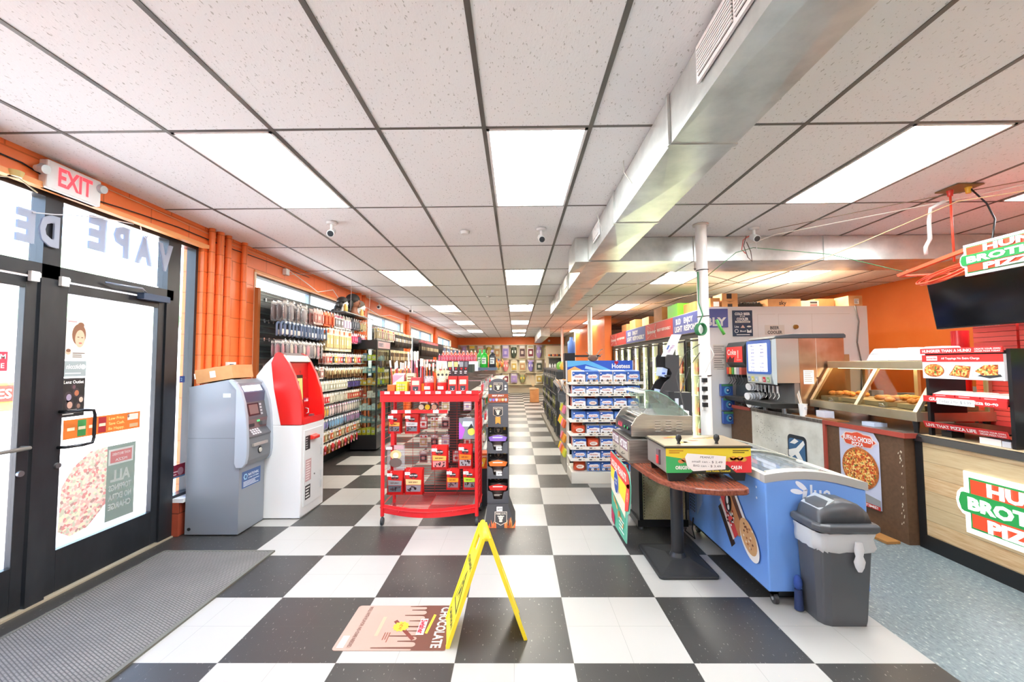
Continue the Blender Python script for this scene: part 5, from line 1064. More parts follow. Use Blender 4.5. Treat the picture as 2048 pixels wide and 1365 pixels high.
for i, (x, y, c, n_) in enumerate(((.92, 8.15, 'd8a23a', 'gold'), (1.12, 8.15, '3fa83a', 'green'), (1.0, 8.4, 'c9432f', 'red'), (1.22, 8.4, 'e0b82a', 'yellow'), (.9, 8.65, '7ab84a', 'lime green'), (1.08, 8.8, 'c9a84a', 'tan'), (.95, 9.1, '3f9f3a', 'dark green'), (1.15, 9.2, 'd33a3a', 'bright red'))):
    b = MB(); b.loft([[Vector((x+.085*k*math.cos(a*math.pi/4), y+.05*k*math.sin(a*math.pi/4), 1.401+z)) for a in range(8)] for z, k in ((0, .8), (.04, 1), (.11, .95), (.15, .5), (.16, .15))], m(c, .35)); f = Fr(b, (x-.05, y-.051, 1.43), XR, ZR, .001); f.disc(.05, .04, .03, m('f2e9d0'), 1, .018)
    solo('snack_bag', b, '%s snack bag lying on top of the black shelf, %s from the front' % (n_, ORD[i]), 'snack bag', 'snack bags on the black shelf')
# card boxes, broom handles and slats further back
b = MB(); b.box(.53, .88, 16.7, 17.05, 0, .52, CARD); b.box(.50, .76, 16.66, 16.7, .50, .58, m('dcc29a', .7)); solo('carton', b, 'tall open cardboard box standing at the far end of the aisle', 'box')
for i, x in enumerate((.60, .66, .72)): b = MB(); b.rbox((x, 16.85, .75), (.03, .02, .6), 0, m('e0c9a0', .7), 0, (-.3, 0, .3)[i]); solo('wood_strip', b, 'pale wooden strip standing in the far cardboard box, %s of three' % ['left', 'middle', 'right'][i], 'wood strip', 'strips in the far cardboard box')
b = MB(); b.box(1.0, 1.35, 14.4, 14.9, .0, .10, m('3f5072', .6)); solo('floor_box', b, 'low blue box on the floor near the far cardboard box', 'box')
for i in range(7):
    b = MB(); x, y = 1.02+.05*(i % 2), 13.0+i*.22; b.cyl((x, y, .02), (x-.12, y+.05, 1.15+.06*(i % 3)), .014, .014, m(['c9c46a', '3a3a3a', 'd9d0b8', '6a7a4a', '2c2c2c', 'b8b48a', 'e0e0dc'][i], .5), 8); b.cyl((x, y, 0), (x, y, .10), .05, .02, m('d8d4c8', .7), 8); solo('broom', b, 'broom or mop leaning in the row past the black shelf, %s from the front' % ORD[i], 'broom', 'brooms past the black shelf')
# far wall stock
FW = [('b9a6c4', 'a98fc9', 'e9e6e0'), ('c9b4d9', '8f7fc4', 'e9e6e0'), ('d8cda8', '9a9a6a', 'f0d23a'), ('c9c4b8', '3f4a3a', 'e9e6e0'), ('e9b0a8', 'e98a8a', 'e9e6e0'), ('c9b4a8', '4a2c30', 'e9e6e0'), ('e9e0c8', 'c9a84a', 'd8cda8'), ('e9e6e0', '7a2030', 'c9b98a'), ('d8cda8', 'b98a5a', 'e9e6e0')]
for r_, (z, h) in enumerate(((2.44, .66), (1.68, .58), (1.0, .50))):
    n = 12
    for i in range(n):
        x = -2.7+i*.43
        if r_ == 2 and i == 8: continue
        hang('long_pack', 'hair' if (i+r_) % 3 == 0 else 'card', FW[(i*2+r_*3) % 9], h, .33, (x, 21.78, z+.02), 'long hair pack on the far wall, %s row, %s from the left' % (ROWW[r_], ORD[i]), 'hair pack', 'hair packs on the far wall', -math.pi/2, .06)
t = thing('hanging_rail', 'cream hanging rails across the far wall', 'rail', (0, 21.9, .4))
for z in (2.46, 1.72, 1.03, .42): b = MB(); b.box(-2.9, 2.3, 21.72, 21.99, z, z+.03, m('ddd0ac', .5)); part('rail_bar', b, t)
b = MB(); b.box(1.40, 2.46, 20.2, 20.26, 0, 2.35, m('cfc6ae', .6)); b.box(1.55, 2.3, 20.18, 20.2, .1, 1.75, m('4a4e4e', .6)); t = thing('back_shelving', 'pale shelving unit with dark sheet painted as its dim interior, far right corner', 'shelving unit', (1.9, 20.2, 0)); part('frame', b, t)  # flat dark sheet paints the shade of the room inside the frame
for z in (.7, 1.25, 1.8): b = MB(); b.box(1.5, 2.4, 19.8, 20.2, z, z+.03, m('b9b8ac', .5)); part('shelf_board', b, t)
for i in range(9): b = MB(); b.ball((1.55+i*.095, 20.0, 1.90), .05, m(['d8763a', '3a2a30', 'e08a5a', '8a2a3a'][i % 4], .5), 7, 1, 1, 1.1); solo('round_item', b, 'round item on the top shelf of the far shelving, %s from the left' % ORD[i], 'shelf goods', 'round items on the far shelving')
for i in range(7): b = MB(); b.lathe([(.04, 0), (.04, .15), (.02, .19), (.02, .22)], (1.58+i*.12, 19.95, 1.281), m(['e9e9ec', 'c9ced4', 'f0f0f0'][i % 3], .4), 9); solo('bottle', b, 'white bottle on the middle shelf of the far shelving, %s from the left' % ORD[i], 'bottle', 'white bottles on the far shelving')
# ================================================================== SNACK CAKE RACK
IV = m('e9e5da', .45); BL = m('2f5fb8', .35); NAVY = m('1f3f8f', .35)
t = thing('snack_cake_rack', 'cream wire rack with eight tiers of snack cake boxes and blue header', 'display rack', (1.17, 5.75, 0)); X0, X1, Y0, Y1 = .69, 1.63, 5.46, 5.96
b = MB(); b.box(X0, X1, Y0, Y1, 0, .145, IV); part('base', b, t, bevel=.004)
for x in (X0-.0, X1-.02): b = MB(); b.box(x, x+.02, Y1-.03, Y1, .145, 1.56, IV); b.box(x, x+.02, Y1-.16, Y1-.14, .145, 1.25, IV); part('upright', b, t)
TZ = [.15, .295, .44, .61, .785, .955, 1.115, 1.265]; TY = [5.48, 5.48, 5.48, 5.48, 5.48, 5.48, 5.48, 5.48]
for i, z in enumerate(TZ[1:]):
    b = MB(); b.box(X0-.01, X1+.01, Y0+.02, Y1-.16, z-.012, z, IV); b.prism([(Y0+.0, z-.014), (Y0+.02, z-.014), (Y0+.02, z+.022), (Y0+.010, z+.022)], 'x', X0-.01, X1+.01, IV)
    f = Fr(b, (X0, Y0-.001, z-.012), XR, ZR, .0015); q = random.Random(i)
    for k in range(6): x = .08+k*.14+q.uniform(-.02, .02); f.rect(x, x+.035, .012, .024, m('3a3a3a'), 2); f.rect(x+.05, x+.08, .012, .022, m('c9b9a0'), 2)
    part('tier_shelf', b, t)
b = MB(); b.box(X0+.02, X1-.02, 5.90, 5.915, 1.27, 1.56, m('2858c4', .35)); f = Fr(b, (X0+.02, 5.90, 1.27), XR, ZR, .0015)
f.poly([(0, .0), (.24, 0), (.20, .16), (.10, .21), (0, .16)], m('f0b267', .4), 1); f.poly([(0, .20), (.25, .24), (.62, .12), (.62, .15), (.3, .29), (0, .29)], m('5fb4e8', .4), 1); f.poly([(.24, .18), (.62, .10), (.64, .12), (.25, .22)], m('a9d6f2'), 2)
f.text('Hostess', .74, .215, .062, WHITE, 3, .25, .03); f.disc(.665, .265, .016, m('d8283a'), 4); f.disc(.69, .265, .016, m('d8283a'), 4); f.poly([(.652, .26), (.703, .26), (.678, .228)], m('d8283a'), 4); part('header_board', b, t, 'blue header board with white lettering')
KINDS = [('f2f2f4', 'cake', 'white donette box'), ('6f97dc', 'cup', 'blue cupcake box'), ('e9eef6', 'swirl', 'white and blue snack box'), ('d8522c', 'bag', 'orange snack bag'), ('5a86cc', 'bag', 'blue snack bag'), ('b8402c', 'cup', 'red brown snack box')]
def cakebox(x, y, z, w, h, d, kind, label, tilt=0):
    t_, s_, _ = KINDS[kind]; b = MB(); A = m(t_, .4); q = random.Random(int(x*1000+z*991))
    if s_ == 'bag':
        b.loft([[Vector((x+w/2+w*.5*k*sx, y+d*.5+d*.5*e*sy, z+zz*h)) for sx, sy in ((-1, 0), (-.7, -.8), (0, -1), (.7, -.8), (1, 0), (.7, .8), (0, 1), (-.7, .8))] for zz, k, e in ((0, .95, .5), (.3, 1, 1), (.75, .98, .8), (1, .9, .1))], A)
        f = Fr(b, (x, y-.002, z), XR, ZR, .0012); f.disc(w*.5, h*.5, w*.3, m('f0e9dc'), 1, h*.22); f.lines(w*.3, w*.7, h*.42, h*.6, 2, m('a8302c'), 2, kind)
    else:
        b.hexa([(x, y, z), (x+w, y, z), (x+w, y+d, z), (x, y+d, z)], [(x, y+.01, z+h), (x+w, y+.01, z+h), (x+w, y+d, z+h*1.1), (x, y+d, z+h*1.1)], A)
        f = Fr(b, (x, y, z), XR, Vector((0, .01, h)), .0015)
        f.poly([(0, h), (w, h), (w, h*.72), (w*.6, h*.80), (w*.3, h*.66), (0, h*.60)], BL if t_[0] in 'fe' else m('2f5fb8'), 1); f.disc(w*.10, h*.84, w*.05, WHITE, 2)
        f.poly([(w*.12, h*.55), (w*.2, h*.72), (w*.8, h*.74), (w*.9, h*.55), (w*.8, h*.40), (w*.2, h*.40)], WHITE, 2); f.text('Donettes' if s_ == 'cake' else ('CupCakes' if s_ == 'cup' else 'Hostess'), w*.5, h*.56, h*.15, m('c8323a'), 3, w*.6)
        for k in range(4): cx = w*(.17+.22*k); f.disc(cx, h*.18, w*.10, m(['efe9e2', '4a2f26', 'd8a878', '3f2a24'][(k+kind+int(x*7)) % 4]), 2, h*.13); f.disc(cx, h*.18, w*.035, m('a89a8c'), 3, h*.045)
    return solo('snack_bag' if s_ == 'bag' else 'snack_box', b, label, 'snack', 'snacks on the cream cake rack')
TIER = ['bottom', 'second', 'third', 'fourth', 'fifth', 'sixth', 'seventh', 'top']
lay = [[3, 1, 1, 5, 1], [1, 2, 1, 5, 2], [2, 3, 2, 2, 1], [3, 2, 0, 1, 2], [1, 1, 2, 4, 3], [0, 4, 1, 2, 4], [2, 2, 0, 0, 1], [0, 1, 0, 2, 1]]
for ti, ks in enumerate(lay):
    n = len(ks); st = (X1-X0-.06)/n
    for i, k in enumerate(ks):
        h = .11 if ti < 7 else .15; x = X0+.03+i*st
        cakebox(x+.004, Y0+.03, TZ[ti]+.003, st-.012, h, .12, k, '%s, %s from left on the %s tier of the cake rack' % (KINDS[k][2], ORD[i], TIER[ti]))
        if 0 < ti < 7:                                       # goods lying behind, seen above the front row
            kk = 3 if (i+ti) % 3 == 0 else 4 if (i+ti) % 3 == 1 else 5
            cakebox(x+.006, Y0+.18, TZ[ti]+.003, st-.02, .13, .12, kk, 'rear %s, %s from left on the %s tier, cake rack' % (KINDS[kk][2], ORD[i], TIER[ti]))
# things standing on the rack header
b = MB(); b.ball((1.06, 5.88, 1.595), .055, m('6f544a', .5), 8, 1.3, .8, .8); b.tube([(1.02, 5.88, 1.62), (.97, 5.88, 1.68)], .006, m('8a8a88', .4)); b.tube([(1.10, 5.88, 1.62), (1.16, 5.88, 1.70), (1.2, 5.88, 1.72)], .006, m('8a8a88', .4)); b.tube([(1.12, 5.88, 1.6), (1.19, 5.88, 1.65)], .005, m('8a8a88', .4))
solo('wind_toy', b, 'small brown round ornament with wire arms above the blue header', 'ornament')
b = MB(); b.box(.74, .90, 6.5, 6.7, 0, 1.68, BLACK); b.box(.80, 1.30, 6.55, 6.65, 1.62, 1.65, m('2e2a2a', .5)); solo('display_stand', b, 'black stand behind the cake rack header', 'stand')
b = MB(); b.lathe([(.055, 0), (.06, .01), (.06, .17), (.03, .21), (.03, .25)], (.86, 6.6, 1.681), m('5f7fc4', .3), 12); solo('bottle', b, 'blue spray bottle standing above the cake rack', 'bottle')
# grey wall bin with papers on the rack's side
b = MB(); b.prism([(6.0, .98), (6.22, .98), (6.22, 1.22), (6.16, 1.22), (6.0, 1.08)], 'x', .60, .74, m('5a6066', .5)); t = thing('hanging_bin', 'grey bin of folded papers hung at the left side of the cake rack', 'bin', (.66, 6.1, .98)); part('bin_body', b, t)
q = random.Random(2)
for i in range(9): b = MB(); b.rbox((.60+.014*i, 6.02+q.uniform(0, .1), 1.20), (.004, .12, .20), q.uniform(-.4, .4), m(['efe9e0', 'e9a24a', 'e9e4e6', 'c9c0c4', 'f2efe6'][i % 5], .7), q.uniform(-.4, .4), q.uniform(-.7, .5)); part('folded_paper', b, t)
for i in range(5):
    for k, z in enumerate((.28, .48, .68, .88)):
        if i > 2 and k % 2: continue
        b = MB(); c = ['c9d04a', 'e9a23a', 'd8663a', 'e989a9', 'e9c92a'][(i+k) % 5]; b.rbox((.665, 5.98+i*.14, z), (.025, .08, .10), .3, m(c, .4), .3, .2); f = None
        solo('snack_bag', b, 'small bright snack bag clipped beside the rack, %s back, %.2f m up' % (ORD[i], z), 'snack bag', 'snack bags clipped beside the cake rack')
b = MB(); b.box(.68, .70, 6.0, 6.7, .0, 1.0, m('a9a59c', .5, .3)); solo('clip_rail', b, 'grey metal upright panel beside the cake rack holding small bags', 'panel')

# ================================================================== COOLERS
t = thing('walk_in_cooler', 'cream walk-in cooler box with a row of lit glass doors', 'cooler', (4, 9, 0)); CW = m('ebe7e3', .5); KX, KY = 2.78, 6.15
b = MB(); b.box(KX, 5.08, KY, KY+.06, 0, 2.33, CW); b.box(KX+.9, 5.08, KY+.06, 12.1, 2.27, 2.33, m('b5aca0', .6)); b.box(5.02, 5.08, KY+.06, 12.1, 0, 2.27, CW); b.box(KX, 5.02, 12.04, 12.1, 0, 2.27, CW); b.box(KX, KX+.9, KY+.06, 12.04, 2.27, 2.33, m('b5aca0', .6)); part('cooler_shell', b, t)
b = MB(); f = Fr(b, (KX, KY, 0), XR, ZR, .0015)
for x0, x1, z0, z1 in ((.72, .98, 1.2, 2.22), (1.02, 1.5, 1.2, 2.22), (1.5, 2.05, 1.2, 2.22)): 
    for a in ((x0, x1, z1-.003, z1), (x0, x0+.003, z0, z1)): f.rect(*a, m('c4b9ad'), 1)
part('panel_seams', b, t)
b = MB(); b.box(KX+.62, KX+.66, KY+.06, 12.04, .1, 2.26, m('fbfaee', .5)); b.box(KX+.06, KX+.62, 12.0, 12.04, .1, 2.26, m('f2f2e6', .5)); b.box(KX+.06, KX+.62, KY+.061, KY+.07, .1, 2.26, m('f2f2e6', .5)); b.box(KX, KX+.62, KY+.06, 12.04, .06, .10, m('55585a', .6)); part('inner_lining', b, t)
b = MB(); b.box(KX-.04, KX+.02, KY, 12.1, 0, .12, BLACK); b.box(KX-.04, KX+.02, KY, 12.1, 1.90, 1.98, BLACK); part('door_rail', b, t)
DP, ND = .6, 9
LED = m('fff6d0', .4, 0, 22.0)
for i in range(ND+1):
    y = KY+.08+i*(12.0-KY-.08)/ND*1.0; b = MB(); b.box(KX-.04, KX+.03, y-.03, y+.03, .12, 1.90, BLACK); part('door_mullion', b, t); b = MB(); b.box(KX+.035, KX+.05, y-.02, y+.02, .15, 1.88, LED); part('light_strip', b, t, 'lit strip'); b = MB(); b.box(KX+.052, KX+.60, y-.012, y+.012, .1, 1.95, m('f4f2e2', .5)); part('divider', b, t)  # cream panels between the doors are added to brighten the cooler inside
PW = (12.0-KY-.08)/ND; DY = [KY+.08+i*PW for i in range(ND)]
for i, y in enumerate(DY):
    b = MB()
    for a in ((y+.03, y+.055, .14, 1.88), (y+PW-.055, y+PW-.03, .14, 1.88)): b.box(KX-.05, KX-.03, a[0], a[1], a[2], a[3], BLACK)
    b.box(KX-.05, KX-.03, y+.055, y+PW-.055, 1.85, 1.88, BLACK); b.box(KX-.05, KX-.03, y+.055, y+PW-.055, .14, .18, BLACK); d = part('cooler_door', b, t)
    b = MB(); b.box(KX-.042, KX-.038, y+.055, y+PW-.055, .18, 1.85, GLASSC); part('glass_pane', b, d)
    b = MB(); b.cyl((KX-.075, y+.08, .8), (KX-.075, y+.08, 1.2), .009, .009, m('9a9c9c', .3, .7), 8); part('handle', b, d)
    for z in (.35, .68, 1.0, 1.32, 1.62): b = MB(); b.box(KX+.06, KX+.45, y+.03, y+PW-.03, z, z+.012, m('c9ccc4', .4, .3)); part('wire_shelf', b, t)
q = random.Random(9); BC = [('a87a3e', 'brown'), ('c9d8c0', 'clear'), ('3f6a3a', 'green'), ('d8d4c0', 'pale'), ('b8352c', 'red'), ('e9c92a', 'yellow'), ('3a5aa0', 'blue')]
nb = 0
for i, y in enumerate(DY[:6]):
    for zi, z in enumerate((.362, .692, 1.012, 1.332)):
        n = 6 if i < 3 else 4
        for k in range(n):
            c, cn = BC[q.choice((0, 0, 1, 1, 3, 3, 2, 4, 5, 6))]; yy = y+.07+(PW-.14)*k/(n-1); r = .030
            b = MB(); b.lathe([(r, 0), (r, .16), (r*.4, .21), (r*.36, .25)], (KX+.13, yy, z), m(c, .25), 8); b.cyl((KX+.13, yy, z+.05), (KX+.13, yy, z+.12), r*1.03, r*1.03, m(['f2efe4', 'd8b84a', 'c93a2c'][k % 3], .5), 8, False)
            solo('beverage_bottle', b, '%s bottle, %s along shelf %s behind the %s cooler door' % (cn, ORD[k], ORD[zi], ORD[i]), 'bottle', 'bottles in the lit cooler')
def banner(y0, y1, z0, z1, bud, label, big=False):
    b = MB(); b.box(2.662, 2.69, y0, y1, z0, z1, m('d8382c' if bud else '5a63a8', .45)); f = Fr(b, (2.662, y1, z0), -YR, ZR, .0025); w, h = y1-y0, z1-z0
    if bud:
        bow_ = lambda s, o: [(w*.08+s, h*.95-o), (w*.26, h*.64-o*.2), (w*.44-s, h*.95-o), (w*.38-s, h*.5), (w*.44-s, h*.06+o), (w*.26, h*.36+o*.2), (w*.08+s, h*.06+o), (w*.14+s, h*.5)]
        f.poly(bow_(0, 0), m('f4e6e2'), 1); f.poly(bow_(w*.012, h*.04), m('d8382c', .45), 2); f.text('Budweiser', w*.27, h*.5, h*.24, WHITE, 3, w*.34); f.text('ENJOY RESPONSIBLY', w*.72, h*.5, h*.16, WHITE, 3, w*.46, .03)
    else:
        f.text('BUD', w*.20, h*.70, h*.30, WHITE, 1, w*.17, .04); f.text('LIGHT', w*.20, h*.30, h*.30, WHITE, 1, w*.26, .04); f.text('ENJOY', w*.52, h*.70, h*.28, WHITE, 1, w*.28, .04); f.text('RESPONSIBLY', w*.67, h*.30, h*.28, WHITE, 1, w*.58, .04)
    solo('beer_banner', b, label, 'banner')
banner(10.28, 12.0, 1.985, 2.30, True, 'farthest red beer banner over the cooler doors'); banner(8.735, 10.27, 1.985, 2.29, False, 'farther blue beer banner over the cooler doors')
banner(7.205, 8.725, 1.98, 2.285, True, 'nearer red beer banner over the cooler doors'); banner(5.95, 7.195, 1.98, 2.285, False, 'blue BUD LIGHT banner over the nearest cooler doors')
b = MB(); b.box(2.70, 3.065, KY-.02, KY-.002, 2.03, 2.30, m('5a63a8', .45)); f = Fr(b, (2.70, KY-.02, 2.03), XR, ZR, .002); f.text('BLY', .19, .085, .12, WHITE, 1, .30, .04); solo('beer_banner', b, 'blue banner end with LY on the cooler front beside the column', 'banner')
b = MB(); b.box(3.135, 3.42, KY-.012, KY-.002, 1.90, 2.275, m('2c3c54', .5)); f = Fr(b, (3.135, KY-.012, 1.90), XR, ZR, .002)
f.text('COLD BEER', .142, .325, .036, WHITE, 1, .22, .04); f.text('IN THE', .142, .288, .02, WHITE, 1, .07); f.text('COOLER', .142, .25, .038, WHITE, 1, .17, .04); f.rect(.035, .25, .195, .222, m('e9e4d8'), 1); f.text('HELP YOURSELF', .142, .208, .016, m('2c3c54'), 2, .19)
f.text('Lite', .055, .14, .03, WHITE, 1, .06); f.poly([(.11, .12), (.175, .12), (.142, .165)], m('e9c4b4'), 1); f.disc(.232, .14, .032, m('e9e4d8'), 1, .012); f.disc(.05, .075, .028, WHITE, 1); f.disc(.05, .075, .02, m('2c3c54'), 2); f.text('Bud', .142, .075, .024, WHITE, 1, .08); f.poly([(.20, .05), (.265, .05), (.265, .10), (.232, .075), (.20, .10)], WHITE, 1); f.lines(.05, .25, .01, .035, 1, WHITE, 1)
solo('wall_sign', b, 'navy COLD BEER IN THE COOLER sign on the cream cooler wall', 'sign')
b = MB(); f = Fr(b, (3.62, KY-.001, 1.95), XR, ZR, .0015); b.box(3.60, 3.88, KY-.004, KY-.001, 1.92, 2.06, m('dfd6cb', .5)); f = Fr(b, (3.60, KY-.004, 1.92), XR, ZR, .0015); f.text('BEER', .14, .10, .045, m('3a3634'), 1, .13, .03); f.text('COOLER', .14, .035, .045, m('3a3634'), 1, .21, .03); solo('wall_sign', b, 'BEER COOLER lettering on the cream cooler wall', 'sign')
b = MB(); b.cyl((4.04, KY-.03, 2.03), (4.04, KY-.002, 2.03), .03, .035, m('9a7a3a', .35, .6), 12); solo('wall_fitting', b, 'small brass fitting on the cream cooler wall', 'fitting')
b = MB(); b.box(2.84, 3.02, KY-.008, KY-.002, 1.42, 1.78, m('e4dcd2', .6)); f = Fr(b, (2.84, KY-.008, 1.42), XR, ZR, .0015); f.lines(.01, .17, .24, .35, 4, m('9a948c'), 1); f.lines(.01, .17, .02, .18, 5, m('9a948c'), 1); f.rect(.02, .15, .205, .212, m('3a3838'), 1); f.poly([(.15, .20), (.165, .2085), (.15, .217)], m('3a3838'), 1); f.rect(.05, .15, .008, .012, m('3a3838'), 1)
solo('notice', b, 'faint printed notice with arrows on the cooler wall behind the column', 'notice')
for i, z in enumerate((1.13, .93, .74)):
    b = MB(); b.rbox((2.99+.02*(i > 0), KY-.05, z), (.16, .06, .17), 0, m('3f62b4', .35)); f = Fr(b, (2.91+.02*(i > 0), KY-.081, z-.085), XR, ZR, .0015); f.disc(.08, .08, .045, m('5fb0d8'), 1, .05); f.disc(.09, .08, .028, NAVY, 2, .035); f.disc(.085, .085, .015, WHITE, 3); f.rect(.0, .16, .14, .17, m('4a8a5a'), 1)
    solo('napkin_pack', b, 'blue hanging pack on the cooler wall, %s of three' % ['top', 'middle', 'lowest'][i], 'pack', 'blue hanging packs by the counter')
b = MB(); b.tube([(4.90, KY-.015, 2.33), (4.94, KY-.02, 2.1), (4.90, KY-.02, 1.8), (4.95, KY-.02, 1.5), (4.92, KY-.02, 1.0)], .009, m('77706a', .5)); solo('wall_cable', b, 'grey cable hanging down the right end of the cooler wall', 'cable')
# cartons on the cooler roof
def ctn(x0, x1, y0, y1, h, mt, label, deco=None, z=2.332):
    b = MB(); b.box(x0, x1, y0, y1, z, z+h, mt); f = Fr(b, (x0, y0, z), XR, ZR, .0015)
    if deco: deco(f, x1-x0, h)
    solo('carton', b, label, 'box')
def amz(f, w, h): f.rect(w*.3, w*.62, h*.62, h*.98, m('3a3230'), 1); f.poly([(w*.15, h*.5), (w*.5, h*.42), (w*.85, h*.5), (w*.5, h*.38)], m('5a3a20'), 1); f.rect(w*.35, w*.65, 0, h*.25, m('3a3230'), 1)
ctn(3.03, 3.26, 6.22, 6.50, .205, CARD, 'shipping carton with curved arrow beside the column on the cooler roof', amz); ctn(2.86, 3.0, 6.22, 6.6, .14, CARDD, 'small brown carton half behind the column on the cooler roof', lambda f, w, h: f.rect(w*.3, w*.9, h*.1, h*.6, WHITE, 1))
ctn(3.70, 4.18, 6.22, 6.5, .12, CARD, 'wide tan carton with scribbled mark at the middle of the cooler roof', lambda f, w, h: f.text('sky', w*.45, h*.45, h*.4, m('4a3428'), 1, w*.22))
ctn(4.24, 4.50, 6.30, 6.6, .10, m('c9b8a4', .6), 'pale carton with red print on the cooler roof', lambda f, w, h: (f.rect(w*.5, w*.9, h*.1, h*.5, m('c8665a'), 1), f.rect(w*.5, w*.9, h*.6, h*.85, m('3a3230'), 1)))
ctn(4.55, 4.84, 6.45, 6.8, .15, CARDD, 'plain brown carton behind the labelled one on the cooler roof'); ctn(4.86, 5.06, 6.20, 6.5, .155, CARD, 'brown carton with white shipping label at the right end of the cooler roof', lambda f, w, h: (f.rect(w*.4, w*.75, h*.2, h*.7, WHITE, 1), f.lines(w*.42, w*.73, h*.25, h*.65, 3, m('77706a'), 2)))
for i, (x0, y0, h, mt, l) in enumerate(((2.90, 7.6, .26, m('6fd02a', .5), 'bright green carton on the cooler roof above the red banner'), (2.9, 8.4, .30, CARDD, 'tall brown carton behind the green one on the cooler roof'), (2.95, 9.4, .22, CARD, 'brown carton far back on the cooler roof'), (2.9, 10.3, .25, CARDD, 'dark carton farther along the cooler roof'), (2.92, 11.2, .22, CARD, 'last brown carton at the far end of the cooler roof'), (2.95, 6.95, .20, CARDD, 'flat brown carton above the blue banner on the cooler roof'))):
    ctn(x0, x0+.4, y0, y0+.5, h, mt, l)
b = MB(); b.box(3.35, 3.68, 6.35, 6.6, 2.332, 2.40, m('3a3836', .7))
for i in range(8): b.ball((3.37+i*.04, 6.36, 2.41), .018, m('4a4644', .7), 6)
solo('egg_tray', b, 'dark ribbed tray between the cartons on the cooler roof', 'tray')
# notices on the orange wall at the back
for x0, x1, z0, z1, l in ((3.05, 3.45, 1.35, 1.75, 'white notice on the far orange wall right of the support column'), (2.9, 3.1, 1.2, 1.8, 'narrow white frame on the far orange wall')):
    b = MB(); b.box(x0, x1, 18.17, 18.195, z0, z1, WHITE); f = Fr(b, (x0, 18.17, z0), XR, ZR, .002); f.lines(.03, x1-x0-.03, .04, z1-z0-.04, 6, m('c9cdd0'), 1); solo('notice', b, l, 'notice')
b = MB(); b.box(2.53, 2.548, 13.2, 13.9, 1.4, 1.78, WHITE); f = Fr(b, (2.53, 13.9, 1.4), -YR, ZR, .002); f.lines(.05, .65, .04, .34, 6, m('c9cdd0'), 1); solo('notice', b, 'framed white notice on the orange partition near the cooler end', 'notice')
# ================================================================== PEDESTAL TABLE AND MACHINES ON IT
t = thing('pedestal_table', 'round-cornered wood laminate table on a black pedestal base', 'table', (1.235, 3.35, 0))
TZ0, TZ1 = .70, .742
top = [(1.46, 3.95), (1.46, 2.78)]+[(1.40+.06*math.cos(math.radians(a)), 2.74+.06*math.sin(math.radians(a))) for a in (-10, -35, -60, -85)]+[(1.25, 2.675), (1.12, 2.72), (1.02, 2.82), (.96, 2.96), (.93, 3.15), (.915, 3.4), (.91, 3.95)]
b = MB(); b.prism(top, 'z', TZ0, TZ1, WOODT); part('tabletop', b, t, bevel=.01)
b = MB(); b.cyl((1.235, 3.36, .03), (1.235, 3.36, TZ0), .046, .046, m('2b2d30', .4), 20); b.cyl((1.235, 3.36, .03), (1.235, 3.36, .075), .07, .05, m('2b2d30', .4), 20); part('pedestal', b, t)
b = MB(); b.prism(rrect(1.0, 1.425, 3.07, 3.63, .03), 'z', 0, .022, m('2c2d2f', .5)); b.hexa([(1.02, 3.09, .022), (1.405, 3.09, .022), (1.405, 3.61, .022), (1.02, 3.61, .022)], [(1.16, 3.28, .045), (1.31, 3.28, .045), (1.31, 3.43, .045), (1.16, 3.43, .045)], m('2f3032', .5)); part('base_plate', b, t, bevel=.006)
# poster for boiled peanuts clipped to the table edge
b = MB(); PX = .895; b.prism([(4.06, .05), (3.55, .05), (3.50, .30), (3.44, .33), (3.40, .45), (3.385, .56), (3.42, .635), (3.50, .675), (4.06, .70)], 'x', PX-.006, PX, m('7fc9b0', .5))
f = Fr(b, (PX-.006, 4.06, .05), -YR, ZR, .0015)
f.poly([(0, .0), (.50, .0), (.53, .28), (0, .40)], m('4fae90'), 1); f.poly([(0, .30), (.50, .20), (.55, .40), (0, .48)], m('ece0c8'), 2); f.poly([(0, .42), (.60, .30), (.64, .50), (0, .58)], m('f2da3a'), 3)
f.poly([(0, .52), (.64, .47), (.665, .53), (.63, .585), (.55, .62), (0, .65)], m('e0453f'), 4); f.poly([(.50, .26), (.60, .29), (.66, .42), (.665, .52), (.58, .50), (.52, .36)], m('e0453f'), 4)
f.text('BOILED PEANUTS', .31, .555, .06, m('f6ece0'), 5, .52, .04, -.05); f.disc(.22, .42, .085, m('e9edf4'), 5, .105); f.disc(.22, .42, .075, m('2f4fa0'), 6, .095); f.text('MARGARET', .22, .44, .022, WHITE, 7, .10); f.text('HOLMES', .22, .41, .022, WHITE, 7, .08); f.text('CAJUN', .59, .40, .035, m('f2dcc4'), 5, .08, .02, 1.2)
q = random.Random(5)
for k in range(7): f.disc(.12+.05*k, .24-.022*k+q.uniform(-.02, .02), .035, m(['d8a05a', 'c98a44', 'e0b070'][k % 3]), 4, .018, 12, q.uniform(0, 3))
f.poly([(0, .03), (.12, .0), (.12, .10), (0, .14)], m('b8355a'), 4); f.lines(.3, .48, .04, .16, 4, m('dff2ea'), 5)
solo('peanut_poster', b, 'bright BOILED PEANUTS poster hanging from the left edge of the table', 'poster')
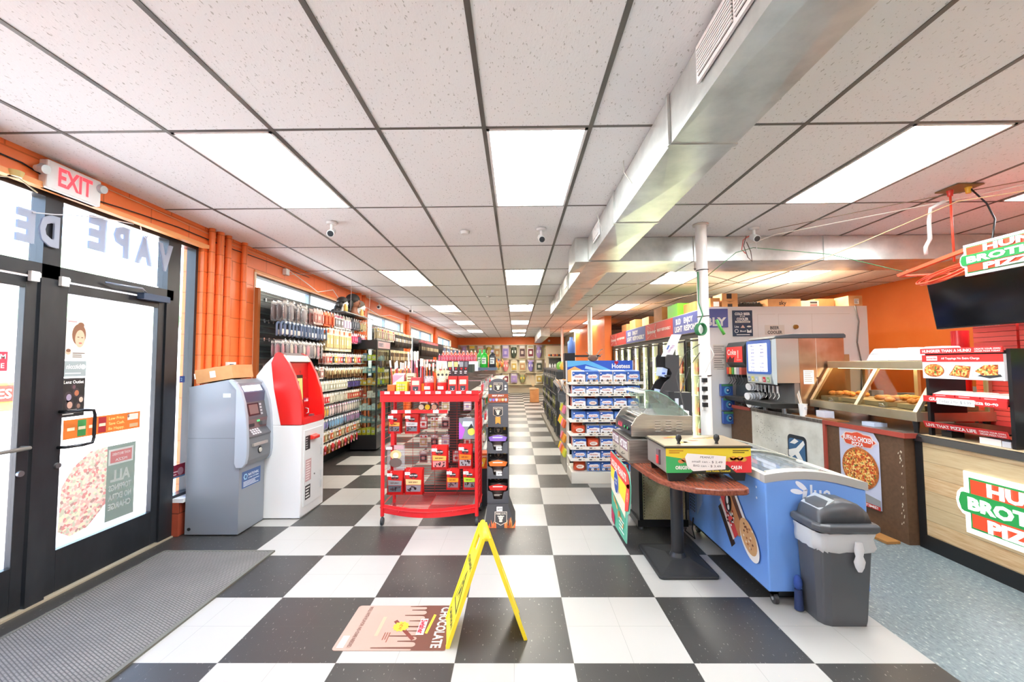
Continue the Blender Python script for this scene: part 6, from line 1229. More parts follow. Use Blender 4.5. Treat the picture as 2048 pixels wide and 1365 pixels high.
# bun warmer
t = thing('bun_warmer', 'stainless bun box with two lettered drawers under the roller grill', 'food warmer', (1.12, 3.65, TZ1)); BX0, BX1, BY0, BY1 = .88, 1.36, 3.36, 3.93
b = MB(); b.box(BX0, BX1, BY0, BY1, TZ1+.001, .925, STEELD); part('housing', b, t, bevel=.004)
for i, (y0, y1) in enumerate(((BY0+.015, BY0+.275), (BY0+.295, BY1-.015))):
    b = MB(); b.box(BX0-.008, BX0, y0, y1, TZ1+.02, .905, m('c9bfae', .35, .3)); f = Fr(b, (BX0-.008, y1, TZ1+.02), -YR, ZR, .0015); w = y1-y0; f.rect(.01, w-.01, .065, .155, m('7d5c68'), 1)
    f.text('HOT DOGS', w/2, .11, .06, m('f2eeee'), 2, w*.84, .04); f.tube = None; b.tube([(BX0-.008, (y0+y1)/2-.03, TZ1+.055), (BX0-.025, (y0+y1)/2-.02, TZ1+.05), (BX0-.025, (y0+y1)/2+.02, TZ1+.05), (BX0-.008, (y0+y1)/2+.03, TZ1+.055)], .004, m('77706a', .3, .6), 6); part('drawer', b, t)
# roller grill
t = thing('roller_grill', 'stainless hot dog roller grill with curved glass guard on the bun box', 'roller grill', (1.16, 3.6, .93)); GZ = .945
b = MB(); prof = [(.905, GZ), (1.385, GZ), (1.385, 1.105), (1.05, 1.115), (1.0, 1.15-.02), (.95, 1.10), (.905, 1.03)]
b.prism(prof, 'y', 3.385, 3.40, STEEL); b.prism(prof, 'y', 3.90, 3.915, STEEL); b.box(.98, 1.385, 3.40, 3.90, GZ, 1.06, STEEL); b.box(1.37, 1.385, 3.40, 3.90, 1.06, 1.105, STEEL)
f = Fr(b, (1.06, 3.385, GZ), XR, ZR, .001)
for c_ in range(3):
    for r_ in range(5): f.rect(.03+c_*.085, .075+c_*.085, .035+r_*.02, .041+r_*.02, m('6a645c'), 1); f.rect(.03+c_*.085, .075+c_*.085, .041+r_*.02, .044+r_*.02, m('e2dccf'), 1)
part('housing', b, t, bevel=.003)
b = MB(); b.hexa([(.905, 3.40, .955), (.99, 3.40, .95), (.99, 3.90, .95), (.905, 3.90, .955)], [(.925, 3.40, 1.045), (.99, 3.40, 1.05), (.99, 3.90, 1.05), (.925, 3.90, 1.045)], m('33353a', .35)); f = Fr(b, (.904, 3.90, .958), -YR, Vector((.02, 0, .09)), .0015)
for k in range(3): f.poly([(.06+k*.05, .02), (.09+k*.05, .02), (.075+k*.05, .065)], m('d8384a', .4, 0, .5), 1)
_cp = part('control_panel', b, t)
for k in range(2): b = MB(); y = 3.57-k*.09; b.cyl((.914, y, 1.0), (.898, y, 1.0), .022, .018, m('15161a'), 14); b.cyl((.898, y, 1.0), (.896, y, 1.0), .010, .010, m('3aa85a', .4, 0, .4), 10); part('dial', b, _cp)
for i in range(9): x = 1.0+i*.042; b = MB(); b.cyl((x, 3.402, 1.09), (x, 3.898, 1.09), .0135, .0135, m('c9c4ba', .2, .9), 12); part('roller', b, t)
for y in (3.43, 3.65, 3.87): b = MB(); b.box(.98, 1.36, y-.003, y+.003, 1.10, 1.14, BAGP) if y == 3.65 else b.prism([(1.0, 1.105), (1.36, 1.105), (1.34, 1.16), (1.04, 1.16)], 'y', y-.003, y+.003, BAGP); part('divider', b, t)
b = MB(); P = [(1.02, 1.30), (1.06, 1.305), (1.12, 1.295), (1.20, 1.255), (1.27, 1.20), (1.33, 1.14), (1.36, 1.11)]
for (xa, za), (xb, zb) in zip(P, P[1:]): b.hexa([(xa, 3.40, za), (xb, 3.40, zb), (xb, 3.90, zb), (xa, 3.90, za)], [(xa, 3.40, za+.004), (xb, 3.40, zb+.004), (xb, 3.90, zb+.004), (xa, 3.90, za+.004)], GLASSG)
b.prism([(1.02, 1.30)]+P[1:]+[(1.12, 1.11), (1.03, 1.24)], 'y', 3.40, 3.404, GLASSG); b.prism([(1.02, 1.30)]+P[1:]+[(1.12, 1.11), (1.03, 1.24)], 'y', 3.896, 3.90, GLASSG); part('glass_guard', b, t, 'curved glass sneeze guard')
b = MB(); b.tube([(1.36, 3.402, 1.113)]+[(x, 3.402, z+.002) for x, z in P[::-1]], .003, m('7fae9c', .2)); b.tube([(1.36, 3.898, 1.113)]+[(x, 3.898, z+.002) for x, z in P[::-1]], .003, m('7fae9c', .2)); b.box(.98, 1.02, 3.40, 3.90, 1.285, 1.30, m('e4ddd0', .4)); b.box(1.33, 1.37, 3.405, 3.50, 1.105, 1.14, m('eef0f2', .4)); part('guard_edge', b, t)
b = MB(); b.tube([(1.40, 3.6, .95), (1.41, 3.58, 1.1), (1.46, 3.9, 1.4), (1.62, 4.07, 1.62), (1.755, 4.07, 1.7)], .004, BLACK); b.tube([(1.40, 3.62, .95), (1.43, 3.62, 1.06), (1.50, 3.9, 1.25), (1.66, 4.06, 1.5), (1.755, 4.07, 1.62)], .004, BLACK); part('power_cord', b, t)
# peanut cooker
t = thing('peanut_cooker', 'low steel peanut cooker with yellow, green and red front label', 'food warmer', (1.26, 3.0, TZ1)); PX0, PX1, PY0, PY1 = .985, 1.545, 2.85, 3.24
b = MB(); b.box(PX0, PX1, PY0, PY1, .80, .962, m('a59f98', .4, .6)); part('tank', b, t, bevel=.003)
b = MB(); b.prism([(PX0+.01, .80), (PX0+.02, .744), (PX0+.12, .744), (PX0+.16, .79), (PX1-.14, .79), (PX1-.10, .744), (PX1-.04, .744), (PX1-.03, .80)], 'y', PY0+.01, PY0+.03, BLACK); part('foot_frame', b, t); b = MB(); b.prism([(PX0+.01, .80), (PX0+.02, .744), (PX0+.12, .744), (PX0+.16, .79), (PX1-.14, .79), (PX1-.10, .744), (PX1-.04, .744), (PX1-.03, .80)], 'y', PY1-.03, PY1-.01, BLACK); part('foot_frame', b, t)
b = MB(); b.box(PX0-.012, PX1+.006, PY0-.012, PY1+.01, .962, .972, m('3a3833', .35, .4)); b.box(PX0-.004, PX1-.002, PY0-.004, PY1, .972, .978, m('b9aa8e', .3, .5))
f = Fr(b, (PX0, PY0, .978), XR, YR, .001)
for k in range(10): q = random.Random(k); x, y = q.uniform(.03, .45), q.uniform(.06, .3); f.poly([(x, y), (x+.07, y+.02), (x+.06, y+.05), (x-.01, y+.03)], m(['d9b84a', 'c96a4a', '8a7a5a', 'e9d9a0'][k % 4]), 1)
part('lid', b, t)
for x in (.13, .385): b = MB(); b.lathe([(.013, 0), (.009, .012), (.02, .035), (.017, .055), (.006, .064)], (PX0+x-.02, PY0+.06, .978), BLACK, 12); part('lid_knob', b, t)
b = MB(); f = Fr(b, (PX0, PY0-.001, .80), XR, ZR, .001); W_ = PX1-PX0; f.rect(0, W_, 0, .16, m('f2d93a', .4), 1); f.poly([(0, 0), (W_*.45, 0), (W_*.45, .07), (0, .11)], m('3fae62'), 2); f.poly([(W_*.55, 0), (W_, 0), (W_, .11), (W_*.6, .06)], m('e0343a'), 2); f.poly([(.16, 0), (.46, 0), (.40, .05), (.22, .05)], m('2f3a2e'), 3)
f.text('ORIGINAL', .12, .035, .022, WHITE, 4, .12, .04); f.text('CAJUN', .46, .035, .022, WHITE, 4, .07, .04); f.text('Slow Kettle Cooked!', .34, .012, .012, m('f2e23a'), 4, .16); f.lines(.02, .12, .125, .15, 2, m('c8761e'), 3); f.lines(.44, .55, .125, .15, 2, m('5a4a1a'), 3)
for k in range(5): f.disc(.10+.022*k, .075+.01*(k % 2), .022, m(['d98a4a', 'e0a468', 'c97a3a'][k % 3]), 3, .013); f.disc(.42+.022*k, .085+.008*(k % 2), .022, m(['e0a860', 'd9953f', 'c97a3a'][k % 3]), 3, .014)
g = Fr(b, (PX0+.135, PY0-.01, .834), Vector((1, 0, -.04)), Vector((.03, 0, 1)), .001); g.poly([(0, .01), (.04, -.02), (.25, 0), (.255, .085), (.0, .095), (-.015, .07)], m('f2f1ee', .7), 1)
for k, (tx, y) in enumerate((('PEANUT', .074), ('small can - $ 2.49', .045), ('BIG can - $ 3.49', .018))): g.text(tx, .13, y, .014, m('44444a'), 2, (.09, .20, .18)[k], .0)
part('front_label', b, t, 'coloured label with handwritten price note')
b = MB(); b.box(PX0-.014, PX0, PY0+.10, PY0+.15, .83, .93, m('6a5a60', .4)); b.box(PX0-.02, PX0-.014, PY0+.105, PY0+.14, .835, .89, m('e0343a', .4)); part('side_switch', b, t)
# yellow tubs behind
b = MB(); b.lathe([(.04, 0), (.048, .10), (.052, .105), (.052, .112)], (1.425, 3.55, TZ1+.001), m('ecd21c', .35), 18); f = Fr(b, (1.41, 3.50, TZ1+.03), XR, ZR, .001); f.rect(.02, .045, 0, .04, m('3aa84a'), 1); solo('yellow_tub', b, 'yellow plastic tub standing behind the peanut cooker', 'tub')
b = MB(); b.box(1.38, 1.45, 3.66, 3.74, TZ1+.001, TZ1+.10, m('efb83a', .5)); f = Fr(b, (1.38, 3.66, TZ1), XR, ZR, .0015); f.rect(.005, .05, .045, .09, m('3fae3a'), 1); f.lines(.01, .045, .05, .085, 2, m('d9e94a'), 2); solo('carton', b, 'small orange and green box beside the yellow tub', 'box')
# coffee crate under the table edge
t = thing('coffee_cabinet', 'woven tan front cabinet lettered COFFEE on a black frame under the table', 'cabinet', (1.35, 4.05, 0)); b = MB(); b.box(1.12, 1.55, 3.97, 4.25, .09, .66, BLACK); b.box(1.10, 1.56, 3.96, 4.26, .03, .09, BLACK); part('frame', b, t)
b = MB(); b.box(1.15, 1.53, 3.95, 3.97, .10, .63, mat_noise('woven_hessian', [(.35, 'a99f74'), (.65, 'cfc69e')], 60, .8, (3, 1, 1), 0, .3)); f = Fr(b, (1.15, 3.95, .10), XR, ZR, .0015); f.text('MAYA', .21, .43, .055, m('4a3526'), 1, .26, .03); f.text('COFFEE  BEER', .20, .37, .024, m('7a5a3a'), 1, .30, .03)
for k in range(20): f.rect(.005, .012, .02+k*.025, .032+k*.025, m('4a3f30'), 1)
part('front_panel', b, t)
for x in (1.14, 1.54): b = MB(); b.cyl((x, 4.0, 0), (x, 4.0, .03), .02, .02, m('8a8c8e', .3, .6), 12); part('foot', b, t)
# black cut-out stand
t = thing('cutout_stand', 'tall black cut-out shaped display stand behind the roller grill', 'display stand', (1.78, 5.15, 0))
cp = [(1.913, .0), (1.913, 1.615), (1.78, 1.62), (1.76, 1.59), (1.76, 1.47), (1.80, 1.455), (1.825, 1.40), (1.80, 1.34), (1.74, 1.29), (1.69, 1.20), (1.665, 1.08), (1.665, 0)]
b = MB(); b.prism(cp, 'y', 5.0, 5.03, m('3b3b3d', .6)); b.prism([(x-.035 if x < 1.9 else x, z) for x, z in cp], 'y', 5.24, 5.27, m('232325', .6)); part('side_board', b, t)
b = MB(); b.box(1.75, 1.90, 5.03, 5.24, 1.36, 1.38, DARK); b.box(1.70, 1.90, 5.03, 5.24, 1.02, 1.04, DARK); b.box(1.885, 1.905, 5.03, 5.24, 0, 1.6, DARK); part('tray_board', b, t)
b = MB(); b.hexa([(1.74, 5.10, 1.60), (1.87, 5.10, 1.60), (1.87, 5.11, 1.60), (1.74, 5.11, 1.60)], [(1.90, 5.18, 1.87), (2.02, 5.18, 1.87), (2.02, 5.19, 1.87), (1.90, 5.19, 1.87)], m('f2eff2', .6)); f = Fr(b, (1.74, 5.10, 1.60), XR, Vector((.16, .08, .27)), .002)
f.n = Vector((0, -1, .2)); f.k = .003; f.text('LOW PRICE', .07, .11, .03, m('9a5a9a'), 1, .11, .02, 1.3); f.lines(.02, .04, .06, .20, 1, m('4a6ab8'), 1); part('header_card', b, t, 'white tilted card')
for i, (x, z, l) in enumerate(((1.71, 1.42, 'upper'), (1.67, 1.16, 'lower'))): b = MB(); b.hexa([(x, 5.04, z-.05), (x+.06, 5.04, z-.07), (x+.06, 5.23, z-.07), (x, 5.23, z-.05)], [(x+.02, 5.04, z+.05), (x+.08, 5.04, z+.03), (x+.08, 5.23, z+.03), (x+.02, 5.23, z+.05)], m('b9cdf0', .4)); f = Fr(b, (x, 5.04, z-.05), XR, ZR, .001); f.rect(.012, .05, .02, .04, m('3a5ab8'), 1); solo('snack_pack', b, 'pale blue pack held on the %s ledge of the black stand' % l, 'pack', None)
b = MB(); b.box(1.60, 1.66, 4.50, 4.66, .80, 1.22, m('2a2c30', .35)); b.box(1.66, 1.84, 4.50, 4.66, .80, 1.21, m('333539', .4)); b.box(1.665, 1.70, 4.488, 4.50, .95, 1.15, m('c9d3e0', .4)); b.box(1.72, 1.745, 4.488, 4.50, .92, 1.08, m('dfe4ea', .4)); b.box(1.60, 1.84, 4.5, 4.66, 0, .80, m('232427', .5)); solo('cup_dispenser', b, 'black dispenser cabinet with pale slots in front of the cooler doors', 'dispenser')
b = MB(); b.lathe([(.03, 0), (.038, .08), (.04, .09)], (1.56, 4.3, 1.0), WHITE, 14); b.cyl((1.56, 4.3, .0), (1.56, 4.3, 1.0), .02, .02, DARK, 8); solo('cup_stand', b, 'white cup on a thin dark stand behind the roller grill', 'cup')

# ================================================================== ICE CREAM FREEZER
t = thing('ice_cream_freezer', 'blue ice cream chest freezer with sliding glass lids and bunny logo', 'freezer', (1.89, 3.36, 0)); FX0, FX1, FY0, FY1 = 1.577, 2.21, 2.752, 3.985
FB = m('6f9fe8', .3, .0); FB2 = m('6d9fe6', .3)
def ftop(x): u = (x-FX0)/(FX1-FX0); return .785+.055*math.sin(math.pi*min(1, u*.9+.12))-.03*u
n = 10; bp = [(FX0, .085), (FX1, .085)]+[(FX1-(FX1-FX0)*k/n, ftop(FX1-(FX1-FX0)*k/n)-.045) for k in range(n+1)]
b = MB(); b.prism(bp, 'y', FY0, FY1, FB); part('body', b, t, bevel=.008)
b = MB(); rp = [(FX0-.008+(FX1-FX0+.016)*k/n, ftop(FX0+(FX1-FX0)*k/n)-.045) for k in range(n+1)]; rp2 = [(x, z+.05) for x, z in rp[::-1]]; GRM = m('a9aaa8', .35)
for a, c in ((FY0-.008, FY0+.045), (FY1-.045, FY1+.008)): b.prism(rp+rp2, 'y', a, c, GRM)
for x in (FX0-.006, FX1-.034): u = ftop(max(FX0, min(FX1, x+.02))); b.box(x, x+.04, FY0+.045, FY1-.045, u-.045, u+.004, m('c9c6b8', .4))
part('rim', b, t)
for i, (a, c, dz) in enumerate(((FY0+.05, FY0+.64, .0), (FY0+.60, FY1-.05, .012))):
    b = MB()
    for k in range(n):
        xa, xb = FX0+.04+(FX1-FX0-.08)*k/n, FX0+.04+(FX1-FX0-.08)*(k+1)/n; za, zb = ftop(xa)-.008+dz, ftop(xb)-.008+dz
        b.hexa([(xa, a, za), (xb, a, zb), (xb, c, zb), (xa, c, za)], [(xa, a, za+.006), (xb, a, zb+.006), (xb, c, zb+.006), (xa, c, za+.006)], GLASSF)
        b.hexa([(xa, a, za+.006), (xb, a, zb+.006), (xb, a+.03, zb+.006), (xa, a+.03, za+.006)], [(xa, a, za+.012), (xb, a, zb+.012), (xb, a+.03, zb+.012), (xa, a+.03, za+.012)], m('b9b8a8', .4)); b.hexa([(xa, c-.03, za+.006), (xb, c-.03, zb+.006), (xb, c, zb+.006), (xa, c, za+.006)], [(xa, c-.03, za+.012), (xb, c-.03, zb+.012), (xb, c, zb+.012), (xa, c, za+.012)], m('b9b8a8', .4))
    part('sliding_lid', b, t)
b = MB(); f = Fr(b, (FX0, FY1, .085), -YR, ZR, .0015); FW_ = FY1-FY0     # left face, x runs toward the camera
f.rect(.03, .16, .10, .40, m('7aa6ee'), 1)
for i in range(4):
    for j in range(10): f.poly([(.045+i*.028, .12+j*.027), (.055+i*.028, .115+j*.027), (.062+i*.028, .128+j*.027), (.052+i*.028, .133+j*.027)], m('1f2a40'), 2)
for k in range(7): f.rect(.19+k*.016, .198+k*.016, .12+.02*k, .34, m('b9d2f6'), 1)
f.text('Blue', .20, .50, .09, m('dbe7fb'), 1, .16, .02, 1.57); f.text('Bunny', .31, .47, .08, m('dbe7fb'), 1, .20, .02, 1.57)
def sandwich(cx, cy, a, parts):
    for dx, dy, w, h, c, l in parts:
        P = [(-w/2, -h/2), (w/2, -h/2), (w/2, h/2), (-w/2, h/2)]; ca, sa = math.cos(a), math.sin(a); f.poly([(cx+(dx+x)*ca-(dy+y)*sa, cy+(dx+x)*sa+(dy+y)*ca) for x, y in P], m(c, .4), l)
sandwich(.80, .30, .70, ((-.12, 0, .07, .30, '3a2a26', 1), (-.07, .03, .05, .30, 'e9d9cf', 2), (-.02, .04, .08, .32, 'd9484a', 3), (.06, .03, .10, .33, 'c98a5a', 4), (.13, .01, .05, .30, '6a4438', 5), (.175, -.02, .03, .34, 'f0f0f4', 6)))
q = random.Random(6)
for k in range(26): f.disc(.79+q.uniform(-.05, .05), .30+q.uniform(-.06, .06), .011, m(['f2e6da', 'b8302c', '4a2a24', 'f2f2f2'][k % 4]), 7, .008, 8)
f.disc(.76, .40, .045, m('2c2226'), 8, .065); f.disc(.755, .42, .018, WHITE, 9, .03); f.disc(.77, .37, .015, WHITE, 9, .02)
f.disc(1.04, .235, .14, m('f2f0ec'), 8, .095, 26, -.8); f.disc(1.03, .26, .125, m('d9ab78'), 9, .085, 26, -.8)
for k in range(18): f.disc(1.03+q.uniform(-.06, .06), .26+q.uniform(-.07, .07), .01, m(['6a3a22', 'efe0c4', 'a8663a'][k % 3]), 10, .008, 8)
for z in (.55, .62): f.disc(1.13, z, .008, m('dfe9fb'), 1)
part('side_graphics', b, t, 'printed ice cream sandwich picture')
b = MB(); f = Fr(b, (FX0, FY0, .085), XR, ZR, .0015); W2 = m('e4ecfa')
f.disc(.225, .655, .045, W2, 1, .016, 16, -.7); f.disc(.195, .62, .04, W2, 1, .016, 16, -.2); f.poly([(.235, .625), (.265, .635), (.245, .53), (.215, .48), (.20, .49), (.225, .55)], W2, 1); f.disc(.20, .47, .02, W2, 1); f.text('lue', .345, .60, .08, W2, 1, .13, .02); f.text('Bunny', .43, .44, .11, W2, 1, .30, .02)
part('end_graphics', b, t, 'white bunny logo')
b = MB(); b.box(FX0+.03, FX1-.03, FY0+.02, FY1-.02, .05, .085, BLACK); _pl = part('plinth', b, t)
for x, y in ((FX0+.05, FY0+.05), (FX1-.05, FY0+.05), (FX0+.05, FY1-.05), (FX1-.05, FY1-.05)):
    b = MB(); b.cyl((x-.012, y-.02, .032), (x+.012, y-.02, .032), .031, .031, m('3a3a3c', .5), 16); b.cyl((x-.016, y-.02, .032), (x+.016, y-.02, .032), .010, .010, m('c9cdd0', .3, .7), 10); b.box(x-.02, x+.02, y-.03, y+.02, .055, .085, m('c9cdd0', .35, .6)); part('caster', b, _pl)
b = MB(); b.tube([(FX0-.003, FY1-.10, .14), (FX0-.03, FY1-.14, .06), (FX0-.05, FY1-.24, .012), (FX0-.06, FY1-.05, .008), (FX0-.02, FY1+.02, .008)], .005, BLACK); part('power_cord', b, t)
for i in range(8): b = MB(); q = random.Random(i+40); b.box(FX0+.08+.12*(i % 4), FX0+.17+.12*(i % 4), FY0+.15+.45*(i//4), FY0+.40+.45*(i//4), .60, .66, m(['e9e4da', 'c9d9ec', 'd86a6a', 'e9c96a', 'f2f2f2', '9ab0d8', 'd8b48a', 'efefef'][i], .5)); solo('frozen_pack', b, 'frozen pack under the freezer glass, %s from the left in the %s half' % (ORD[i % 4], 'near' if i < 4 else 'far'), 'frozen pack', 'frozen packs inside the freezer')

# ================================================================== WASTE BIN
t = thing('waste_bin', 'dark grey swing-top waste bin with white liner in front of the freezer', 'waste bin', (1.92, 2.67, 0)); BN = m('4a4c50', .38)
def bsec(z, x0, x1, y0, y1, c): return [Vector((x, y, z)) for x, y in [(x0+c, y0), (x1-.01, y0), (x1, y0+.02), (x1, y1), (x0, y1), (x0, y0+c*1.1), (x0+c*.3, y0+c*.35)]]
b = MB(); b.loft([bsec(0.0, 1.765, 2.022, 2.545, 2.715, .05), bsec(.03, 1.762, 2.026, 2.54, 2.718, .05), bsec(.52, 1.738, 2.046, 2.505, 2.722, .06)], BN, False); part('bin_body', b, t, bevel=.008)
b = MB(); R_ = []
q = random.Random(12)
for z, e in ((.43, .004), (.46, .016), (.50, .010), (.54, .016)):
    sec = bsec(z, 1.742-e, 2.040+e, 2.512-e, 2.718+e*.5, .06); pts = []
    for i in range(len(sec)):
        a, c = sec[i], sec[(i+1) % len(sec)]
        for k in range(5): p = a.lerp(c, k/5); p = p+Vector((q.uniform(-.005, .005), q.uniform(-.005, .005), q.uniform(-.006, .006) if z < .45 else 0)); pts.append(p)
    R_.append(pts)
b.loft(R_, LINER, True, False); b.loft([[Vector((1.94+.0+r*math.cos(a), 2.485+r*.5*math.sin(a), z)) for a in [k*math.pi/4 for k in range(8)]] for z, r in ((.50, .02), (.455, .03), (.42, .022), (.39, .034), (.36, .026), (.335, .012))], LINER, True); part('bin_liner', b, t, 'white plastic liner with knotted corner')
b = MB(); R_ = []
for z, e in ((.545, .018), (.56, .030), (.585, .030), (.595, .018)): R_.append(bsec(z, 1.745-e, 2.040+e, 2.505-e, 2.718+e*.6, .06))
b.loft(R_, BN, False); part('lid_rim', b, t, bevel=.005)
b = MB(); R_ = []
for k in range(9): a = math.pi*k/8; xx = 1.893-.148*math.cos(a); h = .595+.12*math.sin(a)**.7 if 0 < k < 8 else .595; R_.append([Vector((xx, 2.51, .59)), Vector((xx, 2.525, h-.01)), Vector((xx, 2.56, h)), Vector((xx, 2.67, h)), Vector((xx, 2.71, h-.01)), Vector((xx, 2.72, .59))])
b.loft(R_, BN, True); part('dome_lid', b, t)
b = MB(); q = random.Random(1); b.hexa([(1.77, 2.535, .64), (1.85, 2.535, .70), (1.85, 2.70, .70), (1.77, 2.70, .64)], [(1.762, 2.535, .665), (1.85, 2.535, .718), (1.85, 2.70, .718), (1.762, 2.70, .665)], m('c2c8ce', .18, .5))
part('swing_flap', b, t, 'shiny swing flap')
b = MB(); b.ball((1.725, 2.70, .17), .03, m('2f4a90', .9), 7, .8, .8, 1.6); b.cyl((1.725, 2.70, .01), (1.725, 2.70, .13), .026, .022, m('26345c', .9), 9); solo('dust_mop', b, 'small blue mop head squeezed between the bin and freezer', 'mop')

# ================================================================== BROWN COUNTER
CT = [(3.25, 3.63), (3.06, 6.12), (4.05, 6.12), (4.25, 3.63)]
def cfx(y): return 3.25+(3.06-3.25)*(y-3.63)/(6.12-3.63)
t = thing('brown_counter', 'brown laminate service counter with red edge trim under the drink machines', 'counter', (3.6, 4.9, 0))
b = MB(); b.prism(CT, 'z', .0, .885, BRWN); part('cabinet_body', b, t)
b = MB(); b.prism([(3.235, 3.615), (3.045, 6.13), (4.05, 6.13), (4.25, 3.615)], 'z', .885, .92, DKTOP); part('countertop', b, t)
RT = m('a84a3e', .35)
for ya, yb in ((3.605, 4.46), (5.66, 6.125)):
    b = MB(); b.hexa([(cfx(ya)-.022, ya, .882), (cfx(ya)-.004, ya, .882), (cfx(yb)-.004, yb, .882), (cfx(yb)-.022, yb, .882)], [(cfx(ya)-.022, ya, .924), (cfx(ya)-.004, ya, .924), (cfx(yb)-.004, yb, .924), (cfx(yb)-.022, yb, .924)], RT); part('edge_trim', b, t, 'red edge trim')
b = MB(); b.box(3.23, 3.34, 3.60, 3.615, .882, .924, RT); part('edge_trim', b, t, 'red edge trim'); b = MB(); b.hexa([(cfx(4.43)-.02, 4.43, .30), (cfx(4.43), 4.43, .30), (cfx(4.46), 4.46, .30), (cfx(4.46)-.02, 4.46, .30)], [(cfx(4.43)-.02, 4.43, .9), (cfx(4.43), 4.43, .9), (cfx(4.46), 4.46, .9), (cfx(4.46)-.02, 4.46, .9)], RT); part('edge_trim', b, t, 'red edge trim')
b = MB(); q = random.Random(4)
f = Fr(b, (3.25, 3.63, 0), XR, ZR, .0015)
cdir = Vector((3.25-3.06, 3.63-6.12, 0)).normalized(); g = Fr(b, (3.06, 6.12, 0), cdir, ZR, .002); LC = 2.497
for k in range(22): y = q.uniform(.1, .8); x = LC-.02-abs(q.gauss(0, .02)); g.poly([(x, y), (x+.007, y+.003), (x+.009, y+.02), (x+.002, y+.014)], m('d9cdb4'), 1)
part('chipped_edge', b, t, 'pale chips at the corner')
def onface(y, z): return (LC*(6.12-y)/(6.12-3.63), z)
b = MB(); g = Fr(b, (3.06-.004, 6.12, 0), cdir, ZR, .003); x0, x1 = onface(5.64, 0)[0], onface(4.47, 0)[0]
MARB = mat_noise('grey_stone_print', [(.3, 'c6c4ba'), (.5, 'dad8ce'), (.7, 'e6e5de')], 5, .35, (1, 1, 1), 0, 0, 5)
b.hexa([tuple(g.p(x0, .12, 0)), tuple(g.p(x1, .12, 0)), tuple(g.p(x1, .12, 2)), tuple(g.p(x0, .12, 2))], [tuple(g.p(x0, .925, 0)), tuple(g.p(x1, .925, 0)), tuple(g.p(x1, .925, 2)), tuple(g.p(x0, .925, 2))], MARB)
for k in range(70): x = x0+.08+abs(q.gauss(0, .28)); y = .80-.5*(x-x0)+q.uniform(-.12, .1); g.poly([(x, y), (x+.012, y-.006), (x+.015, y+.001)], m('4a4844'), 3)
cx = x1-.40; g.poly(rrect(cx-.12, cx+.17, .38, .70, .05), m('2b3038'), 3); g.poly(rrect(cx-.10, cx+.15, .36, .66, .04), m('3f6a94'), 4); g.poly([(cx-.10, .52), (cx+.02, .56), (cx+.13, .66), (cx+.15, .62), (cx+.06, .52), (cx+.12, .44), (cx+.08, .40), (cx, .48), (cx-.06, .44), (cx-.10, .46)], WHITE, 5); g.poly([(cx-.08, .60), (cx+.0, .66), (cx+.06, .64), (cx, .60)], WHITE, 5)
solo('poster', b, 'pale stone textured poster with a drink can on the brown counter front', 'poster')
b = MB(); g = Fr(b, (3.06-.004, 6.12, 0), cdir, ZR, .003); x0, x1 = onface(4.27, 0)[0], onface(3.85, 0)[0]; w = x1-x0
g.poly([(x0, .22), (x1, .20), (x1, .80), (x1-.05, .875), (x0, .885)], m('c9cbe0', .35), 1)
cl = [(x0+w*.5+w*.44*math.cos(a)*(1+.07*math.cos(8*a)), .79+.075*math.sin(a)*(1+.10*math.cos(8*a))) for a in [k*math.pi/16 for k in range(32)]]
g.poly(cl, m('e9d4cc'), 2); g.poly([(x0+w*.5+(x-x0-w*.5)*.92, .79+(y-.79)*.86) for x, y in cl], m('dc4f2e'), 3); g.text('BUFFALO CHICKEN', x0+w*.5, .80, .045, WHITE, 4, w*.76, .03); g.text('PIZZA', x0+w*.5, .75, .035, WHITE, 4, w*.3, .03)
g.disc(x0+w*.52, .53, w*.46, PIZZAR, 3, .19, 30); g.disc(x0+w*.52, .53, w*.41, PIZZA, 4, .165, 30); g.poly([(x0, .20), (x1, .20), (x1, .29), (x0, .36)], m('8f8f92'), 5); g.poly([(x0, .20), (x1, .20), (x1, .235), (x0, .24)], m('c9302c'), 6); g.text('LIMITED TIME!', x0+w*.55, .22, .022, WHITE, 7, w*.8)
solo('poster', b, 'BUFFALO CHICKEN PIZZA poster on the brown counter front', 'poster')
b = MB(); b.rbox((3.12, 3.9, .012), (.12, .5, .02), .08, m('a8763f', .5)); solo('wood_board', b, 'strip of bare wood on the floor at the foot of the brown counter', 'board')
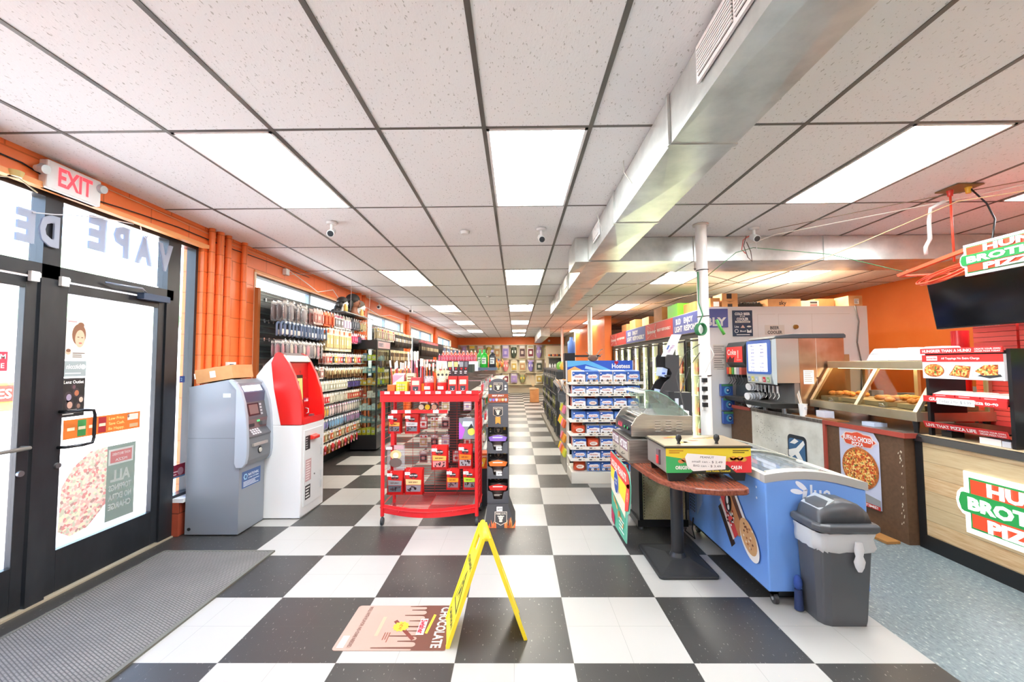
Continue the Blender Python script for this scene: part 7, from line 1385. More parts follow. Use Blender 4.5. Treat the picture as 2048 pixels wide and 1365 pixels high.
# pizza counter
t = thing('pizza_counter', 'pizza counter with oak plank front panel and black frame at the right', 'counter', (3.7, 1.4, 0)); QX = 3.345
b = MB(); b.box(QX, 4.25, -2.0, 3.60, .0, .90, m('1f1f20', .5)); part('carcass', b, t)
b = MB(); b.box(QX-.02, QX, -2.0, 3.615, .0, .115, BLACK); b.box(QX-.02, QX, 3.555, 3.615, .115, .90, BLACK); b.prism([(QX-.03, .865), (QX-.012, .915), (QX+.02, .915), (QX+.02, .865)], 'y', -2.0, 3.615, BLACK); part('black_frame', b, t)
b = MB(); b.box(QX-.012, QX, -2.0, 3.555, .115, .868, PLANK); part('plank_panel', b, t, 'oak plank panel')
b = MB(); b.box(QX+.02, 4.25, -2.0, 3.60, .90, .918, m('d8bf98', .35)); part('countertop', b, t)
def hunt(o, r, u, W_, H_, name, par, label, kk=1.0, emit=.0, thick=.02):
    b = MB(); g = Fr(b, o, r, u, .003); n_ = g.n
    s = H_/2; out = [(0, 0), (W_, 0), (W_, H_*.28)]+[(W_+s*.28*math.cos(math.radians(a)), H_/2+H_*.22*math.sin(math.radians(a))) for a in (-70, -35, 0, 35, 70)]+[(W_, H_*.72), (W_, H_), (0, H_), (0, H_*.72)]+[(-s*.28*math.cos(math.radians(a)), H_/2+H_*.22*math.sin(math.radians(a))) for a in (70, 35, 0, -35, -70)]+[(0, H_*.28)]
    P0 = [g.o+g.r*x+g.u*y for x, y in out]; P1 = [p+n_*thick for p in P0]; n = len(out); Wm = m('f6f6f4', .4, 0, emit)
    b.add(P0+P1, [tuple(range(n))[::-1], tuple(range(n, 2*n))]+[(k, (k+1) % n, n+(k+1) % n, n+k) for k in range(n)], Wm)
    g.o = g.o+n_*thick; e = H_*.085
    G_ = m('23803f', .4, 0, emit*.5); R2 = m('cc4326', .4, 0, emit*.5)
    g.rect(e, W_-e, e, H_-e, G_, 1); g.rect(e*1.35, W_-e*1.35, e*1.35, H_-e*1.35, R2, 2)
    bar = [(0, H_*.34), (W_, H_*.34)]+[(W_+s*.16*math.cos(math.radians(a)), H_/2+H_*.16*math.sin(math.radians(a))) for a in (-60, 0, 60)]+[(W_, H_*.66), (0, H_*.66)]+[(-s*.16*math.cos(math.radians(a)), H_/2+H_*.16*math.sin(math.radians(a))) for a in (60, 0, -60)]
    g.poly(bar, G_, 3); g.text('HUNT', W_/2, H_*.785, H_*.19, Wm, 4, W_*.58, .05); g.text('BROTHERS', W_/2, H_*.5, H_*.19, Wm, 4, W_*.92, .05); g.text('PIZZA', W_/2, H_*.215, H_*.19, Wm, 4, W_*.60, .05)
    if par: return part(name, b, par, label)
    return solo(name, b, label, 'sign')
hunt((QX-.012, 3.235, .265), -YR, ZR, .78, .445, 'lit_logo', t, 'backlit white, red and green pizza logo', emit=.75, thick=.012)
# ================================================================== HANGING SIGN, FRAME, CORD AND TELEVISION
hunt((3.30, 3.09, 2.14), -YR, Vector((0, .012, 1)), .66, .228, 'hanging_sign', None, 'white, red and green pizza sign hanging in front of the television', thick=.025)
ORF = m('e65a3a', .4)
t = thing('hanging_rack', 'orange steel hanging frame carrying the pizza sign below the ceiling', 'hanging frame', (3.4, 3.4, 2.25))
b = MB(); b.hexa([(3.30, 3.66, 2.255), (3.33, 3.66, 2.255), (3.33, 3.08, 2.335), (3.30, 3.08, 2.335)], [(3.30, 3.67, 2.278), (3.33, 3.67, 2.278), (3.33, 3.08, 2.362), (3.30, 3.08, 2.362)], ORF); part('front_bar', b, t)
b = MB(); b.tube([(3.32, 3.66, 2.26), (3.75, 3.60, 2.27), (3.85, 3.2, 2.30), (3.80, 2.6, 2.33)], .012, ORF, 6); part('rear_bar', b, t)
for y in (3.05, 2.6): b = MB(); b.tube([(3.31, y, 2.36), (3.82, y+.05, 2.31)], .010, ORF, 6); part('cross_bar', b, t)
b = MB(); b.tube([(3.42, 3.30, 2.87), (3.42, 3.30, 2.30)], .008, m('d8442c', .4), 6); part('hanger', b, t)
b = MB(); b.tube([(3.50, 3.24, 2.873), (3.52, 3.14, 2.70), (3.47, 3.05, 2.55), (3.33, 2.95, 2.37)], .006, BLACK, 6); part('hanger', b, t)
b = MB(); q = random.Random(3)
for k in range(9):
    cx, cy, cz = 3.42+q.uniform(-.02, .02), 3.38+q.uniform(-.03, .03), 2.235+.006*k*q.uniform(.3, 1); a, c = .17+q.uniform(-.02, .03), .055+q.uniform(-.015, .02)
    b.tube([(cx+c*math.sin(t_), cy+a*math.cos(t_), cz-.02*math.cos(t_)+.045*math.sin(t_)*(1+.1*k%.3)-.035) for t_ in [i*math.pi/12 for i in range(24)]], .0058, m('ee5a3c', .4), 5, True)
b.tube([(3.42, 3.22, 2.24), (3.42, 3.05, 2.30), (3.43, 2.9, 2.26), (3.44, 2.8, 2.32)], .0058, m('ee5a3c', .4), 5); solo('extension_cord', b, 'coiled orange extension cord hung on the sign frame beside the television', 'cord')
t = thing('ceiling_outlet', 'ceiling outlet plate with red and yellow plugs over the television', 'outlet', (3.46, 3.27, 2.86)); b = MB(); b.box(3.36, 3.56, 3.18, 3.36, 2.865, 2.874, m('8a7a5a', .4, .5)); part('plate', b, t)
for x, y, c, n_ in ((3.42, 3.30, 'd8382c', 'red plug'), (3.50, 3.24, 'e9b52a', 'yellow plug')): b = MB(); b.cyl((x, y, 2.865), (x, y, 2.82), .022, .016, m(c, .4), 10); part('plug', b, t, n_)
b = MB(); b.tube([(3.42, 3.34, 2.80), (3.36, 3.40, 2.76), (3.36, 3.42, 2.66), (3.38, 3.44, 2.52), (3.36, 3.46, 2.46), (3.37, 3.47, 2.40)], .014, m('d9d8d4', .5), 8); solo('flex_conduit', b, 'pale ribbed conduit hanging beside the orange frame', 'conduit')
b = MB(); b.tube([(1.86, 4.13, 2.36), (2.2, 4.2, 2.62), (2.42, 4.28, 2.69), (2.9, 3.9, 2.52), (3.32, 3.62, 2.29)], .004, m('4a7a52', .5), 5); solo('green_cable', b, 'thin green cable strung from the column past the ceiling camera to the orange frame', 'cable')
t = thing('television', 'large black wall television angled down over the pizza counter', 'television', (3.62, 3.2, 1.80)); TVM = m('101114', .12)
def tvp(y, z, dx=0): return (3.645-(z-1.80)*.16+dx, y, z)
y0, y1 = 2.45, 3.70
b = MB(); b.hexa([tvp(y1, 1.80), tvp(y0, 1.80), tvp(y0, 1.80, .05), tvp(y1, 1.80, .05)], [tvp(y1, 2.21), tvp(y0, 2.21), tvp(y0, 2.21, .05), tvp(y1, 2.21, .05)], m('1a1b1e', .35)); part('casing', b, t, bevel=.004)
b = MB(); f = Fr(b, tvp(y1-.012, 1.812, -.001), -YR, Vector((-.16, 0, 1)), .002); f.rect(0, y1-y0-.024, 0, .39, TVM, 1); part('screen', b, t)
b = MB(); b.box(3.66, 3.9, 3.0, 3.1, 2.0, 2.05, BLACK); b.tube([(3.9, 3.05, 2.02), (3.9, 3.05, 2.86)], .02, BLACK, 8); part('mount_arm', b, t)
# ================================================================== DRINK MACHINES
def trayf(b, x0, x1, y0, y1, z): b.hexa([(x0+.03, y0+.02, z), (x1, y0+.02, z), (x1, y1-.02, z), (x0+.03, y1-.02, z)], [(x0, y0, z+.055), (x1, y0, z+.055), (x1, y1, z+.055), (x0, y1, z+.055)], m('2c2b2a', .4)); b.box(x0+.02, x1, y0+.02, y1-.02, z+.0551, z+.057, m('4a4846', .4))
t = thing('soda_fountain', 'black soda fountain with red cola sign at the far end of the counter', 'drink dispenser', (3.2, 5.8, .92)); AX = 3.0; ya, yb = 5.60, 6.06
b = MB(); b.prism([(AX+.10, .96), (AX+.62, .96), (AX+.62, 1.80), (AX+.02, 1.80), (AX-.01, 1.74), (AX-.015, 1.52), (AX+.03, 1.46), (AX+.12, 1.43)], 'y', ya, yb, m('3e4348', .4)); part('cabinet', b, t, bevel=.01)
b = MB(); f = Fr(b, (AX-.0165, yb-.02, 1.525), -YR, ZR, .002); f.rect(0, .42, 0, .21, m('d8332f', .35, 0, .25), 1); f.text('Coke', .15, .14, .075, WHITE, 3, .24, .03); f.poly([(.02, .0), (.20, .0), (.22, .08), (.15, .05), (.10, .09), (.05, .04), (.02, .08)], m('5a1a1a'), 2); f.rect(.30, .33, .05, .16, m('f2c9c4'), 3); f.lines(.28, .40, .02, .04, 1, m('f2c9c4'), 3)
part('brand_sign', b, t, 'red sign with white script')
b = MB(); f = Fr(b, (AX+.08, ya-.001, 1.50), XR, ZR, .002); f.rect(.02, .24, .0, .26, m('cdd3e6', .4), 1)
for k, s_ in enumerate(('20oz 1.29', '32oz 1.49', '44oz 1.69')): f.text(s_, .15, .20-.07*k, .022, m('55586a'), 2, .14)
part('side_menu', b, t, 'price card')
for k in range(6):
    y = yb-.06-k*.068; b = MB(); b.box(AX-.03, AX+.05, y-.026, y+.026, 1.36, 1.455, m(['e0402f', 'e8a32a', '4fae4a', 'dfe6da', 'b9b4c9', 'd8665a'][k], .4)); b.box(AX-.02, AX+.05, y-.02, y+.02, 1.325, 1.36, BLACK); _v = part('dispense_valve', b, t); b = MB(); b.tube([(AX+.0, y, 1.33), (AX+.02, y, 1.27), (AX-.02, y, 1.22)], .004, m('3a3a3c', .3, .6), 5); part('lever', b, _v)
b = MB(); trayf(b, AX-.06, AX+.35, ya-.02, yb+.02, 1.0); part('drip_tray', b, t)
for y in (ya+.06, yb-.06): b = MB(); b.cyl((AX+.16, y, .921), (AX+.16, y, 1.0), .022, .026, m('9a9a98', .3, .7), 10); part('foot', b, t)
t = thing('slush_machine', 'large steel drink machine with blue framed price menu', 'drink dispenser', (3.35, 5.2, .92)); AX, ya, yb = 3.0, 4.92, 5.46
b = MB(); b.box(AX+.26, AX+.78, ya, yb, .99, 1.80, mat_noise('copper_tinted_steel', [(.3, 'a8876a'), (.5, 'b8977a'), (.7, 'c9b09a')], 3, .3, (1, 1, 1), .85)); b.box(AX+.0, AX+.26, ya, yb, 1.28, 1.80, m('b9b4aa', .3, .7)); b.box(AX+.20, AX+.27, ya+.01, yb-.01, .99, 1.30, m('8a8a8c', .35, .7)); part('cabinet', b, t, bevel=.004)
b = MB(); b.prism([(AX-.03, 1.80), (AX+.80, 1.80), (AX+.80, 1.835), (AX+.78, 1.85), (AX+.2, 1.85), (AX-.0, 1.83)], 'y', ya-.01, yb+.01, m('44494e', .4)); part('top_lid', b, t, bevel=.006)
b = MB(); b.prism([(AX, 1.26), (AX, 1.80), (AX-.05, 1.78), (AX-.055, 1.36), (AX-.04, 1.27)], 'y', ya, yb, m('b4c0c4', .35)); f = Fr(b, (AX-.054, yb-.01, 1.38), -YR, ZR, .002); f.poly(rrect(.0, .52, .0, .41, .03), m('3f6cc8', .3), 1); f.poly(rrect(.04, .45, .03, .37, .01), m('e4e6fb', .4, 0, .35), 2)
for c_ in range(2):
    for r_, s_ in enumerate(('SMALL', '12oz', '.89', '16oz', 'LARGE', '1.09', '32oz', '$1.69')):
        if c_ == 1 and r_ == 4: continue
        f.text(s_, .14+c_*.20, .345-.043*r_, .019, m('5a5a7a'), 3, .08, .02)
part('menu_face', b, t, 'blue framed menu face')
b = MB(); f = Fr(b, (AX-.05, yb-.02, 1.275), -YR, Vector((-.1, 0, 1)), .003); f.rect(0, .50, 0, .09, m('cfd3cc', .4), 1)
for k in range(6): f.rect(.02+k*.08, .075+k*.08, .015, .075, m(['8fa0c4', 'd8d66a', 'b9cfe6', 'efe9e6', 'd8384a', '9ac48a'][k], .4), 2); f.disc(.047+k*.08, .04, .012, WHITE, 3)
part('flavour_cards', b, t)
for k in range(6): y = yb-.07-k*.08; b = MB(); b.cyl((AX+.04, y, 1.26), (AX+.04, y, 1.16), .014, .010, m('c9ccd0', .3, .5), 8); b.cyl((AX+.04, y, 1.265), (AX+.04, y, 1.245), .022, .022, BLACK, 10); _v = part('dispense_valve', b, t); b = MB(); b.tube([(AX+.05, y, 1.18), (AX+.06, y, 1.12), (AX+.03, y-.01, 1.09)], .004, m('cfd2d4', .3, .7), 5); part('lever', b, _v)
b = MB(); trayf(b, AX-.10, AX+.34, ya-.01, yb+.02, .99); part('drip_tray', b, t)
for y in (ya+.08, yb-.08): b = MB(); b.cyl((AX+.12, y, .921), (AX+.12, y, .99), .024, .03, m('a9a9a8', .3, .7), 10); part('foot', b, t)
b = MB(); f = Fr(b, (AX+.30, ya-.001, 1.27), XR, ZR, .002); f.rect(0, .12, 0, .16, WHITE, 1); f.lines(.01, .11, .02, .15, 6, m('c4c0ba'), 2); part('notice', b, t, 'white paper notice'); b = MB(); b.cyl((AX+.46, ya-.004, 1.34), (AX+.46, ya, 1.34), .012, .012, m('5a3a1e', .4), 10); b.box(AX+.455, AX+.458, ya-.002, ya, .99, 1.80, m('e2d2c0', .4)); part('panel_lock', b, t)
# cup dispensers: rows of nested white cups between the machines
for i, (z, dx, l) in enumerate(((1.22, 0, 'upper'), (1.10, -.02, 'middle'), (1.0, 0, 'lower'))):
    b = MB()
    for k in range(5): b.cyl((3.20-k*.035+dx, 5.52, z), (3.12-k*.035+dx, 5.50, z-.012), .036, .046, m('f0f2f8', .45), 14)
    solo('cup_sleeve', b, '%s row of nested white foam cups between the drink machines' % l, 'cups', 'foam cup rows by the drink machines')
t = thing('straw_holder', 'white cup of straws standing at the corner of the drink machine', 'straw holder', (3.20, 4.80, .921)); b = MB(); b.lathe([(.032, 0), (.045, .13), (.047, .135)], (3.20, 4.80, .921), m('f2f2f2', .5), 16); f = Fr(b, (3.18, 4.757, .98), XR, ZR, .001); f.disc(.02, .03, .016, m('c4c6cc'), 1); part('cup', b, t)
for i in range(5): b = MB(); b.cyl((3.19+.006*i, 4.80, .96), (3.14+.012*i, 4.80+.01*i, 1.16+.01*i), .003, .003, m(['d8b89a', 'efefef', 'c9c9c9', 'e0c8a8', 'f2f2f2'][i], .5), 5); part('straw', b, t)
b = MB(); b.box(3.26, 3.36, 4.55, 4.68, .921, 1.0, m('dfe3f2', .4)); solo('white_tub', b, 'white tub under the left end of the food warmer', 'tub')
b = MB(); b.box(3.30, 3.42, 3.98, 4.12, .921, .955, m('c9d6ee', .4)); solo('white_tub', b, 'flat pale blue tray under the middle of the food warmer', 'tray')
b = MB(); b.box(3.20, 3.32, 4.3, 5.0, .921, .932, m('9a6438', .5)); solo('cutting_board', b, 'brown wooden board lying under the food warmer', 'board')
# ================================================================== FOOD WARMER
t = thing('food_warmer', 'long stainless food warmer with slanted glass and fried chicken inside', 'food warmer', (3.65, 4.25, .92)); wy0, wy1 = 3.60, 4.89; WS = mat_noise('warm_steel', [(.3, 'c4b898'), (.7, 'd8ceb4')], 3, .3, (1, 1, 1), .8)
b = MB(); b.box(3.34, 4.02, wy0, wy1, 1.02, 1.10, WS); b.box(3.37, 3.99, wy0+.03, wy1-.03, 1.10, 1.103, m('8a867a', .35, .6)); part('base', b, t, bevel=.003)
b = MB(); b.box(3.56, 3.98, wy0, wy1, 1.455, 1.53, WS); b.box(3.60, 3.94, wy0+.1, wy1-.1, 1.450, 1.455, m('ffe2b0', .4, 0, 3.0)); part('canopy', b, t, bevel=.004)
for y in (wy0, (wy0+wy1)/2-.02, wy1-.04): b = MB(); b.hexa([(3.345, y, 1.10), (3.375, y, 1.10), (3.375, y+.04, 1.10), (3.345, y+.04, 1.10)], [(3.565, y, 1.46), (3.595, y, 1.46), (3.595, y+.04, 1.46), (3.565, y+.04, 1.46)], WS); part('post', b, t); b = MB(); b.box(3.95, 3.98, y, y+.04, 1.10, 1.46, WS); part('post', b, t)
for a, c in ((wy0+.04, (wy0+wy1)/2-.02), ((wy0+wy1)/2+.02, wy1-.04)):
    b = MB(); b.hexa([(3.352, a, 1.10), (3.357, a, 1.10), (3.357, c, 1.10), (3.352, c, 1.10)], [(3.572, a, 1.46), (3.577, a, 1.46), (3.577, c, 1.46), (3.572, c, 1.46)], GLASSW); part('front_glass', b, t)
    b = MB(); cy = (a+c)/2; b.box(3.335, 3.35, cy-.03, cy+.03, 1.105, 1.12, m('9a9486', .3, .7)); b.tube([(3.34, cy-.025, 1.12), (3.33, cy-.02, 1.14), (3.33, cy+.02, 1.14), (3.34, cy+.025, 1.12)], .003, m('c9c4b4', .3, .7), 5); part('latch', b, t)
b = MB(); b.prism([(3.36, 1.10), (3.96, 1.10), (3.96, 1.46), (3.58, 1.46)], 'y', wy0+.012, wy0+.016, GLASSW); part('end_glass', b, t); b = MB(); b.prism([(3.36, 1.10), (3.96, 1.10), (3.96, 1.46), (3.58, 1.46)], 'y', wy1-.016, wy1-.012, GLASSW); part('end_glass', b, t)
for x, y in ((3.38, wy0+.05), (3.97, wy0+.05), (3.38, wy1-.05), (3.97, wy1-.05)): b = MB(); b.cyl((x, y, .921), (x, y, 1.02), .016, .026, BLACK, 8); part('leg', b, t)
for i, y in enumerate((3.64, 4.0, 4.30, 4.60)):
    b = MB(); b.box(3.45, 3.90, y-.0, y+.26, 1.106, 1.145, m('b9ad92', .35, .5)); solo('food_pan', b, 'steel food pan in the warmer, %s from the near end' % ORD[i], 'pan', 'food pans in the warmer')
q = random.Random(21); FC = mat_noise('fried_coating', [(.3, 'b0602a'), (.5, 'd98a44'), (.7, 'e8aa62')], 40, .6, (1, 1, 1), 0, .6)
fn = 0
for i, (y, n) in enumerate(((3.66, 7), (4.02, 10), (4.62, 10))):
    for k in range(n):
        x, yy = 3.50+.07*(k % 5)+q.uniform(-.01, .01), y+.02+.10*(k//5)+q.uniform(-.015, .02); b = MB(); b.ball((x, yy, 1.165+q.uniform(0, .02)), .036, FC, 7, q.uniform(.9, 1.4), q.uniform(.8, 1.2), .7)
        solo('fried_piece', b, 'golden fried piece, %s in the %s pan of the food warmer' % (ORD[k], ['near', 'middle', 'far'][i]), 'fried food', 'fried pieces in the food warmer')
for i, (y0, y1, x) in enumerate(((3.90, 4.16, 3.62), (4.18, 4.44, 3.63), (3.62, 3.88, 3.61))):
    for k in range(1): b = MB(); xx = x; b.hexa([(xx, y0, 1.532), (xx+.24, y0, 1.532), (xx+.24, y1, 1.532), (xx, y1, 1.532)], [(xx+.02, y0+.02, 1.60), (xx+.22, y0+.02, 1.60), (xx+.22, y1-.02, 1.60), (xx+.02, y1-.02, 1.60)], m('f3f4f8', .5)); b.hexa([(xx+.02, y0+.02, 1.60), (xx+.22, y0+.02, 1.60), (xx+.22, y1-.02, 1.60), (xx+.02, y1-.02, 1.60)], [(xx+.045, y0+.05, 1.655), (xx+.195, y0+.05, 1.655), (xx+.195, y1-.05, 1.655), (xx+.045, y1-.05, 1.655)], m('f3f4f8', .5)); solo('foam_container', b, 'white foam food container on the warmer roof, %s of three' % ['middle', 'far', 'near'][i], 'food container', 'foam containers on the food warmer', .008)
# ================================================================== SLICE RACK on the pizza counter
t = thing('slice_rack', 'black tiered pizza rack with red lettered headers on the counter', 'display rack', (3.55, 3.25, .918)); SR = m('1c1c1e', .35); SX0, sy0, sy1 = 3.40, 2.98, 3.56; RD = m('d2302f', .4)
for y in (sy0-.03, sy1-.02): b = MB(); b.prism([(SX0-.0, .919), (SX0+.03, .919), (SX0+.03, 1.10), (SX0+.30, 1.10), (SX0+.30, 1.54), (SX0+.25, 1.60), (SX0+.05, 1.60), (SX0, 1.56)] if y > sy0 else [(SX0, .919), (SX0+.40, .919), (SX0+.40, 1.50), (SX0+.34, 1.58), (SX0+.25, 1.61), (SX0+.0, 1.61)], 'y', y, y+.025, SR); part('side_frame', b, t)
for z, nm in ((1.005, 'lower'), (1.205, 'middle')):
    b = MB(); b.box(SX0-.01, SX0+.38, sy0, sy1, z, z+.012, SR); part('shelf_board', b, t)
b = MB(); b.box(SX0+.0, SX0+.02, sy0, sy1, 1.385, 1.60, SR); part('header_back', b, t)
def red_sign(z0, z1, txt, x, label, sub=None, par=t, tilt=0):
    b = MB(); b.hexa([(x+tilt, sy1+.01, z0), (x+tilt+.008, sy1+.01, z0), (x+tilt+.008, sy0-.01, z0), (x+tilt, sy0-.01, z0)], [(x, sy1+.01, z1), (x+.008, sy1+.01, z1), (x+.008, sy0-.01, z1), (x, sy0-.01, z1)], RD)
    f = Fr(b, (x+tilt-.0005, sy1+.01, z0), -YR, Vector((-tilt, 0, z1-z0)), .0015); h = z1-z0; f.text(txt, .02 if sub else .30, h*.5, h*.52, WHITE, 1, .38 if sub else .5, .03, 0, 'l' if sub else 'c')
    if sub: f.text(sub[0], .42, h*.68, h*.26, WHITE, 1, .17, .02, 0, 'l'); f.text(sub[1], .42, h*.30, h*.26, WHITE, 1, .17, .02, 0, 'l')
    return part('red_header', b, par, label)
red_sign(1.585, 1.628, 'HUNGRIER THAN A HUNK?', SX0-.03, 'red strip reading HUNGRIER THAN A HUNK', ('CREATE YOUR OWN', 'ORDER PIZZA TODAY')); red_sign(1.195, 1.245, 'GRAB A HUNK! of pizza to-go', SX0-.025, 'red strip reading GRAB A HUNK'); red_sign(.985, 1.035, 'LIVE THAT PIZZA LIFE', SX0-.04, 'red strip reading LIVE THAT PIZZA LIFE', ('CREATE YOUR OWN', 'ORDER PIZZA TODAY'), tilt=.02)
b = MB(); b.box(SX0-.02, SX0, sy0-.005, sy1+.005, 1.385, 1.575, m('efeff4', .4)); f = Fr(b, (SX0-.021, sy1+.005, 1.385), -YR, ZR, .0015); f.rect(0, .59, .135, .19, RD, 1); f.rect(.04, .13, .145, .18, WHITE, 2); f.text('HUNT BROTHERS', .085, .162, .012, RD, 3, .08); f.text('All Toppings No Extra Charge', .30, .162, .016, WHITE, 2, .28)
for k in range(3): f.rect(.005+k*.195, .19+k*.195, .004, .128, m('e9ebf2'), 2)
f.disc(.10, .066, .082, PIZZAR, 3, .052); f.disc(.10, .068, .074, PIZZA, 4, .045); f.poly([(.215, .03), (.27, .11), (.38, .10), (.36, .012)], PIZZAR, 3); f.poly([(.225, .034), (.275, .105), (.372, .095), (.352, .02)], PIZZA, 4); f.poly([(.42, .03), (.50, .015), (.58, .03), (.57, .045), (.45, .045)], m('3a3a3c'), 3); f.poly([(.405, .065), (.47, .11), (.56, .115), (.555, .04), (.46, .035)], PIZZA, 4); part('photo_panel', b, t, 'white panel with three pizza photos')
b = MB(); f = Fr(b, (SX0-.034, 3.45, 1.185), -YR, ZR, .001); b.box(SX0-.034, SX0-.031, 3.17, 3.45, 1.185, 1.235, PAPER); f.k = .0015; f.o = Vector((SX0-.0345, 3.45, 1.185)); f.text('Today 2 for $ 5.99', .14, .026, .022, m('8a8a92'), 1, .24, .0); part('paper_note', b, t, 'white handwritten note')
for i in range(3):
    y0 = sy1-.03-.18*(i+1); b = MB(); b.box(SX0+.01, SX0+.21, y0+.005, y0+.175, 1.218, 1.26, m('d2353a', .4)); b.hexa([(SX0+.01, y0+.005, 1.26), (SX0+.21, y0+.005, 1.26), (SX0+.21, y0+.175, 1.26), (SX0+.01, y0+.175, 1.26)], [(SX0+.06, y0+.03, 1.285), (SX0+.18, y0+.03, 1.285), (SX0+.18, y0+.15, 1.285), (SX0+.06, y0+.15, 1.285)], m('f2ded2', .5)); f = Fr(b, (SX0+.0095, y0+.17, 1.222), -YR, ZR, .001); f.lines(.01, .15, .006, .016, 1, m('5a4a9a'), 1); f.lines(.02, .14, .022, .032, 1, m('f2e0dc'), 1, 2)
    solo('pizza_box', b, 'small red pizza box on the slice rack shelf, %s from its far end' % ORD[i], 'pizza box', 'small pizza boxes on the slice rack')
b = MB(); b.box(3.44, 3.54, 3.42, 3.50, .919, .965, BLACK); b.ball((3.47, 3.46, .975), .022, m('3a4a6a', .2), 7); solo('card_reader', b, 'small black gadget on the counter under the slice rack', 'gadget')
b = MB(); b.box(3.42, 3.50, 3.06, 3.20, .919, .965, m('f0eef0', .5)); b.box(3.42, 3.50, 3.0, 3.055, .919, .96, m('c9cfdd', .5)); solo('note_pad', b, 'white box of paper slips under the slice rack near its right end', 'paper box')
b = MB(); b.box(3.50, 3.74, 2.60, 2.94, .919, 1.10, m('5f6468', .35, .2)); b.box(3.495, 3.50, 2.60, 2.94, 1.10, 1.165, m('e6efe9', .4)); b.box(3.50, 3.74, 2.60, 2.94, 1.10, 1.38, BAGP); f = Fr(b, (3.495, 2.94, 1.10), -YR, ZR, .0015); f.text('ALL', .10, .03, .035, m('4a5058'), 1, .12, .03)
q = random.Random(3)
for k in range(30): f2 = Fr(b, (3.499, 2.94, .93), -YR, ZR, .001); f2.disc(q.uniform(.02, .32), q.uniform(.03, .15), .007, m('b9bdc2'), 1, .004, 8, q.uniform(0, 3))
solo('sample_case', b, 'grey and clear case lettered ALL at the right edge beside the slice rack', 'case')
b = MB(); b.box(3.66, 3.70, 2.62, 2.80, 1.38, 1.62, m('6fc24a', .5)); b.box(3.655, 3.66, 2.62, 2.80, 1.38, 1.50, m('3a6ac4', .5)); solo('sign_card', b, 'green and blue card at the right edge behind the clear case', 'sign')
# red boxes and column behind the rack
b = MB(); b.cyl((4.05, 3.90, .921), (4.05, 3.90, 1.80), .06, .06, m('d8282c', .25), 24); solo('red_pillar', b, 'glossy red cylinder standing left of the red pizza boxes', 'pillar')
PB = [m('e84a44', .5), m('f0584e', .5)]
k = 0
for i, (x, y0, zt) in enumerate(((4.0, 3.42, 1.83), (4.0, 3.08, 1.87), (3.98, 2.70, 1.86))):
    for j in range(11):
        z = .95+j*.082; b = MB(); b.box(x, x+.36, y0, y0+.32, z, z+.078, PB[j % 2]); f = Fr(b, (x, y0+.32, z), -YR, ZR, .0015); f.rect(0, .32, .036, .040, m('8a2420'), 1)
        if j == 10: f.text('HUNT BROTHERS', .12, .058, .015, m('f2dcd6'), 1, .18)
        solo('pizza_box', b, 'flat red pizza boxes, %s from bottom in the %s rear stack' % (ORD[j], ['far', 'middle', 'near'][i]), 'pizza box', 'flat pizza boxes behind the slice rack')
for i, (y0) in enumerate((2.9, 2.56)):
    for j in range(8):
        z = .95+j*.082; b = MB(); b.box(3.60+.04*i+.18, 3.94, y0-.0, y0+.30, z, z+.078, PB[(j+i) % 2]); f = Fr(b, (3.78+.04*i, y0+.30, z), -YR, ZR, .0015); f.rect(0, .30, .036, .040, m('8a2420'), 1)
        if j == 7: f.text('HUNT BROTHERS', .13, .058, .015, m('f2dcd6'), 1, .18)
        solo('pizza_box', b, 'flat red pizza boxes, %s from bottom in the %s front stack' % (ORD[j], ['left', 'right'][i]), 'pizza box', 'flat pizza boxes behind the slice rack')
b = MB(); b.box(3.76, 4.6, 2.5, 4.1, 0, .945, m('3a3836', .5)) if False else b.box(4.27, 4.9, 2.4, 5.6, 0, .90, m('6a625c', .5)); solo('back_counter', b, 'low grey back counter behind the food warmer', 'counter')
QN = ['pale', 'amber', 'grey']
for i in range(9): b = MB(); y = 4.1+i*.16; h = .16+.05*(i % 3); b.box(4.45, 4.60, y, y+.12, .901, .901+h, m(['b9a888', 'c98a4a', '8a8580'][i % 3], .5)); solo('counter_item', b, '%s box on the back counter behind the warmer, %s from near end' % (QN[i % 3], ORD[i]), 'box', 'boxes on the back counter')
b = MB(); b.box(4.36, 4.38, 4.05, 4.28, 1.0, 1.28, m('9aa0ac', .4)); b.cyl((4.355, 4.165, 1.14), (4.36, 4.165, 1.14), .08, .08, m('5a6270', .4), 20); b.box(4.34, 4.40, 4.05, 4.28, .901, 1.0, DARK); solo('round_logo_panel', b, 'grey panel with a round mark seen through the warmer glass', 'panel')
b = MB(); b.box(4.1, 4.35, 5.58, 5.9, .0, 1.62, m('b98a5a', .6)); b.box(4.12, 4.2, 5.57, 5.58, 1.5, 1.62, m('d8382c', .5)); solo('carton', b, 'tan carton and red bag behind the steel drink machine', 'box')

# ================================================================== CEILING FITTINGS AND CABLES
def bullet_cam(x, y, label, dx=0, dy=-1, z=H-.006):
    t = thing('security_camera', label, 'camera', (x, y, z-.16)); W_ = m('e4e4e2', .4); b = MB(); b.cyl((x, y, z-.02), (x, y, z), .045, .05, W_, 18); b.cyl((x, y, z-.07), (x, y, z-.02), .014, .014, W_, 10); part('mount', b, t)
    b = MB(); p = Vector((x, y, z-.095)); d = Vector((dx, dy, -.55)).normalized(); b.cyl(p-d*.05, p+d*.055, .03, .034, W_, 16); b.cyl(p+d*.055, p+d*.06, .028, .028, m('2a2c30', .2), 14); part('camera_body', b, t); return t
bullet_cam(-1.738, 3.93, 'white bullet camera on the ceiling left of the centre light row', .2, -1); bullet_cam(.258, 4.18, 'white bullet camera on the ceiling beside the long duct', .1, -1)
bullet_cam(2.40, 4.22, 'white round camera on the ceiling above the column with dangling leads', 0, -1)
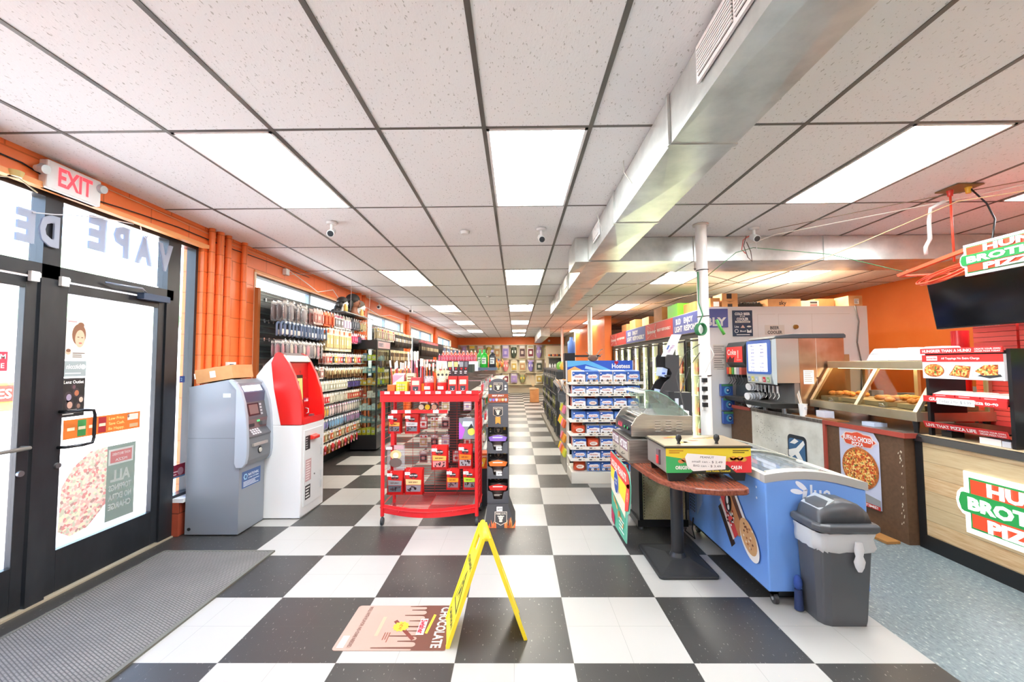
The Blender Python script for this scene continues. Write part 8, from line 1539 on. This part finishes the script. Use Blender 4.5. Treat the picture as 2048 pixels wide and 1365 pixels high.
b = MB(); b.tube([(2.36, 4.24, 2.80), (2.30, 4.24, 2.76), (2.28, 4.24, 2.66), (2.32, 4.24, 2.62)], .004, m('c83a2c'), 5); b.tube([(2.33, 4.24, 2.80), (2.30, 4.24, 2.70), (2.34, 4.24, 2.58), (2.38, 4.24, 2.54), (2.37, 4.24, 2.64), (2.33, 4.24, 2.74)], .0045, m('5a4a40'), 5); b.tube([(2.42, 4.24, 2.80), (2.43, 4.25, 2.72), (2.44, 4.25, 2.66)], .004, m('d8d8d8'), 5); solo('loose_wires', b, 'tangle of red and grey leads hanging from the ceiling camera by the column', 'wires')
b = MB(); b.cyl((-.513, 4.24, H-.035), (-.513, 4.24, H-.005), .04, .048, m('e9e9e6', .4), 20); solo('smoke_detector', b, 'white round smoke detector on the ceiling left of the centre light', 'detector')
b = MB(); b.cyl((-.55, 8.4, H-.03), (-.55, 8.4, H-.005), .04, .048, m('e9e9e6', .4), 16); solo('smoke_detector', b, 'farther white smoke detector on the ceiling over the aisle', 'detector')
b = MB(); b.tube([(XL+.02, 5.5, 2.72), (XL+.10, 6.0, 2.83), (-2.70, 6.05, 2.86)], .003, m('eceae4'), 5); b.box(XL, XL+.05, 5.42, 5.50, 2.70, 2.78, m('f0f0ee')); solo('junction_box', b, 'white junction box with leads high on the orange wall above the packs', 'junction box')
b = MB(); b.tube([(XL+.03, 5.5, 2.78), (XL+.05, 6.0, 2.68), (XL+.05, 6.3, 2.62), (XL+.06, 6.8, 2.74), (XL+.05, 7.1, 2.62), (XL+.05, 7.6, 2.70), (XL+.05, 8.4, 2.66), (XL+.05, 9.2, 2.58), (XL+.06, 9.9, 2.68), (XL+.05, 11.2, 2.70), (XL+.05, 13, 2.74)], .006, m('f2efe8', .5), 5); solo('wall_cable', b, 'looping white cable along the orange wall above the window packs', 'cable')
b = MB(); b.tube([(-2.55, 6.5, H-.01), (-2.56, 6.5, 2.36)], .002, m('e4e4e4'), 4); b.tube([(-2.50, 7.2, H-.01), (-2.52, 7.2, 2.36)], .002, m('e4e4e4'), 4); solo('hanging_wire', b, 'thin wires holding the wig shelf from the ceiling', 'wire')
for i, (x, y, l) in enumerate(((-2.9, 8.9, 'small white camera high on the orange wall past the wig shelf'), (-2.4, 9.6, 'small white dome camera near the ceiling over the back shelves'))): b = MB(); b.ball((x, y, 2.74), .05, m('ececea', .4), 8); b.cyl((x, y-.05, 2.73), (x, y-.03, 2.735), .025, .025, m('4a4a4c', .3), 10); b.cyl((x, y, 2.76), (x, y, H-.006), .012, .012, m('ececea'), 8); solo('dome_camera', b, l, 'camera')
# cables on the right side ceiling
for i, (pts, r, c, l) in enumerate((([(4.4, 2.2, 2.82), (3.6, 3.3, 2.82), (2.6, 4.2, 2.80), (2.0, 6.2, 2.74), (1.3, 8.0, 2.76), (.7, 8.6, 2.80), (-.6, 10.5, 2.82)], .005, 'e9e4da', 'long white cable sagging under the ceiling from the right to the aisle'), ([(4.6, 2.4, 2.85), (3.2, 3.5, 2.84), (2.5, 4.15, 2.83)], .004, '8a7c68', 'thin brown cable stretched along the ceiling to the camera by the column'), ([(3.9, 2.4, 2.56), (3.6, 2.95, 2.72), (3.42, 3.25, 2.76), (2.9, 3.9, 2.50), (2.4, 5.4, 2.42), (2.25, 7.0, 2.50), (2.3, 8.5, 2.52)], .004, 'd8b98a', 'pale string running from the television frame toward the coolers'), ([(1.86, 4.10, 2.42), (1.95, 4.6, 2.55), (2.4, 5.6, 2.72), (3.6, 6.8, 2.80)], .005, '3a3a3c', 'dark cable from the column up over the cooler cartons'))):
    b = MB(); b.tube(pts, r, m(c, .5), 5); solo('ceiling_cable', b, l, 'cable')
b = MB(); b.tube([(1.755, 4.06, 2.40), (1.75, 4.05, 2.10), (1.78, 4.04, 1.98), (1.74, 4.03, 1.90)], .006, m('2f7a4a', .4), 6)
for k in range(4): b.tube([(1.74+.042*math.cos(a)+.004*k, 4.03-.012*k, 1.84+.055*math.sin(a)) for a in [i*math.pi/8 for i in range(16)]], .006, m('2c7547', .4), 6, True)
b.tube([(1.90, 4.02, 1.93), (1.93, 4.02, 1.86), (1.97, 4.02, 1.79)], .014, m('4a9a3a', .4), 7); solo('hose_coil', b, 'coiled green cord tied to the white column', 'cord')
b = MB()
for z in (2.42, 1.97, 1.40): b.tube([(1.811+.056*math.cos(a), 4.095+.056*math.sin(a), z+.004*math.cos(a)) for a in [i*math.pi/8 for i in range(16)]], .0045, BLACK, 5, True)
solo('cable_tie', b, 'black ties wrapped round the white column', 'cable tie')
t = thing('power_strip', 'white power strip with black plugs mounted on the column', 'power strip', (1.77, 4.0, 1.1)); b = MB(); b.box(1.755, 1.80, 4.025, 4.05, 1.08, 1.42, m('efeeec', .4)); part('strip_body', b, t)
for z in (1.36, 1.28, 1.20, 1.13): b = MB(); b.box(1.745, 1.785, 3.99, 4.025, z-.02, z+.02, BLACK); part('plug', b, t)
b = MB(); b.tube([(1.82, 4.02, 1.70), (1.86, 4.0, 1.60), (1.80, 3.99, 1.50), (1.78, 4.02, 1.43)], .003, m('d8d4cc'), 5); part('cord', b, t)
b = MB(); b.tube([(-2.0, 10.9, H-.02), (-1.0, 11.2, 2.76), (.2, 11.6, 2.84)], .004, m('c9c4ba'), 4); solo('ceiling_cable', b, 'pale drooping wire under the ceiling far down the aisle', 'cable')
b = MB(); b.cyl((2.3, 21.94, 2.68), (2.3, 21.9, 2.68), .04, .03, m('efe9e0'), 12) if False else b.ball((1.7, 21.93, 2.68), .06, m('f2ede4', .4), 8); solo('dome_camera', b, 'tiny camera on the orange band of the far wall', 'camera')
